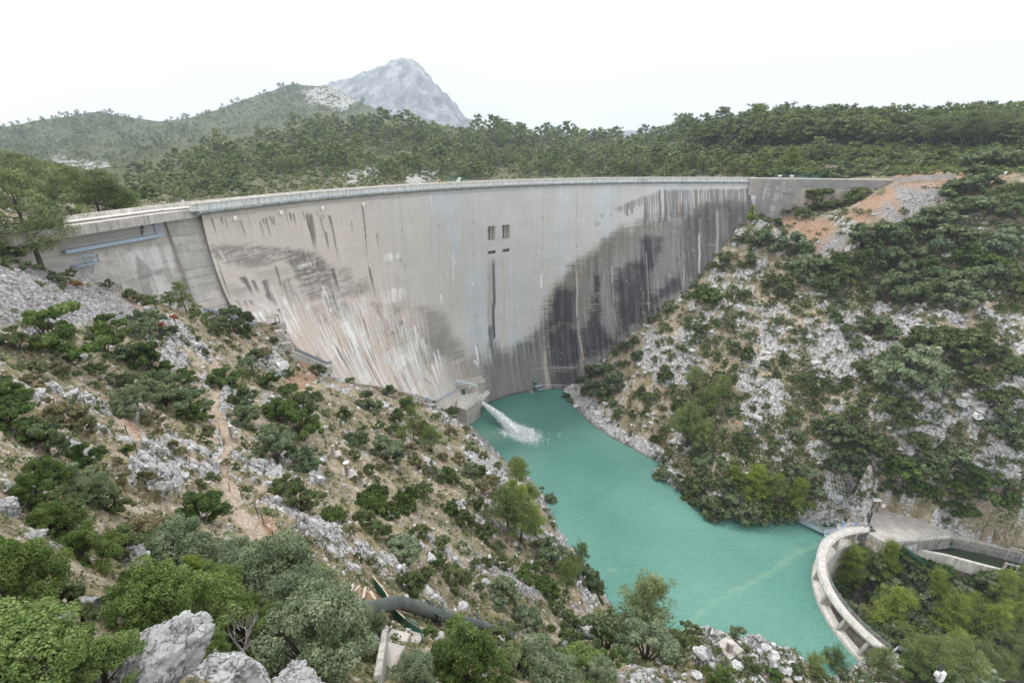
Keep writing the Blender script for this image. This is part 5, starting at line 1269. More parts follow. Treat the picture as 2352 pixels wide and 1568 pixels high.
def stems_mesh(name, seed, w, h, mat, n=7, r=.045):
    rng = np.random.default_rng(seed); mb = MB()
    for i in range(n):
        a = rng.uniform(0, 6.28); e = w*rng.uniform(.3, .75); z = h*rng.uniform(.5, .8)
        mb.tube([(0, 0, -.3), (e*.35*math.cos(a), e*.35*math.sin(a), z*.4), (e*math.cos(a), e*math.sin(a), z)], [r*1.6, r, r*.35], 5, cap=False)
    me = bpy.data.meshes.new(name); me.from_pydata([tuple(v) for v in mb.v], [], mb.f); me.update(); me.materials.append(mat); return me
def pine_parts(seed, H=8.0, nb=24, n=5200, Ls=.34, Ws=.12, spread=.40, lo=.28, cone=.0, lean=.06, tubek=6, density=3):
    """Aleppo pine: bent tapering trunk, rising limbs, tufted clumps of needles; returns (trunk V,F), (crown V,F,lc)"""
    rng = np.random.default_rng(seed); mb = MB()
    tx, ty = rng.normal(0, lean, 2)*H
    def trunk(f): return np.array([tx*f**1.5+.04*H*math.sin(f*5+seed)*f, ty*f**1.5+.03*H*math.cos(f*4+seed)*f, H*.94*f])
    fs = np.linspace(0, 1, 8); R0_ = H*.021
    pts = [trunk(f) for f in fs]; pts[0] = pts[0]-np.array([0, 0, .6]); mb.tube(pts, [R0_*(1.15-f)+.01 for f in fs], tubek, cap=False)
    cen, rad = [], []
    for i in range(nb):
        f = lo+(1-lo)*(i+.5)/nb*.97; b0 = trunk(f); a = i*2.4+rng.uniform(-.5, .5)
        g = (f-lo)/(1-lo)
        ln = H*spread*((1-g)**1.05*(.45+.75*min(1, g*4+.35)) if cone else math.sqrt(max(.04, 1-(g*.97)**2.2))*(.55+.45*min(1, g*3+.3)))*rng.uniform(.55, 1.12)
        rise = ln*rng.uniform(.15, .55)
        tip = b0+np.array([ln*math.cos(a), ln*math.sin(a), rise]); mid = b0+(tip-b0)*.5+np.array([0, 0, -rise*.15])
        mb.tube([b0, mid, tip], [R0_*.42*(1.1-f), R0_*.28*(1.1-f), R0_*.1], 4, cap=False)
        for j in range(density+2):
            u = rng.uniform(.35, 1.08); c = b0+(tip-b0)*u+rng.normal(0, .055*H, 3)*np.array([1, 1, .55])
            r = H*rng.uniform(.05, .095)*(1.15-.35*g); cen.append(c); rad.append([r*1.15, r*1.15, r*.72])
    for j in range(5):
        c = trunk(1)+rng.normal(0, .03*H, 3); r = H*rng.uniform(.04, .07); cen.append(c); rad.append([r, r, r])
    V, F, lc = blob_leaves(cen, rad, n, Ls, Ws, rng, up=.45, shell=.25)
    return (np.array([tuple(v) for v in mb.v]), np.array(mb.f)), (V, F, lc)
def rock_mesh(name, seed, mat, sub=3, flat=.7, jag=.5):
    import bmesh
    bm = bmesh.new(); bmesh.ops.create_icosphere(bm, subdivisions=sub, radius=1.0)
    P = np.array([v.co[:] for v in bm.verts]); rng = np.random.default_rng(seed)
    # cut by random planes to get facets, then roughen
    for k in range(12):
        n = unit(rng.normal(size=3)); d = rng.uniform(.38, .72); s = P@n; P = np.where((s > d)[:, None], P-(s-d)[:, None]*n*.92, P)
    o = rng.uniform(0, 50, 3)
    P = P*(1+jag*(fbm3(P[:, 0]*1.6+o[0], P[:, 1]*1.6+o[1], P[:, 2]*1.6+o[2], 4, seed)-.5)[:, None])
    if sub > 4:
        e1, e2, ei = cell3(P[:, 0]*1.5+o[0], P[:, 1]*1.5+o[1], P[:, 2]*1.0+o[2], seed); P = P*(1+.09*ei+.03*(1-e1)-.08*(1-sstep(0, .14, e2-e1)))[:, None]
        rg = np.abs(fbm3(P[:, 0]*3+o[0], P[:, 1]*3+o[1], P[:, 2]*2+o[2], 4, seed+9)-.5); P = P*(1-.10*sstep(.10, 0, rg))[:, None]
    P = P*(1+jag*.35*(fbm3(P[:, 0]*7+o[0], P[:, 1]*7+o[1], P[:, 2]*5+o[2], 3, seed+3)-.5)[:, None])
    P[:, 2] *= flat
    for v, p in zip(bm.verts, P): v.co = p
    me = bpy.data.meshes.new(name); bm.to_mesh(me); bm.free(); me.materials.append(mat)
    if sub > 3: me.polygons.foreach_set('use_smooth', [True]*len(me.polygons))
    return me
def rock_material(name='pale_limestone', tint=(1, 1, 1)):
    m, nt, b = newmat(name); L = nt.links
    g = N(nt, 'ShaderNodeTexCoord').outputs['Object']
    n = N(nt, 'ShaderNodeTexNoise'); n.inputs['Scale'].default_value = 1.6; n.inputs['Detail'].default_value = 9; n.inputs['Roughness'].default_value = .68; L.new(g, n.inputs['Vector'])
    n2 = N(nt, 'ShaderNodeTexNoise'); n2.inputs['Scale'].default_value = 9; n2.inputs['Detail'].default_value = 7; n2.inputs['Roughness'].default_value = .7; L.new(g, n2.inputs['Vector'])
    c = ramp(nt, n.outputs['Fac'], [(.28, tuple(x*y for x, y in zip((.25, .24, .235), tint))), (.46, tuple(x*y for x, y in zip((.55, .545, .54), tint))), (.7, tuple(x*y for x, y in zip((.76, .755, .745), tint)))])
    v = N(nt, 'ShaderNodeTexVoronoi', feature='DISTANCE_TO_EDGE'); v.inputs['Scale'].default_value = 1.5
    ad = N(nt, 'ShaderNodeVectorMath', operation='MULTIPLY_ADD'); L.new(n.outputs['Color'], ad.inputs[0]); ad.inputs[1].default_value = (1.2, 1.2, 1.2); L.new(g, ad.inputs[2]); L.new(ad.outputs[0], v.inputs['Vector'])
    cr = ramp(nt, v.outputs['Distance'], [(0, (1, 1, 1)), (.025, (0, 0, 0))])
    c = mixc(nt, mth(nt, 'MULTIPLY', cr, .7), c, (.08, .075, .065))
    c = mixc(nt, ramp(nt, n2.outputs['Fac'], [(.58, (0, 0, 0)), (.72, (.45, .45, .45))]), c, (.16, .155, .145))
    L.new(c, b.inputs['Base Color']); b.inputs['Roughness'].default_value = .95; b.inputs['Specular IOR Level'].default_value = .1
    h = mth(nt, 'ADD', mth(nt, 'MULTIPLY', n.outputs['Fac'], 1.2), mth(nt, 'ADD', mth(nt, 'MULTIPLY', n2.outputs['Fac'], .5), mth(nt, 'MULTIPLY', cr, -.4))); bump(nt, b, h, 1.0, .16)
    return m
M_ROCK = rock_material()
M_ROCKG = rock_material('grey_scree_stone', (.66, .65, .66))
M_BARK = mat_plain('pine_bark', (.075, .06, .05), .95, .35, 6, bmp=.6)
M_OAK = mat_leaf('holm_oak_leaves', [(.034, .048, .022), (.062, .084, .038), (.096, .122, .062), (.140, .162, .095)], trans=.25)
M_OAKG = mat_leaf('grey_green_leaves', [(.060, .082, .045), (.095, .122, .070), (.130, .158, .095), (.165, .19, .125)], trans=.25)
M_GRN = mat_leaf('bright_green_leaves', [(.026, .046, .012), (.046, .074, .018), (.070, .102, .026), (.105, .138, .042)], trans=.3)
M_JUN = mat_leaf('juniper_leaves', [(.055, .085, .022), (.085, .125, .035), (.12, .16, .052), (.155, .19, .075)], trans=.3)
M_PINE = mat_leaf('pine_needles', [(.048, .068, .022), (.078, .105, .034), (.11, .14, .045), (.145, .17, .06)], trans=.3)
M_PINEF = mat_leaf('far_pine_needles', [(.042, .058, .026), (.070, .092, .038), (.108, .132, .056), (.152, .170, .076)], trans=.2)
M_PINEY = mat_leaf('yellow_green_needles', [(.075, .105, .016), (.115, .15, .024), (.155, .19, .035), (.19, .22, .05)], trans=.35)
M_SCR = mat_leaf('dry_scrub', [(.075, .072, .034), (.10, .10, .048), (.14, .125, .068), (.19, .165, .10)], trans=.2)
M_SCRG = mat_leaf('green_scrub', [(.035, .050, .018), (.060, .078, .028), (.085, .105, .042), (.12, .135, .062)], trans=.25)
M_UNDER = mat_leaf('pale_hill_scrub', [(.060, .080, .032), (.095, .120, .046), (.135, .160, .062), (.18, .195, .085)], trans=.25)
M_STRAW = mat_leaf('straw', [(.22, .18, .09), (.30, .25, .13), (.36, .30, .17), (.42, .36, .22)], trans=.3)
M_RED = mat_leaf('red_leaves', [(.22, .05, .02), (.30, .08, .03), (.24, .10, .04), (.12, .10, .03)], trans=.3)

# unit shrubs (half width 1.5 m, height about 2.2 m) by distance class and kind
GROW = {4: 1.18, 7: 1.32, 8: 1.12, 5: 1.05}
KIND = {'oak': M_OAK, 'grey': M_OAKG, 'green': M_GRN, 'jun': M_JUN, 'scrub': M_SCR, 'scrubg': M_SCRG, 'red': M_RED}
BUSH = {}
for kn, mt in KIND.items():
    for lod, (n_, L_, W_, nv) in {'near': (30000, .085, .05, 2), 'mid': (9000, .16, .10, 3), 'far': (2600, .30, .19, 3)}.items():
        if kn in ('red', 'scrub', 'scrubg') and lod == 'near': continue
        BUSH[kn, lod] = [bush_mesh(f'{kn}_foliage', 500+13*v+len(BUSH)*7, n_, L_, W_, mat=mt, lobes=(30, 22, 18)[v % 3] if lod == 'near' else (20, 14, 10)[v % 3], sub=6 if lod == 'near' else 4) for v in range(nv)]
STEM = [stems_mesh('stems', 70+v, 1.5, 2.2, M_BARK) for v in range(2)]
PINE = {}
M_CONE = M_PINEF
for kn, mt, args in (('pine', M_PINE, dict(spread=.36)), ('piney', M_PINEY, dict(spread=.30, lo=.12, cone=1)), ('cone', M_CONE, dict(spread=.34, lo=.12, cone=1)), ('pinef', M_PINEF, dict(spread=.42, lo=.38))):
    for lod, (n_, L_, W_, nb, nv) in {'mid': (9000, .26, .085, 28, 3), 'far': (1700, .62, .26, 16, 4)}.items():
        out = []
        for v in range(nv):
            (TV, TF), (CV, CF, CL) = pine_parts(900+v*17+len(PINE)*5, n=n_, Ls=L_, Ws=W_, nb=nb, tubek=6 if lod == 'mid' else 4, **args)
            tm = np_mesh('trunk', TV, TF, True); tm.materials.append(M_BARK)
            cm = np_mesh('crown', CV, CF, False, {'lc': CL}); cm.materials.append(mt)
            V, F, lc_, mi = join([(TV, TF, None, 0), (CV, CF, CL, 1)])
            wm = np_mesh('pine_tree', V, F, False, {'lc': lc_}); wm.materials.append(M_BARK); wm.materials.append(mt); wm.polygons.foreach_set('material_index', mi.astype(np.int32))
            out.append((tm, cm, wm))
        PINE[kn, lod] = out
(_TV, _TF), (_CV, _CF, _CL) = pine_parts(4242, n=15000, Ls=.26, Ws=.08, nb=40, spread=.52, lo=.20, density=3, lean=.03)
_tm = np_mesh('trunk', _TV, _TF, True); _tm.materials.append(M_BARK); _cm = np_mesh('crown', _CV, _CF, False, {'lc': _CL}); _cm.materials.append(M_PINEF)
PINE['hero', 'mid'] = [(_tm, _cm, None)]
ROCKS = [rock_mesh('boulder', 40+v, M_ROCK, 3, (.75, .6, .9, .8)[v % 4]) for v in range(6)]
ROCKN = [rock_mesh('boulder', 60+v, M_ROCK, 6, (.8, .7, .95, .85)[v % 4], .62) for v in range(4)]
STONE = [rock_mesh('stone', 80+v, M_ROCKG, 1, .6, .4) for v in range(4)]
STONEW = [rock_mesh('stone', 90+v, M_ROCK, 2, .7, .5) for v in range(4)]
def tuft_mesh(name, seed, mat, n=90, h=.55, w=.45, L_=.16, W_=.06, blade=False):
    rng = np.random.default_rng(seed); P = rng.normal(0, 1, (n, 3))*np.array([w*.5, w*.5, 0]); P[:, 2] = rng.random(n)*h*np.exp(-(P[:, 0]**2+P[:, 1]**2)/(w*w))
    d = unit(np.c_[P[:, 0], P[:, 1], np.full(n, .15 if not blade else .5)]+rng.normal(0, .3, (n, 3)))
    if blade:
        a = d; s = unit(np.cross(a, rng.normal(size=(n, 3)))); L2 = (L_*rng.uniform(.6, 1.4, n))[:, None]; B0 = P*np.array([.5, .5, 0])
        V = np.stack([B0-s*W_*.4, B0+s*W_*.4, B0+a*L2+s*W_*.1, B0+a*L2-s*W_*.1], 1).reshape(-1, 3); F = np.arange(4*n).reshape(n, 4)
    else: V, F = leaf_quads(P, unit(d+rng.normal(0, .5, (n, 3))), L_, W_, rng)
    lc = np.repeat(np.stack([rng.random(n), np.clip(rng.normal(.5, .18, n), 0, 1), np.zeros(n)], -1), 4, 0)
    me = np_mesh(name, V, F, False, {'lc': lc}); me.materials.append(mat); return me

# ------------------------------------------------------------------ individuals
THINGS = []   # dict(obj, kind, px, py, t, size, zone)
LODT = lambda t, s: 'near' if t < 27 else ('mid' if t < 95 else 'far')
NAMES = {'oak': 'holm_oak', 'grey': 'grey_shrub', 'green': 'green_shrub', 'jun': 'juniper_shrub', 'scrub': 'dry_shrub', 'scrubg': 'low_shrub', 'red': 'red_leaved_shrub'}
def put_bush(kind, x, y, wpx, hr=None, p=None, t=None, zone=None, rmin=0):
    """shrub with its base at picture point (x, y), wpx wide"""
    if p is None:
        h = ground_hit(x, y, rmin)
        if h is None: return None
        p, t = h[0], h[1]
    w = wpx*t/FPX; s = w/2.75*GROW.get(zone, 1.0); hr = hr if hr is not None else random.uniform(.75, 1.1)
    lod = LODT(t, s)
    if (kind, lod) not in BUSH: lod = 'mid'
    if lod == 'mid' and wpx < 26: lod = 'far'
    me = random.choice(BUSH[kind, lod])
    big = wpx > 60
    rz = random.uniform(0, 6.28)
    if big:
        o = empty(NAMES[kind], p, rz); o.scale = (s, s*random.uniform(.9, 1.1), s*hr)
        f = bpy.data.objects.new('foliage', me); COL.objects.link(f); f.parent = o
        g = bpy.data.objects.new('stems', random.choice(STEM)); COL.objects.link(g); g.parent = o
    else:
        o = bpy.data.objects.new(NAMES[kind], me); COL.objects.link(o); o.location = p; o.rotation_euler = (0, 0, rz); o.scale = (s, s*random.uniform(.9, 1.1), s*hr)
    o.location.z -= .12*s
    THINGS.append(dict(o=o, k=kind, x=x, y=y, t=t, w=wpx, z=zone)); return o
def put_pine(kind, x, y, hpx, p=None, t=None, wr=1.0, zone=None, rmin=0, lod=None, lean=None):
    if p is None:
        h = ground_hit(x, y, rmin)
        if h is None: return None
        p, t = h[0], h[1]
    H = hpx*t/FPX; s = H/8.0
    lod = lod or ('mid' if hpx > 62 else 'far')
    tm, cm, wm = random.choice(PINE[kind, lod]); rz = random.uniform(0, 6.28)
    if hpx > 62:
        o = empty('pine_tree', p, rz); o.scale = (s*wr, s*wr, s)
        for nm, me in (('trunk', tm), ('crown', cm)):
            c = bpy.data.objects.new(nm, me); COL.objects.link(c); c.parent = o
    else:
        o = bpy.data.objects.new('pine_tree', wm); COL.objects.link(o); o.location = p; o.rotation_euler = (0, 0, rz); o.scale = (s*wr, s*wr, s)
    THINGS.append(dict(o=o, k='pine', pk=kind, x=x, y=y, t=t, w=hpx, z=zone)); return o
def baked(name, metas, pts, scl, rz, tilt=None, mats=None):
    """one mesh holding many small copies (numpy)"""
    out = []; pts = np.asarray(pts)
    for k, (V, F, lc) in enumerate(metas):
        sel = np.arange(k, len(pts), len(metas))
        if not len(sel): continue
        c, s = np.cos(rz[sel])[:, None], np.sin(rz[sel])[:, None]; S = scl[sel]
        X = V[None, :, 0]*S[:, 0:1]; Y = V[None, :, 1]*S[:, 1:2]; Z = V[None, :, 2]*S[:, 2:3]
        P = np.stack([X*c-Y*s, X*s+Y*c, Z], -1)+pts[sel][:, None]
        FF = (F[None]+(np.arange(len(sel))*len(V))[:, None, None]).reshape(-1, F.shape[1])
        l = np.tile(lc, (len(sel), 1)).copy()
        off = np.repeat(RNG.random(len(sel)), len(V)); l[:, 0] = l[:, 0]*.6+off*.4
        out.append((P.reshape(-1, 3), FF, l, 0))
    V, F, lc, mi = join(out)
    return np_mesh(name, V, F, False, {'lc': lc})
def mesh_arrays(me):
    n = len(me.vertices); V = np.empty(n*3, np.float32); me.vertices.foreach_get('co', V)
    k = me.polygons[0].loop_total; F = np.empty(len(me.loops), np.int32); me.loops.foreach_get('vertex_index', F)
    lc = np.full((n, 3), .5)
    if 'lc' in me.attributes:
        c = np.empty(n*4, np.float32); me.attributes['lc'].data.foreach_get('color', c); lc = c.reshape(-1, 4)[:, :3]
    return V.reshape(-1, 3), F.reshape(-1, k), lc
# ------------------------------------------------------------------ things on and around the big dam
def mk(name, loc, label, cat, group=None):
    o = empty(name, loc); tag(o, label, cat, group); return o, -Vector(loc)
def railp(pts, h=1.05, step=1.8, r=.03, mid=(.5,)):
    mb = MB(); railing(mb, pts, h, step, r, mid); return mb
def ladder(a, b_, w=.5, side_v=None, rung=.45, r=.035):
    a, b_ = Vector(a), Vector(b_); d = (b_-a).normalized()
    s = Vector(side_v).normalized()*w/2; mb = MB()
    mb.bar(a-s, b_-s, r*2); mb.bar(a+s, b_+s, r*2)
    for k in range(int((b_-a).length/rung)+1): p = a+d*rung*k; mb.bar(p-s, p+s, r*1.4)
    return mb
WLd = (pB-pE)/np.linalg.norm(pB-pE); WLn = np.array([WLd[1], -WLd[0]]); WLn = WLn if WLn@(-pE) > 0 else -WLn
def wingL(x, y, out=.5):
    v = ray(x, y)
    for t in np.arange(40, 150, .02):
        p = v*t; d = ZW-(CAMZ+p[2])
        if (p[:2]-pE)@WLn < batw(np.array([max(d, 0)]))[0]+out: return Vector((p[0], p[1], p[2]+CAMZ))
    return W(x, y, 90)
nL = Vector((WLn[0], WLn[1], 0)); dL = Vector((WLd[0], WLd[1], 0))
# catwalk along the left wing wall
a, b_ = wingL(150, 577, 1.2), wingL(374, 541, 1.2); a.z = b_.z = (a.z+b_.z)/2
cw_, o_ = mk('catwalk', a, 'long blue-grey steel catwalk with railing bolted to the left wing wall', 'catwalk')
MB().bar(a-nL*.5, b_-nL*.5, 1.1, .12).build('deck', M_STEELB, cw_, loc=o_)
MB().bar(a+nL*.08, b_+nL*.08, .08, .55).build('edge_beam', M_STEELB, cw_, loc=o_)
railp([a, b_], 1.5, 1.65, .045, (.45,)).build('handrail', M_STEELB, cw_, loc=o_)
for f in (.12, .38, .62, .86):
    p = a.lerp(b_, f); MB().bar(p-Vector((0, 0, .1)), p-nL*.7-Vector((0, 0, 1.9)), .12).build('bracket', M_STEEL, cw_, loc=o_)
p0, p1 = wingL(359.5, 540, .15), wingL(373, 538, .15)
dr = MB(); dr.box((p0+p1)/2+Vector((0, 0, 1.35)), ((p1-p0).length, .16, 2.7), math.atan2(dL.y, dL.x)); tag(dr.build('steel_door', mat_plain('lilac_grey_paint', (.45, .44, .50), .5, .1)), 'plain lilac-grey steel door at the right end of the catwalk', 'door')
# inspection platform with ladders
a, b_ = wingL(176, 611, 1.6), wingL(228, 604, 1.6); a.z = b_.z = (a.z+b_.z)/2
ip, o_ = mk('inspection_platform', a, 'small blue-grey steel platform with ladders, below the catwalk on the left wing wall', 'platform')
MB().bar(a-nL*.7, b_-nL*.7, 1.6, .18).build('deck', M_STEELB, ip, loc=o_)
railp([a, b_, b_-nL*1.4], 1.5, 1.6, .045, (.5,)).build('handrail', M_STEELB, ip, loc=o_)
MB().bar(b_-dL*.8, b_-dL*.8-nL*1.2-Vector((0, 0, 1.8)), .12).build('bracket', M_STEEL, ip, loc=o_)
ladder(wingL(203, 602, .4), wingL(191, 579, .4), .6, dL).build('ladder', M_STEEL, ip, loc=o_)
ladder(wingL(207, 651, .5), wingL(191, 618, .5), .6, dL).build('ladder', M_STEEL, ip, loc=o_)
ladder(wingL(185, 607, 1.4), wingL(178, 592, 1.4), .6, dL).build('ladder', M_STEEL, ip, loc=o_)
# handrails of the foot paths along the left foot of the dam
def ground_rail(name, pts, label, mat, h=1.0, solid=False, step=2.0):
    P = []
    for x, y in pts:
        g = ground_hit0(x, y); P.append(g)
    mb = MB()
    for a, b_ in zip(P[:-1], P[1:]):
        n = max(1, int((b_-a).length/step))
        for k in range(n+1): q = a.lerp(b_, k/n); mb.bar(q, q+Vector((0, 0, h)), .05)
        for hh in ((h, h*.5) if not solid else (h, h*.75, h*.5)): mb.bar(a+Vector((0, 0, hh)), b_+Vector((0, 0, hh)), .05 if not solid else .16)
    return tag(mb.build(name, mat), label, 'handrail')
def ground_hit0(x, y):
    h = ground_hit(x, y); return h[0] if h else W(x, y, 60)
M_GREENM = mat_plain('green_netting', (.03, .16, .12), .8, .25, 3)
M_PIPE = mat_plain('dull_grey_green_pipe', (.155, .175, .165), .42, .15, .8, .3, stain=(.11, .12, .11))
M_PIPED = mat_plain('dark_green_steel', (.06, .08, .07), .5, .15, 2)
M_WOOD = mat_plain('bare_plank', (.50, .42, .32), .8, .2, 3)
M_DEAD = mat_plain('dead_wood', (.30, .275, .25), .9, .3, 5)
ground_rail('path_handrail', [(263, 664), (300, 671), (353, 686)], 'thin handrail on the path at the foot of the left wing wall', M_RUST, 1.0)
ground_rail('path_handrail', [(462, 716), (500, 725), (545, 738), (592, 752)], 'broad grey railing descending below the small pine to the dam foot', M_STEELB, 1.1, True)
ground_rail('path_handrail', [(590, 756), (612, 748), (640, 744)], 'short dark railing beside the steel frame at the dam foot', M_RUST, 1.0)
# steel frame
g = ground_hit0(628, 745); fr2, o_ = mk('open_cage', g, 'small dark open steel frame standing at the dam foot above the stair', 'frame')
mb = MB(); c8 = [g+Vector((x, y, z)) for z in (.3, 2.1) for x, y in ((-1, -1), (1.2, -1), (1.2, .8), (-1, .8))]
for i in range(4): mb.bar(c8[i], c8[i+4], .1); mb.bar(c8[i], c8[(i+1) % 4], .09); mb.bar(c8[i+4], c8[4+(i+1) % 4], .09)
mb.bar(c8[0], c8[2], .07); mb.build('frame', M_RUST, fr2, loc=o_)
MB().box(g+Vector((.2, 0, -.8)), (4, 3, 2)).build('plinth', M_CONC, fr2, loc=o_)
# concrete stair down to the dam face
A_, B_, C_, D_ = W(663, 812, 106), W(679, 809, 107.5), W(751, 840, 121), W(762, 838, 124)
stc, o_ = mk('concrete_stair', A_, 'white-edged concrete stair on a retaining wall dropping to the dam face, grey band railing', 'stair')
mb = MB(); wdir = Vector(((C_-B_).y, -(C_-B_).x, 0)).normalized()
if wdir.y < 0: wdir = -wdir
n_ = 26
for k in range(n_):
    p = B_.lerp(C_, k/n_); q = B_.lerp(C_, (k+1)/n_); m_ = (p+q)/2; mb.box((m_.x+wdir.x*.6, m_.y+wdir.y*.6, p.z-.2), ((q-p).xy.length*1.02, 1.3, .4), math.atan2((C_-B_).y, (C_-B_).x))
mb.build('steps', M_CONCL, stc, loc=o_)
mb = MB(); dn = Vector((0, 0, 1))
for p, q, h0, h1 in ((A_, B_, 1.5, 1.8), (B_, C_, 4.4, 4.2), (C_, D_, 4.0, 6)):
    p2, q2 = p+wdir*1.1, q+wdir*1.1; z = -.42
    mb.add([p+dn*z, q+dn*z, q2+dn*z, p2+dn*z, p-dn*h0, q-dn*h1, q2-dn*h1, p2-dn*h0], [(0, 3, 2, 1), (4, 5, 6, 7), (0, 1, 5, 4), (1, 2, 6, 5), (2, 3, 7, 6), (3, 0, 4, 7)])
mb.build('retaining_wall', M_CONC, stc, loc=o_)
mb = MB()
for p, q in ((A_, B_), (B_, C_), (C_, D_)): mb.bar(p+dn*.75, q+dn*.75, .08, .75)
mb.build('railing_band', mat_plain('grey_railing_band', (.22, .24, .26), .6, .1), stc, loc=o_)
us, o_ = mk('rock_steps', W(662, 795, 105), 'narrow flight of white steps cut in the rock above the concrete stair', 'steps')
for (p, q, n_) in ((W(641, 762, 101), W(658, 785, 104), 10), (W(662, 790, 104.5), W(669, 808, 106.5), 8)):
    mb = MB()
    for k in range(n_): r_ = p.lerp(q, k/n_); mb.box(r_+Vector((0, 0, .15)), (1.3, .5, .5), .2)
    mb.build('flight', M_CONCL, us, loc=o_)
# ---- valve house with gantry crane
VZ = 7.2
vh, o_ = mk('valve_house', (*wpt(1080, 925, VZ), 0), 'concrete valve house on a block at the dam foot, with a green door', 'valve house')
V1, V2, V3 = wpt(1050, 934, VZ), wpt(1071, 939, VZ), wpt(1103, 915, VZ)
V4, V5 = wpt(1098, 896, VZ), wpt(1050, 906, VZ)
mb = MB(); mb.prism([V2, V3, V4, V5, V1], -4, VZ-.5); mb.build('block', M_CONC, vh, loc=o_)
ex = lambda P, k: tuple(np.array(P)+(np.array(P)-np.mean([V1, V2, V3, V4, V5], 0))*k)
mb = MB(); mb.prism([ex(V2, .04), ex(V3, .04), V4, V5, ex(V1, .04)], VZ-.497, VZ); mb.build('deck', M_CONCL, vh, loc=o_)
a, b_ = Vector((*wpt(1046, 909, VZ), 0)), Vector((*wpt(1090, 902, VZ), 0)); hd = (b_-a).normalized(); hn = Vector((-hd.y, hd.x, 0))
mb = MB(); q = [a, b_, b_+hn*5, a+hn*5]; mb.prism([(p.x, p.y) for p in q], VZ+.003, VZ+3.4); mb.build('wall', M_CONC, vh, loc=o_)
c_ = Vector((*wpt(1112, 897, VZ), 0)); q = [b_+hn*.5, c_+hn*.5, c_+hn*5, b_+hn*5]; mb = MB(); mb.prism([(p.x, p.y) for p in q], 3.5, VZ+3.2); mb.build('wall', M_CONC, vh, loc=o_)
q = [a-hd*.3-hn*.3+hn*.6, c_+hd*.4-hn*.3, c_+hd*.4+hn*5.2, a-hd*.3+hn*5.2]; mb = MB(); mb.prism([(p.x, p.y) for p in q], VZ+3.41, VZ+3.75); mb.build('roof', M_CONC, vh, loc=o_)
p = a.lerp(b_, .42); MB().box((p.x-hn.x*.03, p.y-hn.y*.03, VZ+1.15), (1.25, .12, 2.2), math.atan2(hd.y, hd.x)).build('door', M_GREEN, vh, loc=o_)
q = [Vector((*V3, 0))+hd*.2, c_+hd*2.2, c_+hd*2.2+hn*2.5, Vector((*V4, 0))]; mb = MB(); mb.prism([(p.x, p.y) for p in q], 5.4, 5.9); mb.build('side_ledge', M_CONCL, vh, loc=o_)
railp([Vector((*V2, VZ)), Vector((*V3, VZ))], 1.0, 1.6, .03).build('handrail', M_STEEL, vh, loc=o_)
gc, o_ = mk('gantry_crane', (*wpt(1094, 917, VZ), VZ), 'pale blue gantry crane beam on a leg over the valve house deck', 'crane')
L0 = Vector((*wpt(1094, 918, VZ), VZ)); T0 = L0+Vector((.3, 0, 5.6)); TB = Wz(1047, 875, T0.z); TC = Wz(1022, 899, 9.5)
for s_ in (-.45, .45): MB().bar(L0+Vector((s_, -.3, 0)), T0+Vector((s_*.6, 0, 0)), .28, .32).build('leg', M_STEELL, gc, loc=o_)
MB().bar(T0, TB, .7, .8).build('beam', M_STEELL, gc, loc=o_)
MB().bar(TB, TC, .5, .6).build('inclined_beam', M_STEELL, gc, loc=o_)
mb = MB()
for k in range(5): q = T0.lerp(TB, k/4); mb.bar(q-Vector((0, 1.0, -.45)), q+Vector((0, 1.0, .45)), .1)
for k in range(4): q = TB.lerp(TC, k/3); mb.bar(q-Vector((.9, .6, -.3)), q+Vector((.9, .6, .3)), .1)
mb.build('outriggers', M_STEELL, gc, loc=o_); MB().bar(L0+Vector((0, 0, .1)), Vector((*wpt(1074, 932, VZ), VZ+.15)), .35, .3).build('foot_beam', M_STEELL, gc, loc=o_)
q = T0.lerp(TB, .3); MB().box(q-Vector((0, 0, .8)), (1.2, .5, .5)).build('hoist', M_WHITE, gc, loc=o_)
# zigzag service pipe at the foot of the face, and steps beside the valve house
pts = [(958, 936), (966, 928), (980, 913), (997, 925), (1056, 890)]
mb = MB(); Pq = [W(x, y, dam_hit(x, y)[2]-2.0) for x, y in pts]
for p, q in zip(Pq[:-1], Pq[1:]): mb.bar(p, q, .25, .5)
tag(mb.build('service_railing', M_STEELB), 'zigzag blue-grey railing climbing the dam foot to the valve house', 'handrail')
# ---- jet
def jet_material():
    m, nt, b = newmat('white_water'); b.inputs['Base Color'].default_value = (.88, .92, .93, 1); b.inputs['Roughness'].default_value = .5
    tr = N(nt, 'ShaderNodeBsdfTransparent'); mx = N(nt, 'ShaderNodeMixShader'); n = N(nt, 'ShaderNodeTexNoise'); n.inputs['Scale'].default_value = 1.3; n.inputs['Detail'].default_value = 5
    tc = N(nt, 'ShaderNodeTexCoord'); nt.links.new(tc.outputs['Object'], n.inputs['Vector'])
    f = ramp(nt, n.outputs['Fac'], [(.3, (.4, .4, .4)), (.55, (1, 1, 1))]); nt.links.new(f, mx.inputs[0])
    nt.links.new(tr.outputs[0], mx.inputs[1]); nt.links.new(b.outputs[0], mx.inputs[2]); nt.links.new(mx.outputs[0], nt.nodes['Material Output'].inputs['Surface']); return m
M_JET = jet_material()
J0, J1 = Wz(1103, 922, 5.0), Wz(1190, 994, 0.0)
rng = np.random.default_rng(77); Vs = []; 
njs = 34000; f = rng.random(njs)**.85; spread = .35+2.1*f
base_ = np.array(J0)[None]*(1-f[:, None])+np.array(J1)[None]*f[:, None]; base_[:, 2] = J0.z+(J1.z-J0.z)*f**1.7
d_ = np.array(J1-J0); d_ /= np.linalg.norm(d_); pr = np.array([-d_[1], d_[0], 0]); pr /= np.linalg.norm(pr)
off = rng.normal(0, .42, njs)*spread; P = base_+pr[None]*off[:, None]; P[:, 2] += rng.normal(0, .30, njs)*spread*.8-np.abs(off)*.25; P[:, 2] = np.maximum(P[:, 2], .03)
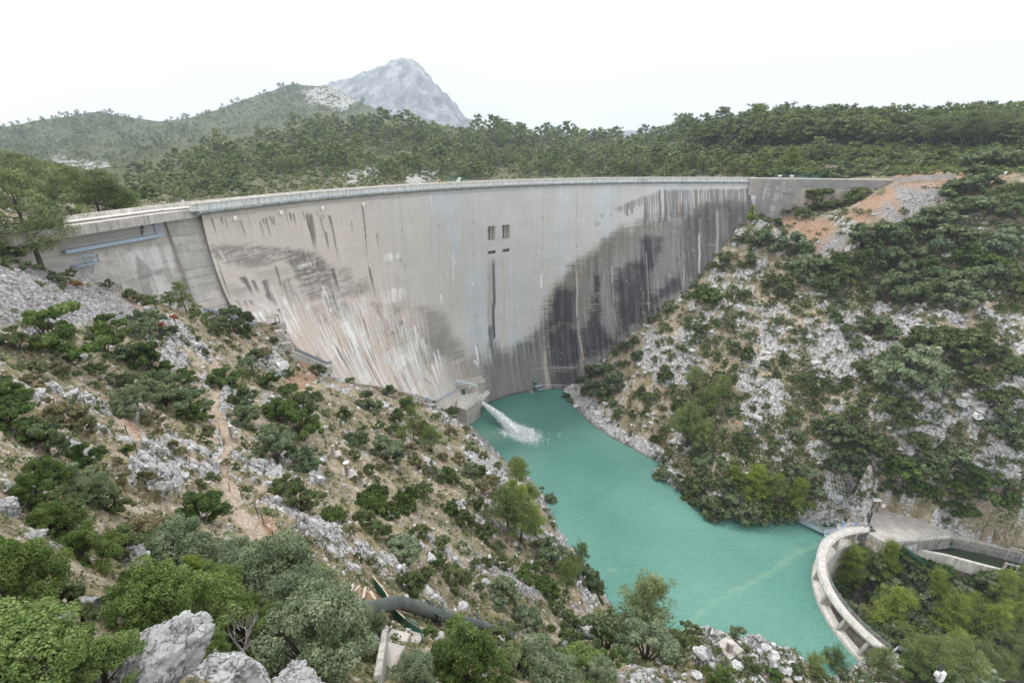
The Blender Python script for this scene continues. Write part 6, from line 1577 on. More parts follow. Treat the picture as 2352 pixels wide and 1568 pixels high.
a_ = unit(d_[None]+rng.normal(0, .13, (njs, 3))); bb = unit(np.cross(a_, rng.normal(size=(njs, 3)))); Ls = rng.uniform(.5, 1.8, njs)[:, None]; Ws = rng.uniform(.015, .06, njs)[:, None]
V = np.stack([P-a_*Ls/2, P+bb*Ws, P+a_*Ls/2, P-bb*Ws], 1).reshape(-1, 3); F = np.arange(4*njs).reshape(-1, 4)
jt = empty('water_jet', J0); tag(jt, 'white jet of water shooting from the valve house into the pool', 'water jet')
link('spray', np_mesh('spray', V, F), M_JET, jt, -J0)
mb = MB(); cs = [Vector(J0).lerp(J1, k/14) for k in range(15)]
for k, c in enumerate(cs): c.z = J0.z+(J1.z-J0.z)*(k/14)**1.7
mb.tube(cs, [.3+.85*(k/14) for k in range(15)], 10); mb.build('core', M_JET, jt, loc=-J0, smooth=True)
ns = 24000; q = rng.normal(0, 1, (ns, 2)); C = np.array(Wz(1196, 994, 0)); P = C[None]+np.c_[q[:, 0:1]*3.2*d_[None, :1]+q[:, 1:2]*1.7*pr[None, :1], q[:, 0:1]*3.2*d_[None, 1:2]+q[:, 1:2]*1.7*pr[None, 1:2], np.abs(rng.normal(0, .45, (ns, 1)))*np.exp(-(q**2).sum(1, keepdims=True)*.4)+.03]
V, F = leaf_quads(P, unit(rng.normal(size=(ns, 3))+np.array([0, 0, .8])), .38, .10, rng); V[:, 2] = np.maximum(V[:, 2], .02)
link('splash', np_mesh('splash', V, F), M_JET, jt, -J0)
# ---- outlet, door and ladder at the right foot
def onface(x, y, out=.3):
    h = dam_hit(x, y); return Vector(dam_pt(h[0], h[1], out)), h[0]
p, th_ = onface(1228, 883.5); rad = Vector((math.cos(th_), math.sin(th_), 0)); tan = Vector((-rad.y, rad.x, 0))
if tan.x < 0: tan = -tan
rz_ = math.atan2(tan.y, tan.x)
od, o_ = mk('outlet_door', p, 'dark green steel door with a pale notice, balcony and ladder low on the dam, above the old outlet', 'door')
MB().box(p+Vector((0, 0, .95)), (1.25, .25, 1.9), rz_).build('door', M_GREEN, od, loc=o_)
MB().box(p-rad*.15+Vector((0, 0, 1.6)), (.5, .06, .35), rz_).build('notice', M_WHITE, od, loc=o_)
q = p-rad*1.0+tan*.9-Vector((0, 0, .1)); MB().box(q, (2.9, 1.7, .16), rz_).build('balcony', M_STEELB, od, loc=o_)
railp([q-tan*1.4-rad*.8, q+tan*1.4-rad*.8, q+tan*1.4+rad*.6], 1.0, 1.2, .03).build('handrail', M_STEELB, od, loc=o_)
ladder(Vector((q.x, q.y, .6))+tan*.9-rad*.7, q+tan*.9-rad*.7+Vector((0, 0, 1.6)), .55, tan).build('ladder', M_STEEL, od, loc=o_)
MB().box(p+Vector((0, 0, -1.9)), (1.3, .5, 2.2), rz_).build('niche', M_DARK, od, loc=o_)
MB().box(Vector((q.x, q.y, .45))+tan*1.3, (3.4, 2.0, .2), rz_).build('lower_deck', M_STEEL, od, loc=o_)
p2, th2 = onface(1219.5, 902, .2)
oo, o_ = mk('old_outlet', p2, 'round plugged outlet pipe mouth at the waterline under the green door', 'pipe outlet')
cc = [p2-rad*s_ for s_ in (-.4, .9)]; mb = MB(); mb.tube(cc, 1.25, 18); mb.build('collar', M_CONCD, oo, loc=o_)
mb = MB(); mb.tube([p2-rad*.85, p2-rad*1.1], [1.0, .9], 16); mb.build('plug', mat_plain('rust_streaked_plug', (.55, .48, .38), .9, .3, 1.2, stain=(.22, .12, .06)), oo, loc=o_)
for pts, lab in (([(1241, 883.5), (1262, 883), (1290, 884), (1313, 885)], 'thin pale pipe running right from the green door along the dam foot'), ([(1221, 872), (1221, 846), (1240, 845), (1290, 843.5), (1325, 844)], 'thin grey pipe rising from the green door and turning right across the black stain')):
    mb = MB(); mb.tube([onface(x, y, .12)[0] for x, y in pts], .09, 5); tag(mb.build('service_pipe', M_STEEL), lab, 'pipe')
# ---- right wing: platform, ladder, pipe, stair
def wr(x, y, out=.7): return W(x, y, wallR_t(x, y)-out)
p, q = wr(1795, 436), wr(2008, 439); q.z = p.z
tag(MB().bar(p, q, .22).build('long_pipe', M_STEEL), 'long straight grey pipe along the right wing wall', 'pipe')
wp, o_ = mk('wing_platform', wr(1797, 441), 'small steel platform with railing and ladder on the right wing wall', 'platform')
p, q = wr(1796, 441, 1.0), wr(1814, 441, 1.0); q.z = p.z
MB().bar(p, q, 1.4, .25).build('deck', M_STEELB, wp, loc=o_); railp([p-Vector((0, .7, 0)), q-Vector((0, .7, 0))], 1.3, .8, .04).build('handrail', M_STEEL, wp, loc=o_)
ladder(wr(1804, 476, .5), wr(1803, 442, .5), .7, (1, -.2, 0)).build('ladder', M_STEEL, wp, loc=o_)
ws, o_ = mk('wing_stair', wr(1958, 451, 2), 'zigzag steel stair and walkway low along the right wing wall', 'stair')
pp = [wr(x, y, 2.2) for x, y in [(1990, 452), (1958, 451), (1940, 464.5), (1914, 465), (1901, 472)]]
for p, q in zip(pp[:-1], pp[1:]): MB().bar(p, q, 1.0, .22).build('flight', M_STEELB, ws, loc=o_)
for p, q in zip(pp[:-1], pp[1:]): railp([p-Vector((0, .5, 0)), q-Vector((0, .5, 0))], 1.2, 1.3, .04).build('handrail', M_STEEL, ws, loc=o_)
# ---- crest furniture: railing with notices, walkers
def crest_pt(x, back=-3.0):
    best = None
    for a in np.linspace(math.radians(176), TH_E, 2400):
        X, Y = DCX+(DR-back)*math.cos(a), DCY+(DR-back)*math.sin(a); px, py, _ = to_px(np.array([X]), np.array([Y]), np.array([CREST]))
        if best is None or abs(px[0]-x) < best[0]: best = (abs(px[0]-x), X, Y, a)
    return Vector((best[1], best[2], CREST-1.3)), best[3]
p, _a = crest_pt(1022, -5.2); q, _ = crest_pt(1068, -5.2)
cr_, o_ = mk('crest_railing', p, 'green railing with two small white notices on the dam crest, left of the middle', 'railing')
railp([p, q], 2.7, 3.2, .06, (.62, .8)).build('handrail', M_GREENM, cr_, loc=o_)
for f_, z_ in ((.72, 2.1), (.65, 1.5)): m_ = p.lerp(q, f_); MB().box(m_+Vector((0, -.15, z_)), (1.1, .08, .6), 0).build('notice', M_WHITE, cr_, loc=o_)
p, q = Vector((WR0[0]+9, WR0[1]+1.2, CREST-.4)), Vector((WR0[0]+24, WR0[1]-3.2, CREST-.4))
cr2, o_ = mk('crest_railing', p, 'dark green railing with two white notices on the right wing crest', 'railing')
railp([p, q], 1.4, 1.8, .07, (.6, .3)).build('handrail', M_GREENM, cr2, loc=o_)
for f_ in (.12, .38): m_ = p.lerp(q, f_); MB().box(m_+Vector((0, -.25, 1.0)), (1.3, .08, .6), -.28).build('notice', M_WHITE, cr2, loc=o_)
def person(loc, rz, top, legs, label, lean=.0, arm=None):
    me = bpy.data.meshes.new('person')
    J = {'pel': (0, 0, .95), 'sp': (0, lean*.4, 1.2), 'ch': (0, lean, 1.42), 'nk': (0, lean*1.2, 1.53), 'hd': (0, lean*1.4, 1.62), 'tp': (0, lean*1.4, 1.76),
         'hl': (-.1, 0, .9), 'kl': (-.11, .03, .5), 'al': (-.11, 0, .09), 'fl': (-.11, .14, .04), 'hr': (.1, 0, .9), 'kr': (.11, .05, .5), 'ar': (.12, -.03, .09), 'fr': (.12, .12, .04),
         'sl': (-.2, lean, 1.42), 'el': (-.27, lean+.05, 1.14), 'wl': (-.22, lean+.22, 1.02), 'sr': (.2, lean, 1.42), 'er': (.27, lean+.05, 1.14), 'wr': (.22, lean+.22, 1.02)}
    if arm: J['er'], J['wr'] = (.40, lean+.05, 1.5), (.52, lean+.1, 1.72)
    R = dict(pel=.15, sp=.14, ch=.15, nk=.06, hd=.09, tp=.07, hl=.09, kl=.065, al=.045, fl=.04, hr=.09, kr=.065, ar=.045, fr=.04, sl=.065, el=.045, wl=.035, sr=.065, er=.045, wr=.035)
    E_ = ['pel sp', 'sp ch', 'ch nk', 'nk hd', 'hd tp', 'pel hl', 'hl kl', 'kl al', 'al fl', 'pel hr', 'hr kr', 'kr ar', 'ar fr', 'ch sl', 'sl el', 'el wl', 'ch sr', 'sr er', 'er wr']
    ks = list(J); me.from_pydata([J[k] for k in ks], [tuple(ks.index(s_) for s_ in e.split()) for e in E_], []); me.update()
    o = bpy.data.objects.new('person', me); COL.objects.link(o); o.location = loc; o.rotation_euler = (0, 0, rz)
    sk = o.modifiers.new('skin', 'SKIN')
    for i, k in enumerate(ks): v = me.skin_vertices[0].data[i]; v.radius = (R[k], R[k]*.8); v.use_root = (k == 'pel')
    o.modifiers.new('sub', 'SUBSURF').levels = 1
    m, nt, b = newmat('clothes'); tc = N(nt, 'ShaderNodeTexCoord'); s_ = N(nt, 'ShaderNodeSeparateXYZ'); nt.links.new(tc.outputs['Object'], s_.inputs[0])
    c = ramp(nt, mth(nt, 'MULTIPLY', s_.outputs[2], .5), [(0, legs), (.48, top), (.775, (.42, .26, .19)), (.85, (.05, .035, .02))]); nt.nodes[-1]
    for n_ in nt.nodes:
        if n_.type == 'VALTORGB': n_.color_ramp.interpolation = 'CONSTANT'
    nt.links.new(c, b.inputs['Base Color']); me.materials.append(m); return tag(o, label, 'person')
p, a_ = crest_pt(1010, -1.4); person((p.x, p.y, CREST-.55), a_+1.57, (.80, .16, .03), (.03, .03, .05), 'person in an orange top leaning on the dam parapet', .3)
person((WR0[0]+40, WR0[1]-9.6, CREST-.5), 3.0, (.75, .74, .68), (.55, .52, .46), 'person in pale clothes on the right wing crest, one arm raised', 0, True)
p = W(2311, 392, 150); p.z = float(ground_z(p.x, p.y))
sg, o_ = mk('sign', p, 'small white sign on a post beside the track at the far right', 'sign'); MB().bar(p, p+Vector((0, 0, 1.6)), .12).build('post', M_WOOD, sg, loc=o_); MB().box(p+Vector((0, -.1, 1.7)), (1.0, .08, .8), .2).build('board', M_WHITE, sg, loc=o_)
# low wall of the track at the right end of the crest
p, q = W(2050, 413, 172), W(2196, 404, 158)
tag(MB().bar(p, q, .5, 1.6).build('track_wall', M_CONC), 'low concrete kerb wall beside the orange track beyond the right wing', 'wall')

# ------------------------------------------------------------------ on the near slope
def survey(x, y, hpx, label, slab=True, taper=False, cap=None, r=.24):
    g, t, _, _ = ground_hit(x, y); h = hpx*t/FPX*1.08; o, o_ = mk('survey_pillar', g, label, 'pillar', 'concrete survey pillars')
    mb = MB(); mb.tube([g-Vector((0, 0, .3)), g+Vector((0, 0, h))], [r*(1.7 if taper else 1.12), r], 14); mb.build('column', M_CONC, o, loc=o_, smooth=False)
    mb = MB(); mb.tube([g+Vector((0, 0, h)), g+Vector((0, 0, h+.07))], r*(1.7 if cap else .8), 14); mb.build('cap', cap or M_CONCL, o, loc=o_)
    if slab: MB().box(g+Vector((.3*r, .2, -.05)), (1.7*slab, 1.5*slab, .3), .5).build('slab', M_CONC, o, loc=o_)
    return g
survey(533, 997, 20, 'round concrete pillar beside the path in the middle of the left slope', .45)
survey(767, 1045, 24, 'round concrete pillar on a slab, left of the tapered pillar', .9)
g = survey(798, 1085, 25, 'tapered square-looking concrete pillar with a steel plate on top, beside a railing', .8, True, M_STEEL)
MB_ = MB().box(g+Vector((1.0, -.4, -.9)), (1.7, 1.2, 2.0), .35); tag(MB_.build('concrete_block', M_CONC), 'grey concrete block under the railing beside the tapered pillar', 'block')
tag(railp([g+Vector((.35, -.9, .12)), g+Vector((1.7, -.5, .12))], 1.1, 1.3, .03, ()).build('pillar_railing', M_RUST), 'short dark railing in front of the tapered pillar', 'railing')
survey(1674, 1493, 24, 'round concrete pillar on a diamond-shaped slab at the lower edge above the water', 1.0, r=.27)
survey(2153, 760, 12, 'short pale pillar in the scrub of the right slope', 0, r=.4)
survey(2206, 764, 13, 'stubby pale pillar on a block where the right slope path ends', .9, r=.5)
survey(1689, 983, 13, 'low concrete pillar with a red cap among the rocks of the right slope', 0, cap=mat_plain('red_paint', (.42, .10, .06), .6, .1), r=.26)
# fence posts
posts = [(67, 912, 24), (140, 950, 38), (239, 942, 20), (292, 997, 22), (315, 1040, 22), (437, 1144, 34), (528, 1128, 22), (558, 1150, 25), (506, 997, 18), (483, 946, 18), (501, 1169, 25), (592, 1180, 25), (607, 1207, 29), (627, 1239, 23), (197, 934, 14), (465, 810, 14), (470, 780, 14), (760, 905, 14), (758, 950, 16)]
fp = None
PP = []
for i, (x, y, h_) in enumerate(posts):
    g, t, _, _ = ground_hit(x, y); h = min(1.5, max(.8, h_*t/FPX*1.05))
    o = MB().bar((0, 0, -.2), (0, 0, h), .045).build('fence_post', M_RUST, None, loc=g); o.rotation_euler = (random.uniform(-.1, .1), random.uniform(-.12, .12), 0)
    PP.append((o, x, y, g, h))
for n_, (a, b_) in enumerate([(5, 10), (7, 11), (11, 12), (12, 13), (3, 4), (1, 4)]):
    A0, B0 = PP[a], PP[b_]; mb = MB(); p, q = A0[3]+Vector((0, 0, A0[4]*.9)), B0[3]+Vector((0, 0, B0[4]*.9)); mb.tube([p.lerp(q, f)-Vector((0, 0, .25*math.sin(math.pi*f))) for f in np.linspace(0, 1, 9)], .012, 4)
    tag(mb.build('fence_wire', M_RUST), ['sagging wire between fence posts left of the bright round shrub', 'wire between the posts where the lower path widens', 'wire along the lower path, middle span', 'wire along the lower path, nearest span', 'wire between two posts on the upper left slope', 'long wire crossing the grassy upper left slope'][n_], 'wire')
# big pipe on the lower slope
def gt(x, y): return ground_hit(x, y)[1]
def PPt(x):
    xs = [815, 845, 915, 1000, 1103, 1178]; c = [(P_-Vector((0, 0, CAMZ))) for P_ in PPp]; return float(np.interp(x, xs, [v.y*CPI-v.z*SPI for v in c]))
def pipe(name, pts, d, label):
    P = [W(x, y, t) for x, y, t in pts]; o, o_ = mk(name, P[0], label, 'pipe')
    Q = [P[0]]
    for i in range(1, len(P)-1):
        for f in (.25, .5, .75): Q.append(P[i-1].lerp(P[i], 1-.16*(1-f)).lerp(P[i].lerp(P[i+1], .16*f), f))
    Q.append(P[-1]); mb = MB(); mb.tube(Q, d/2, 24); mb.build('pipe', M_PIPE, o, loc=o_, smooth=True); return o, o_, P
pi_, o_, PPp = pipe('penstock_pipe', [(x, y, gt(x, y+14)-1.2) for x, y in [(815, 1412), (845, 1400), (915, 1381), (1000, 1409), (1103, 1436), (1178, 1461)]], .84, 'thick grey-green steel pipe bending over the lower slope, held by dark steel frames')
dirp_ = (PPp[3]-PPp[2]).normalized()
for f0, (x, y, t) in enumerate([(850, 1398, PPt(850)), (868, 1392, PPt(868))]):
    c = W(x, y+.5, t); mb = MB(); mb.tube([c-dirp_*.04, c+dirp_*.04], .45, 20); mb.build('weld_ring', M_PIPE, pi_, loc=o_)
def saddle(x, y, t, w, h, legs=True, lab=None, parent=None, oo_=None):
    w *= .76; h *= .76
    c = W(x, y, t); s = Vector((dirp_.y, -dirp_.x, 0)).normalized(); u = Vector((0, 0, 1)); mb = MB()
    a, b_ = c+s*w-u*h*.2, c-s*w+u*h
    for k in (-.16, .16):
        mb.bar(a+dirp_*k, b_+dirp_*k, .10, .22)
        if legs: mb.bar(c+s*w*.9+u*h*.5+dirp_*k, c-s*w*.8-u*(h+.9)+dirp_*k, .12, .22); mb.bar(c+s*w*.5+dirp_*k, c+s*w*.6-u*(h+1.3)+dirp_*k, .14, .2)
    for k in (.15, .5, .85): p_ = a.lerp(b_, k); mb.bar(p_-dirp_*.2, p_+dirp_*.2, .1)
    mb.build('support_frame', M_PIPED, parent, loc=oo_)
saddle(1000, 1407, PPt(1000)-.2, .95, .85, True, None, pi_, o_); saddle(1104, 1432, PPt(1104)-.2, 1.0, .8, False, None, pi_, o_); saddle(1166, 1452, PPt(1166)-.2, 1.2, .9, False, None, pi_, o_)
pi2, o2, _P = pipe('penstock_pipe', [(x, y, gt(x, y+10)-1.0) for x, y in [(1296, 1482), (1312, 1464), (1345, 1459), (1420, 1466)]], .66, 'second shorter bend of grey-green pipe further right among the shrubs')
saddle(1340, 1455, gt(1340, 1467)-1.2, 1.0, .9, False, None, pi2, o2)
# green netting fence below the pipe
gf = [W(x, y, gt(x, y)-.4) for x, y in [(860, 1340), (888, 1376), (905, 1412), (935, 1440), (970, 1464)]]
mb = MB()
for p, q in zip(gf[:-1], gf[1:]): mb.bar(p+Vector((0, 0, .1)), q+Vector((0, 0, .1)), .05, 1.0)
gfo, o_ = mk('netting_fence', gf[0], 'green netting fence with pale top rail running under the big pipe', 'fence'); mb.build('netting', M_GREENM, gfo, loc=o_)
mb = MB()
for p, q in zip(gf[:-1], gf[1:]): mb.bar(p+Vector((0, 0, .66)), q+Vector((0, 0, .66)), .07)
mb.build('top_rail', M_WOOD, gfo, loc=o_)
# concrete steps and planks
cs_, o_ = mk('concrete_steps', W(900, 1460, 28), 'broken pale concrete steps and wall below the green netting', 'steps')
for x, y, t, dx, dy, dz in [(945, 1466, 0, 1.5, 1.3, 1.0), (912, 1466, 0, 1.6, 1.4, 1.0), (895, 1505, 0, 1.2, 1.6, 1.2)]: c = W(x, y, gt(x, y)-.2); MB().box(c-Vector((0, 0, dz/2)), (dx*.62, dy*.62, dz), -.25).build('step', M_CONC, cs_, loc=o_, bevel=.04)
c = W(880, 1500, 24.5); MB().bar(W(886, 1450, gt(886, 1450))-Vector((0, 0, .1)), W(868, 1568, gt(868, 1568))-Vector((0, 0, .1)), .22, .6).build('side_wall', M_CONC, cs_, loc=o_, bevel=.04)
for (x0, y0, x1, y1, lab) in [(811, 1343, 808, 1362, 'leftmost pale plank lying on the slope above the big pipe'), (826, 1347, 815, 1360, 'short pale plank leaning beside the leftmost one'), (840, 1350, 835, 1376, 'upright pale plank in the middle of the orange soil patch'), (851, 1360, 863, 1380, 'thin plank pointing down to the big pipe')]:
    p, q = ground_hit0(x0, y0), ground_hit0(x1, y1); tag(MB().bar(p+Vector((0, 0, .12)), q+Vector((0, 0, .12)), .16, .05).build('plank', M_WOOD), lab, 'plank')
# boulders seen one by one: picture x, y of the foot, width, height ratio, depth push
BL = [(203, 1405, 88, 1.0, 'pointed pale boulder in the lower left, above the largest rock'), (145, 1440, 76, .8, 'low jagged rock left of the pointed boulder'), (372, 1560, 250, 1.1, 'largest pale limestone boulder at the bottom left'), (285, 1500, 60, .9, 'grey rock at the left shoulder of the largest boulder'),
      (548, 1568, 200, .9, 'sloping pale slab right of the dead stump'), (613, 1535, 54, .9, 'rounded pale rock against the grey-green shrub at the bottom'), (690, 1575, 130, .35, 'flat pale rock along the bottom edge'), (283, 1425, 42, .6, 'small grey boulder beside the juniper'), (330, 1275, 30, .7, 'small pale boulder above the junipers'), (435, 1228, 30, .8, 'small rounded rock under the bright round shrub'),
      (25, 1180, 66, 1.3, 'tall grey rock at the left edge'), (75, 1240, 60, .7, 'pale rock behind the red-tipped tree'), (157, 1245, 36, .6, 'small rock between shrubs at lower left'), (385, 1130, 50, 1.5, 'tall pale slab in the middle of the left slope'), (425, 1100, 34, 1.2, 'upright rock right of the tall slab'), (350, 1080, 40, .9, 'grey block above the tall slab'),
      (175, 905, 34, .9, 'slanted rock blade on the upper left slope'), (205, 915, 36, .8, 'second rock blade just right of the first'), (90, 905, 40, .6, 'pale low rock far up the left slope'), (192, 822, 32, .7, 'dark grey boulder below the scree'), (120, 890, 30, .7, 'small pale rock left of the rock blades'), (650, 850, 44, 1.1, 'large grey rock face left of the concrete stair'), (450, 800, 36, 1.2, 'rocky knob beside the upper path'), (735, 1110, 36, 1.6, 'tall pale crag left of the pillars'),
      (990, 1290, 44, 1.1, 'pale crag above the big pipe, right of the green shrubs'), (1010, 1470, 34, .7, 'pair-like white rock under the big pipe'), (1155, 1475, 32, 1.1, 'white pointed rock at the lower end of the pipe'), (1120, 1345, 30, 1.6, 'upright pale slab above the pipe end'), (1060, 1400, 36, .8, 'pale rock beside the pipe frame'), (1105, 1560, 44, 1.0, 'white rock between shrubs at the bottom middle'),
      (1780, 1510, 40, .7, 'rounded white boulder at the water edge, bottom right'), (1800, 1540, 36, .7, 'white boulder below the rounded one'), (1760, 1490, 44, .5, 'flat white rock above the rounded boulder'), (1610, 1500, 40, .6, 'pale rock left of the diamond slab'), (1690, 1530, 46, .5, 'low white rock under the diamond slab'), (1600, 1555, 40, .7, 'white boulder at the bottom edge left of the water'),
      (1830, 1557, 36, .6, 'small white boulder touching the bottom edge near the weir'), (2210, 930, 44, .9, 'big rounded white boulder on the right rock slope'), (2250, 960, 36, .7, 'white boulder below the big rounded one'), (1815, 755, 28, .5, 'white flat-topped rock high on the right slope')]
for x, y, w_, hr, lab in BL:
    h = ground_hit(x, min(y, 1600))
    if h is None: continue
    g, t = h[0], h[1]; s = w_*t/FPX/2; me = random.choice(ROCKN if w_ > 50 else ROCKS)
    o = bpy.data.objects.new('boulder', me); COL.objects.link(o); o.location = g+Vector((0, 0, s*hr*.35)); o.rotation_euler = (random.uniform(-.3, .3), random.uniform(-.3, .3), random.uniform(0, 6.28)); o.scale = (s, s*.9, s*hr)
    tag(o, lab, 'boulder', 'pale limestone boulders')
# dead bush and stump
def dead(loc, s, seed, label, name='dead_shrub'):
    rng = np.random.default_rng(seed); mb = MB()
    def br(p, d, L_, r, k):
        q = p+d*L_; mb.tube([p, p.lerp(q, .5)+Vector(rng.normal(0, .06*L_, 3)), q], [r, r*.75, r*.45], 5, cap=False)
        if k:
            for _ in range(3): br(p.lerp(q, rng.uniform(.5, 1)), (d+Vector(rng.normal(0, .55, 3))).normalized(), L_*rng.uniform(.5, .8), r*.45, k-1)
    for _ in range(4): br(Vector((0, 0, -.1)), Vector((rng.normal(0, .6), rng.normal(0, .6), .8)).normalized(), .8*s, .05*s, 3)
    return tag(mb.build(name, M_DEAD, None, loc=loc), label, 'dead shrub')
dead(W(160, 1345, 12.5)-Vector((0, 0, .2)), 1.1, 5, 'bare grey dead shrub among the junipers at lower left')
dead(W(558, 1490, 11.2), .6, 9, 'small bare dead twigs on the slab right of the largest boulder')
mb = MB(); p = W(470, 1568, 9.6); mb.tube([p, p+Vector((.02, 0, .35)), p+Vector((.1, .05, .6)), p+Vector((.02, .05, .8))], [.09, .07, .06, .03], 8); tag(mb.build('dead_stump', M_DEAD), 'pale twisted dead stump between the two largest boulders', 'stump')
# rockfall net on the cliff by the walkway
net, o_ = mk('rockfall_net', W(1900, 1110, 125), 'grey wire rockfall net hanging on the rock above the footbridge walkway', 'net')
rows = [[W(1895+8*j+2.2*i, 1078+i*13+j*4, 123.5-.2*i) for j in range(6)] for i in range(6)]
mb = MB()
for r_ in rows:
    for p, q in zip(r_[:-1], r_[1:]): mb.bar(p, q, .05)
for j in range(6):
    for i in range(5): mb.bar(rows[i][j], rows[i+1][j], .05)
mb.build('mesh', M_STEEL, net, loc=o_)
def poisson(poly, dmin, n_try, seed):
    rng = np.random.default_rng(seed); bx = [p[0] for p in poly]; by = [p[1] for p in poly]; out = []
    xs = rng.uniform(min(bx), max(bx), n_try); ys = rng.uniform(min(by), max(by), n_try)
    ok = inpoly(xs, ys, poly); P = np.empty((0, 2))
    for x, y in zip(xs[ok], ys[ok]):
        if len(P) and ((P[:, 0]-x)**2+((P[:, 1]-y)*1.4)**2).min() < dmin*dmin: continue
        P = np.vstack([P, (x, y)])
    return P
# ------------------------------------------------------------------ shrubs and trees read off the photograph, standing where they stand
OFF = {1: (0, 245), 2: (784, 122.5), 3: (1568, 183.75), 4: (0, 673.75), 5: (784, 643.1), 6: (1568, 704.4), 7: (0, 1045.5), 8: (784, 1045.5), 9: (1568, 1045.5)}
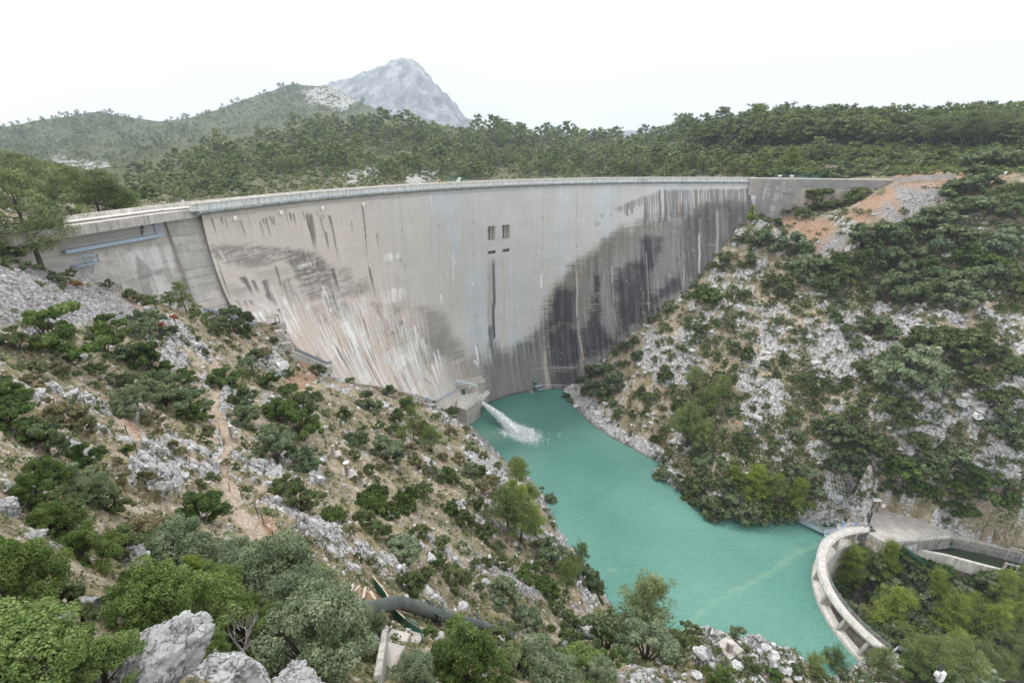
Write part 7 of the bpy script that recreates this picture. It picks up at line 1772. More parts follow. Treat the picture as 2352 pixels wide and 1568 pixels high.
# per tile: kind letter, x, base y, width (shrubs) or height (pines), optional height ratio
KL = {'o': 'oak', 'g': 'green', 'y': 'grey', 'j': 'jun', 's': 'scrub', 'q': 'scrubg', 'r': 'red'}
SHRUBS = {
1: "g 1090 1490 110;y 1000 1560 180;o 100 1060 150;o 390 1210 110;o 200 1140 120;q 500 1175 100;s 750 1255 80;q 1010 1370 130;r 540 1245 80;o 1530 1530 140;q 1620 1435 50;q 900 1330 100;r 1200 1470 60;r 1110 1530 70;q 60 1110 120;s 450 1230 90",
4: "j 420 400 390;g 810 300 220;o 950 310 120;g 720 405 200;g 1030 525 235;g 1270 615 135;y 1010 265 180;y 1180 300 110;y 850 470 150;q 500 480 90;q 110 390 230;o 800 650 140;o 950 690 200;o 1100 660 220;o 930 765 190;o 1130 775 230;o 1280 795 220;g 1370 865 170;g 1280 872 130;y 890 845 190;s 1040 905 150;s 340 765 70;g 1600 640 230;g 1860 655 150;o 1700 760 160;o 1680 885 190;q 1850 825 120;g 1940 885 200;g 2080 1015 250;o 1880 1045 190;y 2110 1195 200;y 1900 1155 270;q 2070 870 200;q 2140 760 150;g 1990 705 120;o 1620 275 220;o 1890 345 60;s 1830 425 80;o 2190 555 100;g 1980 585 90;q 1760 460 110;q 1610 770 90;q 1460 645 100;s 1680 700 80;g 60 770 260;g 80 920 280;g 190 1010 260;o 330 1110 260;y 500 1360 270;g 650 1210 240;g 340 1340 250;g 250 1430 220;o 620 1450 260;q 780 1500 230;q 450 1560 260;s 470 920 260;s 560 970 160;g 1390 1560 265;s 1010 1300 110;s 1240 1115 90;g 870 1115 100;s 870 1290 80;q 1470 1290 90;q 1390 1335 90;q 2070 1490 260;g 2310 1560 150;q 1990 1380 180;s 1190 1070 70;q 650 560 120;s 700 530 90;q 270 560 130;s 240 640 120;s 420 560 110;q 640 650 70;q 1350 100 70;o 1370 330 50;q 1410 430 60;s 1590 350 80;q 1520 300 110;q 1700 300 100;s 2170 420 60;s 1080 980 80;s 1440 960 80;q 1420 1030 110;q 1620 1210 60;s 1560 1180 60;s 820 1200 90;q 30 620 80;r 30 640 60;s 1350 600 50;q 1130 560 110;y 1690 520 120",
5: "o 180 885 190;o 60 715 80;o 340 805 115;g 150 875 70;q 460 905 130;o 640 955 50;o 770 950 135;o 860 1045 60;o 900 1180 95;q 1080 1285 60;g 260 1025 80;o 110 1135 180;y 300 1235 270;o 600 1325 110;g 720 1375 120;g 950 1352 100;y 880 1345 110;g 460 1560 145 1.4;g 220 1565 230;o 1320 1482 70;o 1440 1535 92;q 1380 1450 40;o 1720 770 140;o 1800 805 150;o 1880 730 150;o 1820 650 150;o 1740 640 120;o 1550 815 65;o 1650 705 60;o 1870 865 80;o 2020 455 95;o 1940 485 95;o 2040 535 90;o 2150 275 60;o 2180 210 45;o 2260 212 120;o 2155 555 50;o 2000 940 60;q 1900 940 80;q 380 980 120;s 560 1080 130;s 470 1190 120;q 520 1290 120;s 700 1240 80;s 810 1260 90;q 780 1400 110;s 930 1480 130;s 1040 1400 110;q 90 1240 120;q 190 1330 90;s 260 1310 70;q 20 960 120;q 350 1050 100;s 650 1100 90;s 760 1080 90;s 980 1230 70;q 1230 1480 120;s 1090 1500 120;g 2150 1110 60;q 2250 1240 90;o 2210 1370 110;o 2320 1400 90;q 2120 830 90;q 2230 700 110;q 2070 780 60;o 2230 620 60;q 2330 900 110;o 1580 840 50",
6: "o 560 425 80;o 990 515 62;o 310 745 85;o 370 760 60;o 480 705 55;o 570 705 60;o 450 875 85;o 750 825 115;o 780 905 100;o 910 805 72;o 1040 845 175;q 1240 985 260;o 1080 925 200;o 830 185 62;o 660 115 70;y 1520 545 420 1.0;q 1350 570 90;o 1640 905 70;o 1850 1085 260;o 1680 1105 200;g 1500 1155 240;g 2000 1155 160;o 2200 895 220;y 2080 885 180;g 1560 1285 200;g 1700 1305 130;g 2100 1305 260;g 2230 1355 150;g 1850 1425 150;o 1330 190 200;o 1440 210 150;q 1190 305 90;o 1100 1105 220;o 1180 1150 200;y 880 1285 160;o 150 1085 150;o 280 1115 140;o 130 1205 160;o 200 1405 200;o 330 1435 220;o 480 1455 200;g 600 1435 180;o 700 1455 150;y 640 1485 75;o 780 1185 150;o 870 1160 150;q 90 1335 200;q 60 1255 160;o 270 1290 180;o 400 1250 150;g 560 1250 150;o 660 1240 130;g 760 1400 150;q 1700 330 300;q 1880 300 240;g 2020 330 200;q 1950 430 220;q 2150 350 160;q 2260 450 150;g 1800 240 180;q 1620 260 160;q 1260 480 150;g 1200 420 80;q 1130 540 90;q 1440 640 130;q 1230 660 100;q 1180 760 130;q 900 600 90;q 700 380 80;q 450 360 100;q 220 350 80;q 370 300 90;q 120 200 100;g 1010 50 80;g 1060 110 90;q 1600 980 160;q 1500 800 200;q 1380 700 150;q 2120 690 200;q 2050 560 180;o 2300 480 120;q 2250 660 140;g 2290 980 100;g 1980 1440 130;g 1900 1250 200;q 1400 1280 150;q 1280 1300 110;q 1330 980 160;q 1560 700 150;o 1220 1000 140;g 240 480 70;q 650 480 70;q 840 500 80;q 600 860 60;q 380 950 110;q 520 950 60;g 2130 540 80;q 1150 200 120",
3: "o 600 455 105;o 1330 445 145;o 1120 435 115;o 1100 670 175;o 1000 675 135;o 900 668 120;o 2040 655 170;o 1950 795 265;o 1850 755 160;o 2100 745 220;o 2050 605 290;o 2250 600 220;o 1400 805 72;q 1670 785 72;o 850 895 125;o 960 885 90;o 1040 1005 160;q 830 945 110;o 1280 995 200;o 1410 1135 250;o 1230 1155 260;o 1530 1155 125;o 1650 1025 220;o 1740 985 260;o 1900 965 260;o 2080 935 260;o 2280 955 220;o 1700 1115 180;o 1840 1135 240;o 1980 1115 200;y 1740 1225 200;y 2110 1215 240;o 2240 1055 150;y 2300 1225 160;o 1580 1245 150;o 1400 1325 240;o 1530 1335 150;o 1500 1430 260;o 1700 1455 260;o 1880 1505 280;o 1400 1525 240;o 1600 1545 260;o 2000 1425 200;y 2140 1405 250;o 2300 1355 150;y 730 1210 270;o 520 1140 200;o 380 1120 100;q 650 1000 80;o 830 1390 250;o 960 1345 180;g 1040 1305 170;g 160 1525 200;o 390 1505 80;o 80 1435 60;o 20 1495 60;q 250 1295 150;o 200 1285 60;o 1080 1545 70;q 940 880 240;q 740 920 150;q 1120 870 160;q 1480 880 140;q 1200 830 150;q 1380 780 150;g 2200 1100 130;q 1250 1300 180;q 1130 1400 170;q 980 1480 180;q 700 1500 160;q 600 1420 130;q 440 1300 130;q 860 1250 160;q 1700 1340 200;g 1930 1280 220;g 2120 1300 180;g 2000 1350 160;q 2250 1450 200;g 2330 1150 90;q 2330 1500 140;o 2330 870 150;o 350 600 90;o 230 600 80;o 480 510 110;q 640 560 150;o 1450 470 110;o 1570 440 130;o 1200 460 80;o 920 560 130;q 1330 620 120;q 1430 590 160;q 1560 600 70;q 1690 610 120;o 1240 640 110;q 1550 480 120;q 1750 560 160;q 1180 560 150;q 1020 550 150;q 700 440 110;q 420 470 120;q 1500 540 90",
7: "g 640 760 275;s 970 590 230;s 1120 560 190;q 850 650 200;g 400 560 250;q 430 1050 220;g 180 1120 470 1.25;g 60 900 300 1.2;j 180 1590 620;j 700 1600 420 .9;y 1250 800 430;j 1080 1190 420 1.1;j 1310 1230 440 1.15;j 1450 1000 300;y 1620 850 330;y 1850 960 480 .9;y 2160 1500 600 1.1;y 2080 1100 400;g 1700 1260 340;q 1560 1120 220;j 1450 1400 170 1.3;y 1980 1300 330;g 900 900 120;s 800 720 130;q 560 1180 200;q 940 1400 200",
8: "o 60 1330 330 1.1;o 250 1190 130;g 600 1250 100;j 860 1360 300;g 900 1567 430;y 480 1567 300;q 700 1450 260;y 1130 1000 220;y 1270 1185 215;g 1300 825 130;g 1250 870 120;g 1420 965 170;y 1450 730 230;o 1700 905 160;o 1760 970 160;o 1650 835 130;g 1470 1065 115;q 1560 1185 170;o 1640 1175 130;g 1440 1205 60;q 1380 1290 95;y 1400 1560 380;j 1650 1520 300;o 1830 1335 330;y 2100 1405 400;o 2290 1185 110;g 1900 1455 180;y 400 705 265;g 230 385 170;g 320 425 150;g 460 405 150 1.4;g 750 375 130;q 560 275 150;o 880 140 130;o 700 165 110;g 960 130 80;o 1440 330 92;o 1300 270 75;q 1580 560 60;q 480 950 200;q 780 905 190;o 830 665 100;q 960 935 90;q 930 765 100;g 650 745 130;q 1080 650 100;q 600 860 150;q 700 640 130;q 250 560 150;q 150 480 170;q 540 560 130;q 860 480 150;q 950 380 130;s 1000 250 130;q 1000 560 150;q 1100 780 130;q 1000 780 110;s 1380 660 120;q 1520 800 110;q 1380 800 130;q 1200 1480 260;q 1330 1380 160;q 1100 1300 200;q 1560 1330 200;y 1750 1567 260;q 2300 1300 160;q 1520 1440 150;q 360 640 120;s 120 180 90;s 60 540 110;s 220 740 60;q 120 720 70;q 700 1250 100",
9: "g 2050 960 200;g 1390 740 150;g 1530 750 110;g 1260 700 85;g 1800 810 130;g 2080 870 140;g 1100 945 130;y 1180 1085 150;o 1430 1340 250;o 1600 1360 200;y 1900 1567 380;y 380 1265 130;o 30 1230 150;o 800 1505 110;g 250 1560 250;g 590 1520 150;q 1540 860 140;q 1650 930 150;o 2300 1000 150;o 1330 1250 150;o 1250 1180 120;q 60 1330 150;q 450 1490 130;y 1050 1000 100;g 1700 780 90;o 2220 880 130;q 2320 850 100;o 1500 1250 150;q 950 1567 140;o 1120 1540 120;o 1230 1567 120;q 2200 960 150",
}
PINES = {
1: "p 1290 1430 240 .8;p 1180 1400 130;p 1080 1395 100;p 1440 1560 150 .6;p 1350 1480 130",
3: "f 560 420 145;f 780 380 130;z 740 610 150 1.3;f 910 560 155 1.2;p 560 635 155 1.2;p 660 680 115;p 1035 405 125;f 1900 495 265 1.35;f 1710 485 215 1.2;f 1800 470 230;f 2050 470 240 1.3;f 2230 450 220 1.2;f 2330 470 230;z 1930 590 85;z 470 985 125;p 60 640 140;p 140 650 110;p 340 660 90;p 420 665 100;p 510 670 100;p 40 600 100;f 180 420 70",
5: "p 500 1095 270 .6;p 625 1185 215 1.0;p 430 1140 160 .8;p 570 1130 190 .7;z 1240 1385 200 1.0;z 1190 1560 240 .9;p 1290 1560 200;p 470 900 120",
6: "p 60 595 200;p 155 765 235;p 245 660 210;p 30 960 330 1.1;z 450 1330 300 1.2;z 760 1390 260;p 590 1340 220;z 640 1300 190;p 110 1000 260;f 120 680 120;z 330 1230 170",
7: "z 1400 960 380 .9;z 2230 960 260 .9;z 1460 640 130",
8: "p 1150 500 340 1.1;p 1240 600 330 1.1;z 1340 540 260;p 1210 200 220;p 1550 960 330 .7;p 1640 760 210 .8;c 2066 1225 600 .95;z 1230 420 260;p 1600 880 240 .7",
9: "z 1390 1210 400 1.3;z 1790 1210 380 1.1;z 2040 1320 400 1.1;p 1660 1490 330;p 1850 1560 400;z 1760 1090 260;p 2250 1560 360;p 1010 1490 230;p 1350 1540 270 1.1;p 900 1510 190;p 2310 1400 330;z 2180 1200 280;p 1480 1340 240;p 1560 1480 260;p 2020 1540 330;z 1940 1130 260;p 2130 1400 300;p 2330 1200 260",
}
PK = {'c': 'cone', 'p': 'pine', 'z': 'piney', 'f': 'pinef'}
for tile, s in SHRUBS.items():
    ox, oy = OFF[tile]
    for e in s.split(';'):
        q = e.split(); x, y, w_ = float(q[1])/3+ox, float(q[2])/3+oy, float(q[3])/3
        if tile == 3 and inpoly(np.array([x]), np.array([y]), [(1785, 495), (1925, 505), (2050, 425), (2180, 420), (2170, 465), (2110, 500), (2040, 515), (1960, 545), (1890, 590), (1800, 550)])[0]: continue
        put_bush(KL[q[0]], x, min(y, 1600), w_, float(q[4])*1.0 if len(q) > 4 else (random.uniform(.55, .8) if tile == 3 and y < 560 else None), zone=tile)
for tile, s in PINES.items():
    ox, oy = OFF[tile]
    for e in s.split(';'):
        q = e.split(); x, y, h_ = float(q[1])/3+ox, float(q[2])/3+oy, float(q[3])/3
        put_pine(PK[q[0]], x, y, h_, wr=float(q[4]) if len(q) > 4 else 1.0, zone=tile)
# the wood inside the gorge below the weir
rg_ = np.random.default_rng(444)
for x, y in poisson([(1930, 1330), (1960, 1290), (2080, 1290), (2200, 1330), (2352, 1370), (2380, 1590), (2150, 1590), (2010, 1470), (1950, 1420)], 34, 900, 445):
    k_ = rg_.random()
    if k_ < .45: put_bush(('oak', 'green', 'grey')[rg_.integers(3)], x, y, rg_.uniform(50, 90), zone='gorge')
    elif k_ < .72: put_pine(('piney', 'pine')[rg_.integers(2)], x, y+15, rg_.uniform(70, 120), zone='gorge')
# the tall pines behind the left wing wall, and the lone dark pine in front of it
for x, y, h_, t in [(15, 510, 150, 96), (60, 508, 155, 104), (105, 500, 130, 100), (140, 500, 118, 108), (185, 495, 110, 112), (228, 488, 95, 116), (262, 480, 72, 118), (290, 478, 40, 122), (-25, 515, 150, 92), (35, 505, 150, 116), (85, 498, 140, 122), (125, 496, 118, 126), (165, 492, 112, 128), (210, 488, 98, 130), (245, 482, 86, 132)]:
    X, Y = W(x, y, t).xy; p = Vector((X, Y, float(ground_z(X, Y))))
    px_, py_, _ = to_px(np.array([p.x]), np.array([p.y]), np.array([p.z])); hh = h_+float(py_[0])-y
    put_pine('pine' if x % 3 else 'pinef', x, y, min(hh, 230), p=p, t=t, wr=1.15, zone='wing', lod='mid')
hero_pine = put_pine('hero', 98, 620, 222, wr=1.0, zone='hero', lod='mid')
# ---- shrubs filling the slopes between, by zone of the picture
def occupied(x, y):
    return False
# ---- forest on the hills behind: individuals where they show largest, the rest one object
forest_pts = []
FZ = [([(1540, 330), (1700, 296), (1900, 300), (2100, 300), (2380, 292), (2380, 345), (2100, 340), (1900, 335), (1700, 345), (1600, 350)], 12, 4000, (38, 62), 'fffp', 1.0),
      ([(1400, 340), (1560, 320), (1700, 352), (1720, 395), (1500, 405), (1400, 403)], 13, 1500, (24, 40), 'fpz', .55),
      ([(1060, 290), (1200, 302), (1330, 316), (1480, 322), (1600, 318), (1480, 405), (1200, 405), (1060, 412), (960, 400), (930, 330)], 9.5, 6000, (17, 38), 'ffp', 1.0),
      ([(620, 305), (800, 288), (940, 288), (1060, 292), (1000, 405), (900, 415), (800, 400), (640, 400), (500, 430), (420, 400), (480, 340)], 10.5, 6000, (17, 40), 'ffp', .85),
      ([(230, 450), (300, 410), (420, 372), (540, 345), (560, 420), (640, 445), (460, 468), (260, 470)], 15, 1600, (26, 40), 'fp', .55),
      ([(0, 300), (100, 272), (220, 254), (370, 284), (440, 300), (330, 380), (220, 410), (100, 400), (0, 420)], 8.5, 7000, (8, 15), 'f', .75),
      ([(370, 284), (560, 226), (690, 190), (770, 192), (860, 256), (600, 292), (450, 340)], 7.5, 7000, (7, 13), 'f', .7)]
for zi, (poly, dm, nt_, hr, kinds, dens) in enumerate(FZ):
    rng = np.random.default_rng(700+zi)
    for x, y in poisson(poly, dm, nt_, 710+zi):
        if rng.random() > dens: continue
        if zi in (2, 3, 5, 6) and float(fbm2(np.array([x/38.]), np.array([y/16.]), 3, 77)[0]) < .43: continue
        g = ground_hit(x, y, 150)
        if g is None: continue
        p, t, gi, gk = g
        if Z_rock[gi, gk] > .4 and rng.random() < .8: continue
        forest_pts.append((rng.uniform(*hr), x, y, p, t, kinds[rng.integers(len(kinds))], zi))
forest_pts.sort(key=lambda q: -q[0])
n_ind = 300-sum(1 for q in THINGS if q['k'] == 'pine')
rest = []
for q in forest_pts:
    h_, x, y, p, t, k, zi = q
    if n_ind > 0:
        put_pine(PK[k], x, y, h_, p=p, t=t, wr=random.uniform(.95, 1.3), zone=f'f{zi}', lod='far'); n_ind -= 1
    else: rest.append(q)
print('pines', sum(1 for q in THINGS if q['k'] == 'pine'), 'rest', len(rest), 'bushes', sum(1 for q in THINGS if q['k'] != 'pine'))
tiny = []
for v in range(5):
    (TV, TF), (CV, CF, CL) = pine_parts(2000+v, n=330, Ls=1.25, Ws=.7, nb=9, tubek=3, spread=.42, lo=.3, density=2)
    tiny.append((CV, CF, CL))
tb = []
for v in range(4):
    me = bush_mesh('tiny', 2100+v, 170, .85, .6, mat=M_SCRG, lobes=7, sub=3); tb.append(mesh_arrays(me)); bpy.data.meshes.remove(me)
if rest:
    P = np.array([tuple(q[3]) for q in rest]); H = np.array([q[0]*q[4]/FPX for q in rest])/8; wr = RNG.uniform(.95, 1.35, len(P))
    hf = RNG.random(len(P)) < .42
    for nm_, mt_, q_ in (('forest', M_PINEF, ~hf), ('forest', M_PINE, hf)):
        me = baked(nm_, tiny, P[q_], np.stack([H*wr, H*wr, H], -1)[q_], RNG.uniform(0, 6.28, int(q_.sum()))); me.materials.append(mt_); tag(link(nm_, me), kind='stuff')
    me = None
    0 and baked('forest', tiny, P, np.stack([H*wr, H*wr, H], -1), RNG.uniform(0, 6.28, len(P)))
# undergrowth on the far hills
up = []
for zi, (poly, dm, nt_, wpx, dens) in enumerate([([(1400, 345), (1700, 345), (2380, 330), (2380, 400), (1750, 408), (1400, 405)], 8, 7000, (14, 30), .8), ([(230, 470), (420, 365), (620, 300), (1060, 290), (1500, 320), (1500, 405), (1000, 415), (500, 460)], 7, 9000, (8, 18), .9),
                                                 ([(0, 298), (220, 254), (370, 284), (560, 226), (690, 190), (770, 192), (860, 256), (600, 300), (330, 380), (220, 420), (0, 430)], 5.5, 12000, (4, 8), .8)]):
    rng = np.random.default_rng(800+zi)
    for x, y in poisson(poly, dm, nt_, 810+zi):
        if rng.random() > dens: continue
        g = ground_hit(x, y, 150)
        if g is None: continue
        up.append((g[0], rng.uniform(*wpx)*g[1]/FPX/3.1))
P = np.array([tuple(q[0]) for q in up]); s_ = np.array([q[1] for q in up])
me = baked('undergrowth', tb, P, np.stack([s_, s_, s_*RNG.uniform(.5, .9, len(P))], -1), RNG.uniform(0, 6.28, len(P))); me.materials.append(M_UNDER); tag(link('undergrowth', me), kind='stuff')

# ---- low garrigue, dry grass and stones on the near slopes (uncountable)
def sample_slopes(n, seed, rmin=4, rmax=210):
    rng = np.random.default_rng(seed); out = []
    xs = rng.uniform(-60, 2412, n); ys = rng.uniform(430, 1640, n)
    az = []
    for x, y in zip(xs, ys):
        g = ground_hit(x, y)
        if g is None or g[1] > rmax or g[0].z < .4: continue
        out.append((g[0].x, g[0].y, g[0].z, g[1], g[2], g[3], x, y))
    return np.array(out)
S_all = sample_slopes(60000, 31)
ii = S_all[:, 4].astype(int); kk = S_all[:, 5].astype(int)
rk, sr, pa, orr = rock[ii, kk], Z_scree[ii, kk], Z_path[ii, kk], Z_orange[ii, kk]
veg = fbm3(S_all[:, 0]/6, S_all[:, 1]/6, S_all[:, 2]/6, 4, 95); sd_ = side[ii, kk]
onplat = (polydist(S_all[:, 0], S_all[:, 1], PLAT) > -1.5) | (polydist(S_all[:, 0], S_all[:, 1], CANAL) > -1) | (polydist(S_all[:, 0], S_all[:, 1], LPLAT) > -1)
rr_ = RNG.random(len(S_all))
w_scrub = np.clip((.34+.34*sd_+.9*(veg-.45))*(1-.75*rk)*(1-.9*sr)*(1-pa)*(1-.9*orr), 0, 1)*(~onplat)
sel = rr_ < w_scrub*.62
def scat(name, mats, sel, tufts, smin, smax, squash=(.6, 1.1), cap=.55):
    P = S_all[sel]; t = P[:, 3]
    s = np.maximum(.12, t/FPX*smin*np.exp(RNG.random(len(P))**1.3*math.log(smax/smin)))
    me = baked(name, tufts, P[:, :3], np.stack([s, s, s*RNG.uniform(*squash, len(P))], -1), RNG.uniform(0, 6.28, len(P)))
    me.materials.append(mats); return tag(link(name, me), kind='stuff')
def arr(me): a = mesh_arrays(me); return a
k = RNG.random(len(S_all))
tg = [arr(tuft_mesh('t', 300+v, M_SCRG, n=42, h=.55, w=.5, L_=.30, W_=.17)) for v in range(5)]
scat('low_scrub', M_SCRG, sel & (k < .50+.2*sd_), tg, 9, 30)
tg = [arr(tuft_mesh('t', 320+v, M_SCR, n=42, h=.5, w=.5, L_=.28, W_=.13)) for v in range(5)]
scat('dry_scrub', M_SCR, sel & (k >= .50+.2*sd_), tg, 8, 22)
tg = [arr(tuft_mesh('t', 340+v, M_STRAW, n=30, h=.4, w=.4, L_=.42, W_=.03, blade=True)) for v in range(4)]
scat('dry_grass', M_STRAW, (RNG.random(len(S_all)) < .10*(1-rk)*(1-sr)*(1-.6*pa)*(1-.8*sd_)*(~onplat)) & (S_all[:, 3] < 95), tg, 9, 20)
def stones(name, metas, sel, smin, smax, mat, big=False, k_=.022):
    P = S_all[sel]; t = P[:, 3]; s = t/FPX*smin*np.exp(RNG.random(len(P))**2*math.log(smax/smin))
    me = baked(name, metas, P[:, :3]-np.array([0, 0, .05]), np.stack([s*RNG.uniform(.7, 1.4, len(P)), s*RNG.uniform(.7, 1.3, len(P)), s*RNG.uniform(.6, 1.3, len(P))], -1), RNG.uniform(0, 6.28, len(P)))
    me.materials.append(mat); return tag(link(name, me), kind='stuff')
stones('scree_stones', [arr(m_) for m_ in STONE], (RNG.random(len(S_all)) < .9*sr), 1.5, 5, M_ROCKG)
stones('loose_stones', [arr(m_) for m_ in STONEW], (RNG.random(len(S_all)) < (.18*(1-sr)+.26*rk+.05)*(1-.7*pa)*(~onplat)*(1-.6*sd_)), 1.2, 9, M_ROCK)
stones('outcrop_rocks', [arr(m_) for m_ in STONEW], (RNG.random(len(S_all)) < .13*sstep(.35, .7, rk)*(~onplat)) & (S_all[:, 3] > 15), 3, 13, M_ROCK)
# ------------------------------------------------------------------ labels for the plants: look, then the landmark they stand by
ANCH = [(70, 1040, 'at the left edge below the grassy shoulder'), (60, 1320, 'in the red-tipped thicket at the left edge'), (80, 1520, 'in the bottom left corner'), (300, 1490, 'around the largest pale boulder'), (420, 1340, 'in the juniper thicket at lower left'), (600, 1320, 'just above the big junipers'),
        (720, 1480, 'left of the broken concrete steps'), (980, 1500, 'just below the big pipe'), (1250, 1530, 'at the bottom middle edge'), (1440, 1490, 'around the lone pine by the water'), (1650, 1510, 'around the diamond-shaped slab'), (1860, 1550, 'by the near end of the weir'), (220, 1140, 'in the dark thicket on the left slope'),
        (380, 1080, 'around the tall pale slab'), (470, 1190, 'beside the lower path'), (140, 790, 'under the grey scree'), (280, 770, 'at the right tip of the scree'), (350, 850, 'left of the upper path'), (430, 930, 'at the bend of the upper path'), (130, 930, 'on the grassy shoulder at upper left'), (420, 720, 'by the small pine at the dam foot'),
        (530, 810, 'right of the upper path'), (620, 860, 'left of the white rock steps'), (710, 930, 'below the concrete stair'), (650, 1010, 'left of the concrete pillars'), (830, 890, 'under the streaked left foot of the dam'), (920, 970, 'left of the valve house'), (1040, 940, 'beside the valve house block'), (860, 1110, 'right of the tapered pillar'),
        (950, 1050, 'between the tapered pillar and the valve house'), (1090, 1080, 'on the bank below the valve house'), (780, 1180, 'below the tapered pillar'), (900, 1250, 'on the slope above the big pipe'), (1050, 1210, 'halfway from the pillars to the water'), (1180, 1180, 'among the near shore pines'), (1260, 1160, 'on the rocky edge by the water'),
        (1130, 1350, 'above the right end of the big pipe'), (1290, 1320, 'on the steep bank right of the pipe'), (1380, 1390, 'overhanging the pool at the near shore'), (720, 1240, 'right of the bare orange path'), (40, 600, 'at the top of the scree'), (1350, 830, 'at the right foot of the dam'), (1450, 750, 'against the black stained dam foot'),
        (1560, 660, 'where the dam meets the right slope'), (1730, 520, 'under the start of the right wing'), (1850, 470, 'close below the right wing wall'), (1950, 490, 'above the orange earth patch'), (2040, 520, 'between grey scree and orange earth'), (2200, 430, 'at the end of the crest track'), (2150, 540, 'in the scrub below the crest track'), (2300, 520, 'at the right edge below the track'),
        (1790, 610, 'around the pale crag near the dam'), (1920, 610, 'right of the pale crag near the dam'), (2060, 640, 'in the middle of the green right slope'), (2260, 650, 'at the right edge above the path'), (2060, 830, 'around the big grey-green oak'), (2250, 790, 'at the end of the right slope path'), (1650, 760, 'on the dry slope facing the dam'), (1700, 880, 'around the bluff above the pool'),
        (1580, 900, 'among the pines above the far shore'), (1450, 950, 'on the far shore near the dam'), (1560, 1080, 'on the wooded point'), (1680, 1140, 'in the waterside wood'), (1820, 1140, 'at the right end of the waterside wood'), (1920, 1020, 'on the knoll above the rockfall net'), (2050, 1070, 'behind the weir platform cliff'), (2200, 1010, 'under the white cliffs'),
        (2260, 1120, 'above the canal cliff'), (1850, 950, 'left of the white cliffs'), (2300, 930, 'at the right edge among white cliffs'), (2000, 1290, 'against the platform wall'), (2020, 1400, 'inside the curve of the weir'), (2180, 1310, 'below the canal wall'), (2150, 1450, 'in the gorge below the weir'), (2310, 1450, 'at the right edge of the gorge'), (2000, 1540, 'beside the landing of the footbridge'), (2250, 1550, 'in the bottom right corner'),
        (60, 470, 'behind the left wing wall, far left'), (220, 470, 'behind the left wing wall, nearer the pier'), (1760, 330, 'before the ridge wood, above the crest end'), (1930, 320, 'before the ridge wood, above the right wing'), (2120, 320, 'before the ridge wood at upper right'), (2300, 320, 'at the right end of the ridge wood'), (1900, 400, 'just behind the right wing wall'), (1620, 400, 'just behind the right end of the crest')]
LOOK = {'oak': ('dark green holm oak', 'holm oak'), 'grey': ('grey-green leafy shrub', 'shrub'), 'green': ('bright green shrub', 'shrub'), 'jun': ('yellow-green juniper', 'juniper'), 'scrub': ('dry brown bush', 'bush'), 'scrubg': ('low dull green bush', 'bush'), 'red': ('red-leaved bush', 'bush')}
ORD = ['leftmost', 'second', 'third', 'fourth', 'fifth', 'sixth', 'seventh', 'eighth', 'ninth', 'tenth']
NUM = ['', 'one', 'two', 'three', 'four', 'five', 'six', 'seven', 'eight', 'nine', 'ten']
clu = {}
for q in THINGS:
    o = q['o']
    if q['z'] == 'hero':
        tag(o, 'lone dark spreading pine at the top of the scree, before the left wing wall', 'pine tree', 'pine trees'); continue
    if isinstance(q['z'], str) and q['z'].startswith('f'):
        w_ = {'f0': 'tall dense pine in the wood along the right skyline', 'f1': 'small pine on the scrubby slope just behind the right half of the crest', 'f2': 'pine in the dense wood on the middle hill behind the crest', 'f3': 'pine on the hill behind the left half of the crest',
              'f4': 'pine on the scrubby hill foot behind the left wing', 'f5': 'far pine on the left hill', 'f6': 'far pine on the hill before the peak'}[q['z']]
        tag(o, w_, 'pine tree', 'forest '+q['z'].replace('f', 'zone ')); continue
    if q['k'] == 'pine': d, c = ({'pine': 'green pine', 'cone': 'pointed grey-green pine', 'piney': 'yellow-green young pine', 'pinef': 'dark flat-topped pine'}[q['pk']], 'pine tree')
    else: d, c = LOOK[q['k']]
    sz = ('large ' if q['w'] > 85 else 'small ' if q['w'] < 32 else '') if q['k'] != 'pine' else ('tall ' if q['w'] > 95 else 'small ' if q['w'] < 45 else '')
    a = min(ANCH, key=lambda A: (A[0]-q['x'])**2+((A[1]-q['y'])*1.2)**2)[2]
    clu.setdefault((sz+d, a, c), []).append(q)
for (d, a, c), qs in clu.items():
    qs.sort(key=lambda q: q['x']); n = len(qs)
    for i, q in enumerate(qs):
        if n == 1: s = f'{d} {a}'
        elif n == 2: s = f'{d} {a}, the {"left" if i == 0 else "right"} one of two'
        else: s = f'{d} {a}, {ORD[i] if i < 10 else "last"}{" from left" if 0 < i else ""} of {NUM[n] if n < 11 else n}' if i < n-1 else f'{d} {a}, rightmost of {NUM[n] if n < 11 else n}'
        wd = s.split()
        if len(wd) > 16: s = s.replace(' from left', ''); wd = s.split()
        if len(wd) > 16: wd = [w for w in wd if w not in ('leafy', 'dull', 'just', 'young')]
        if len(wd) > 16: wd = [w for w in wd if w not in ('the', 'a')]
        s = ' '.join(wd)
        tag(q['o'], s, c, {'pine tree': 'pine trees', 'holm oak': 'holm oaks', 'juniper': 'junipers', 'shrub': 'shrubs', 'bush': 'low bushes'}[c])
for o, x, y, g, h in PP:
    pass
PA = [min(ANCH, key=lambda A: (A[0]-x)**2+((A[1]-y)*1.2)**2)[2] for (_, x, y, _, _) in PP]
for a in set(PA):
    qs = sorted([p for p, b_ in zip(PP, PA) if b_ == a], key=lambda p: p[1]); n = len(qs)
    for i, p in enumerate(qs):
        s = f'thin rusty iron fence post {a}'+('' if n == 1 else f', {ORD[i]}{" from left" if i else ""} of {NUM[n]}')
        tag(p[0], ' '.join(s.split()[:16]), 'fence post', 'thin iron fence posts')
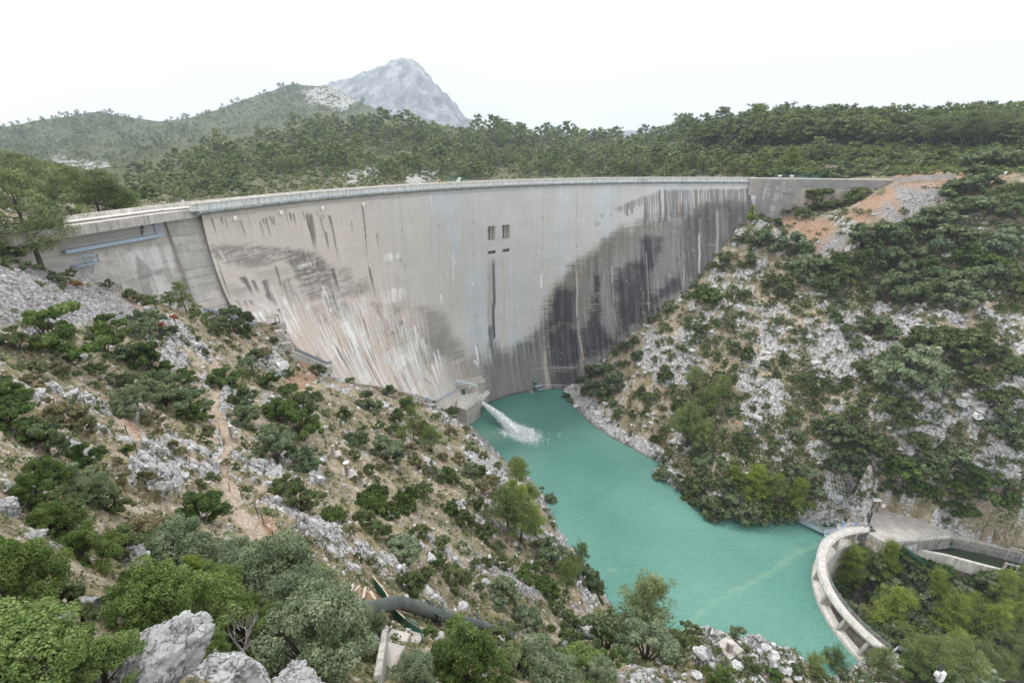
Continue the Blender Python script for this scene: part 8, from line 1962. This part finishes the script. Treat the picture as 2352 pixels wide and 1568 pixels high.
# ------------------------------------------------------------------ daylight under a thin bright overcast
w = bpy.data.worlds.new('World'); sc.world = w; w.use_nodes = True; nt = w.node_tree
bg = nt.nodes['Background']; bg.inputs['Strength'].default_value = .15
sky = nt.nodes.new('ShaderNodeTexSky'); sky.sky_type = 'NISHITA'; sky.sun_disc = False
SUN_EL, SUN_AZ = R_(62), R_(-35)      # azimuth measured from +Y towards +X
sky.sun_elevation = SUN_EL; sky.sun_rotation = SUN_AZ; sky.altitude = 300; sky.dust_density = 3; sky.air_density = 1
tc = nt.nodes.new('ShaderNodeTexCoord')
mx = nt.nodes.new('ShaderNodeMix'); mx.data_type = 'RGBA'; mx.inputs[0].default_value = .82
cl = nt.nodes.new('ShaderNodeTexNoise'); cl.inputs['Scale'].default_value = 2.2; cl.inputs['Detail'].default_value = 5
mp = nt.nodes.new('ShaderNodeMapping'); mp.inputs['Scale'].default_value = (1, 1, 3); nt.links.new(tc.outputs['Generated'], mp.inputs['Vector']); nt.links.new(mp.outputs[0], cl.inputs['Vector'])
cr = ramp(nt, cl.outputs['Fac'], [(.3, (8.0, 8.1, 8.2)), (.7, (9.2, 9.2, 9.2))])
nt.links.new(sky.outputs[0], mx.inputs[6]); sx = nt.nodes.new('ShaderNodeSeparateXYZ'); nt.links.new(tc.outputs['Generated'], sx.inputs[0])
zf = mth(nt, 'ADD', .88, mth(nt, 'MULTIPLY', mth(nt, 'MAXIMUM', sx.outputs[2], 0.0), .45)); cr = mixc(nt, 1.0, cr, zf, 'MULTIPLY')
nt.links.new(cr, mx.inputs[7]); nt.links.new(mx.outputs[2], bg.inputs['Color'])
sd = bpy.data.lights.new('sun', 'SUN'); sd.energy = 1.5; sd.angle = R_(10); sd.color = (1, .965, .91)
so = bpy.data.objects.new('sun', sd); COL.objects.link(so)
dv = Vector((math.sin(SUN_AZ)*math.cos(SUN_EL), math.cos(SUN_AZ)*math.cos(SUN_EL), math.sin(SUN_EL)))
so.rotation_euler = dv.to_track_quat('Z', 'Y').to_euler(); so.location = (0, 0, 200)
if HAZE:
    mb = MB(); mb.prism([(-4200, -60), (4200, -60), (4200, 5600), (-4200, 5600)], -30, 900)
    m = bpy.data.materials.new('haze_air'); m.use_nodes = True; nt = m.node_tree; nt.nodes.clear()
    o = nt.nodes.new('ShaderNodeOutputMaterial'); pv = nt.nodes.new('ShaderNodeVolumePrincipled')
    pv.inputs['Color'].default_value = (.78, .89, 1, 1); pv.inputs['Density'].default_value = HAZE; pv.inputs['Anisotropy'].default_value = .3
    nt.links.new(pv.outputs[0], o.inputs['Volume'])
    tag(mb.build('haze', m), kind='stuff')
sc.view_settings.view_transform = 'Standard'; sc.view_settings.look = 'None'; sc.view_settings.gamma = 1; sc.view_settings.exposure = EXPOSURE
sc.render.engine = 'CYCLES'
sc.cycles.max_bounces = 6; sc.cycles.diffuse_bounces = 3; sc.cycles.glossy_bounces = 2; sc.cycles.transmission_bounces = 2; sc.cycles.transparent_max_bounces = 6; sc.cycles.volume_bounces = 0
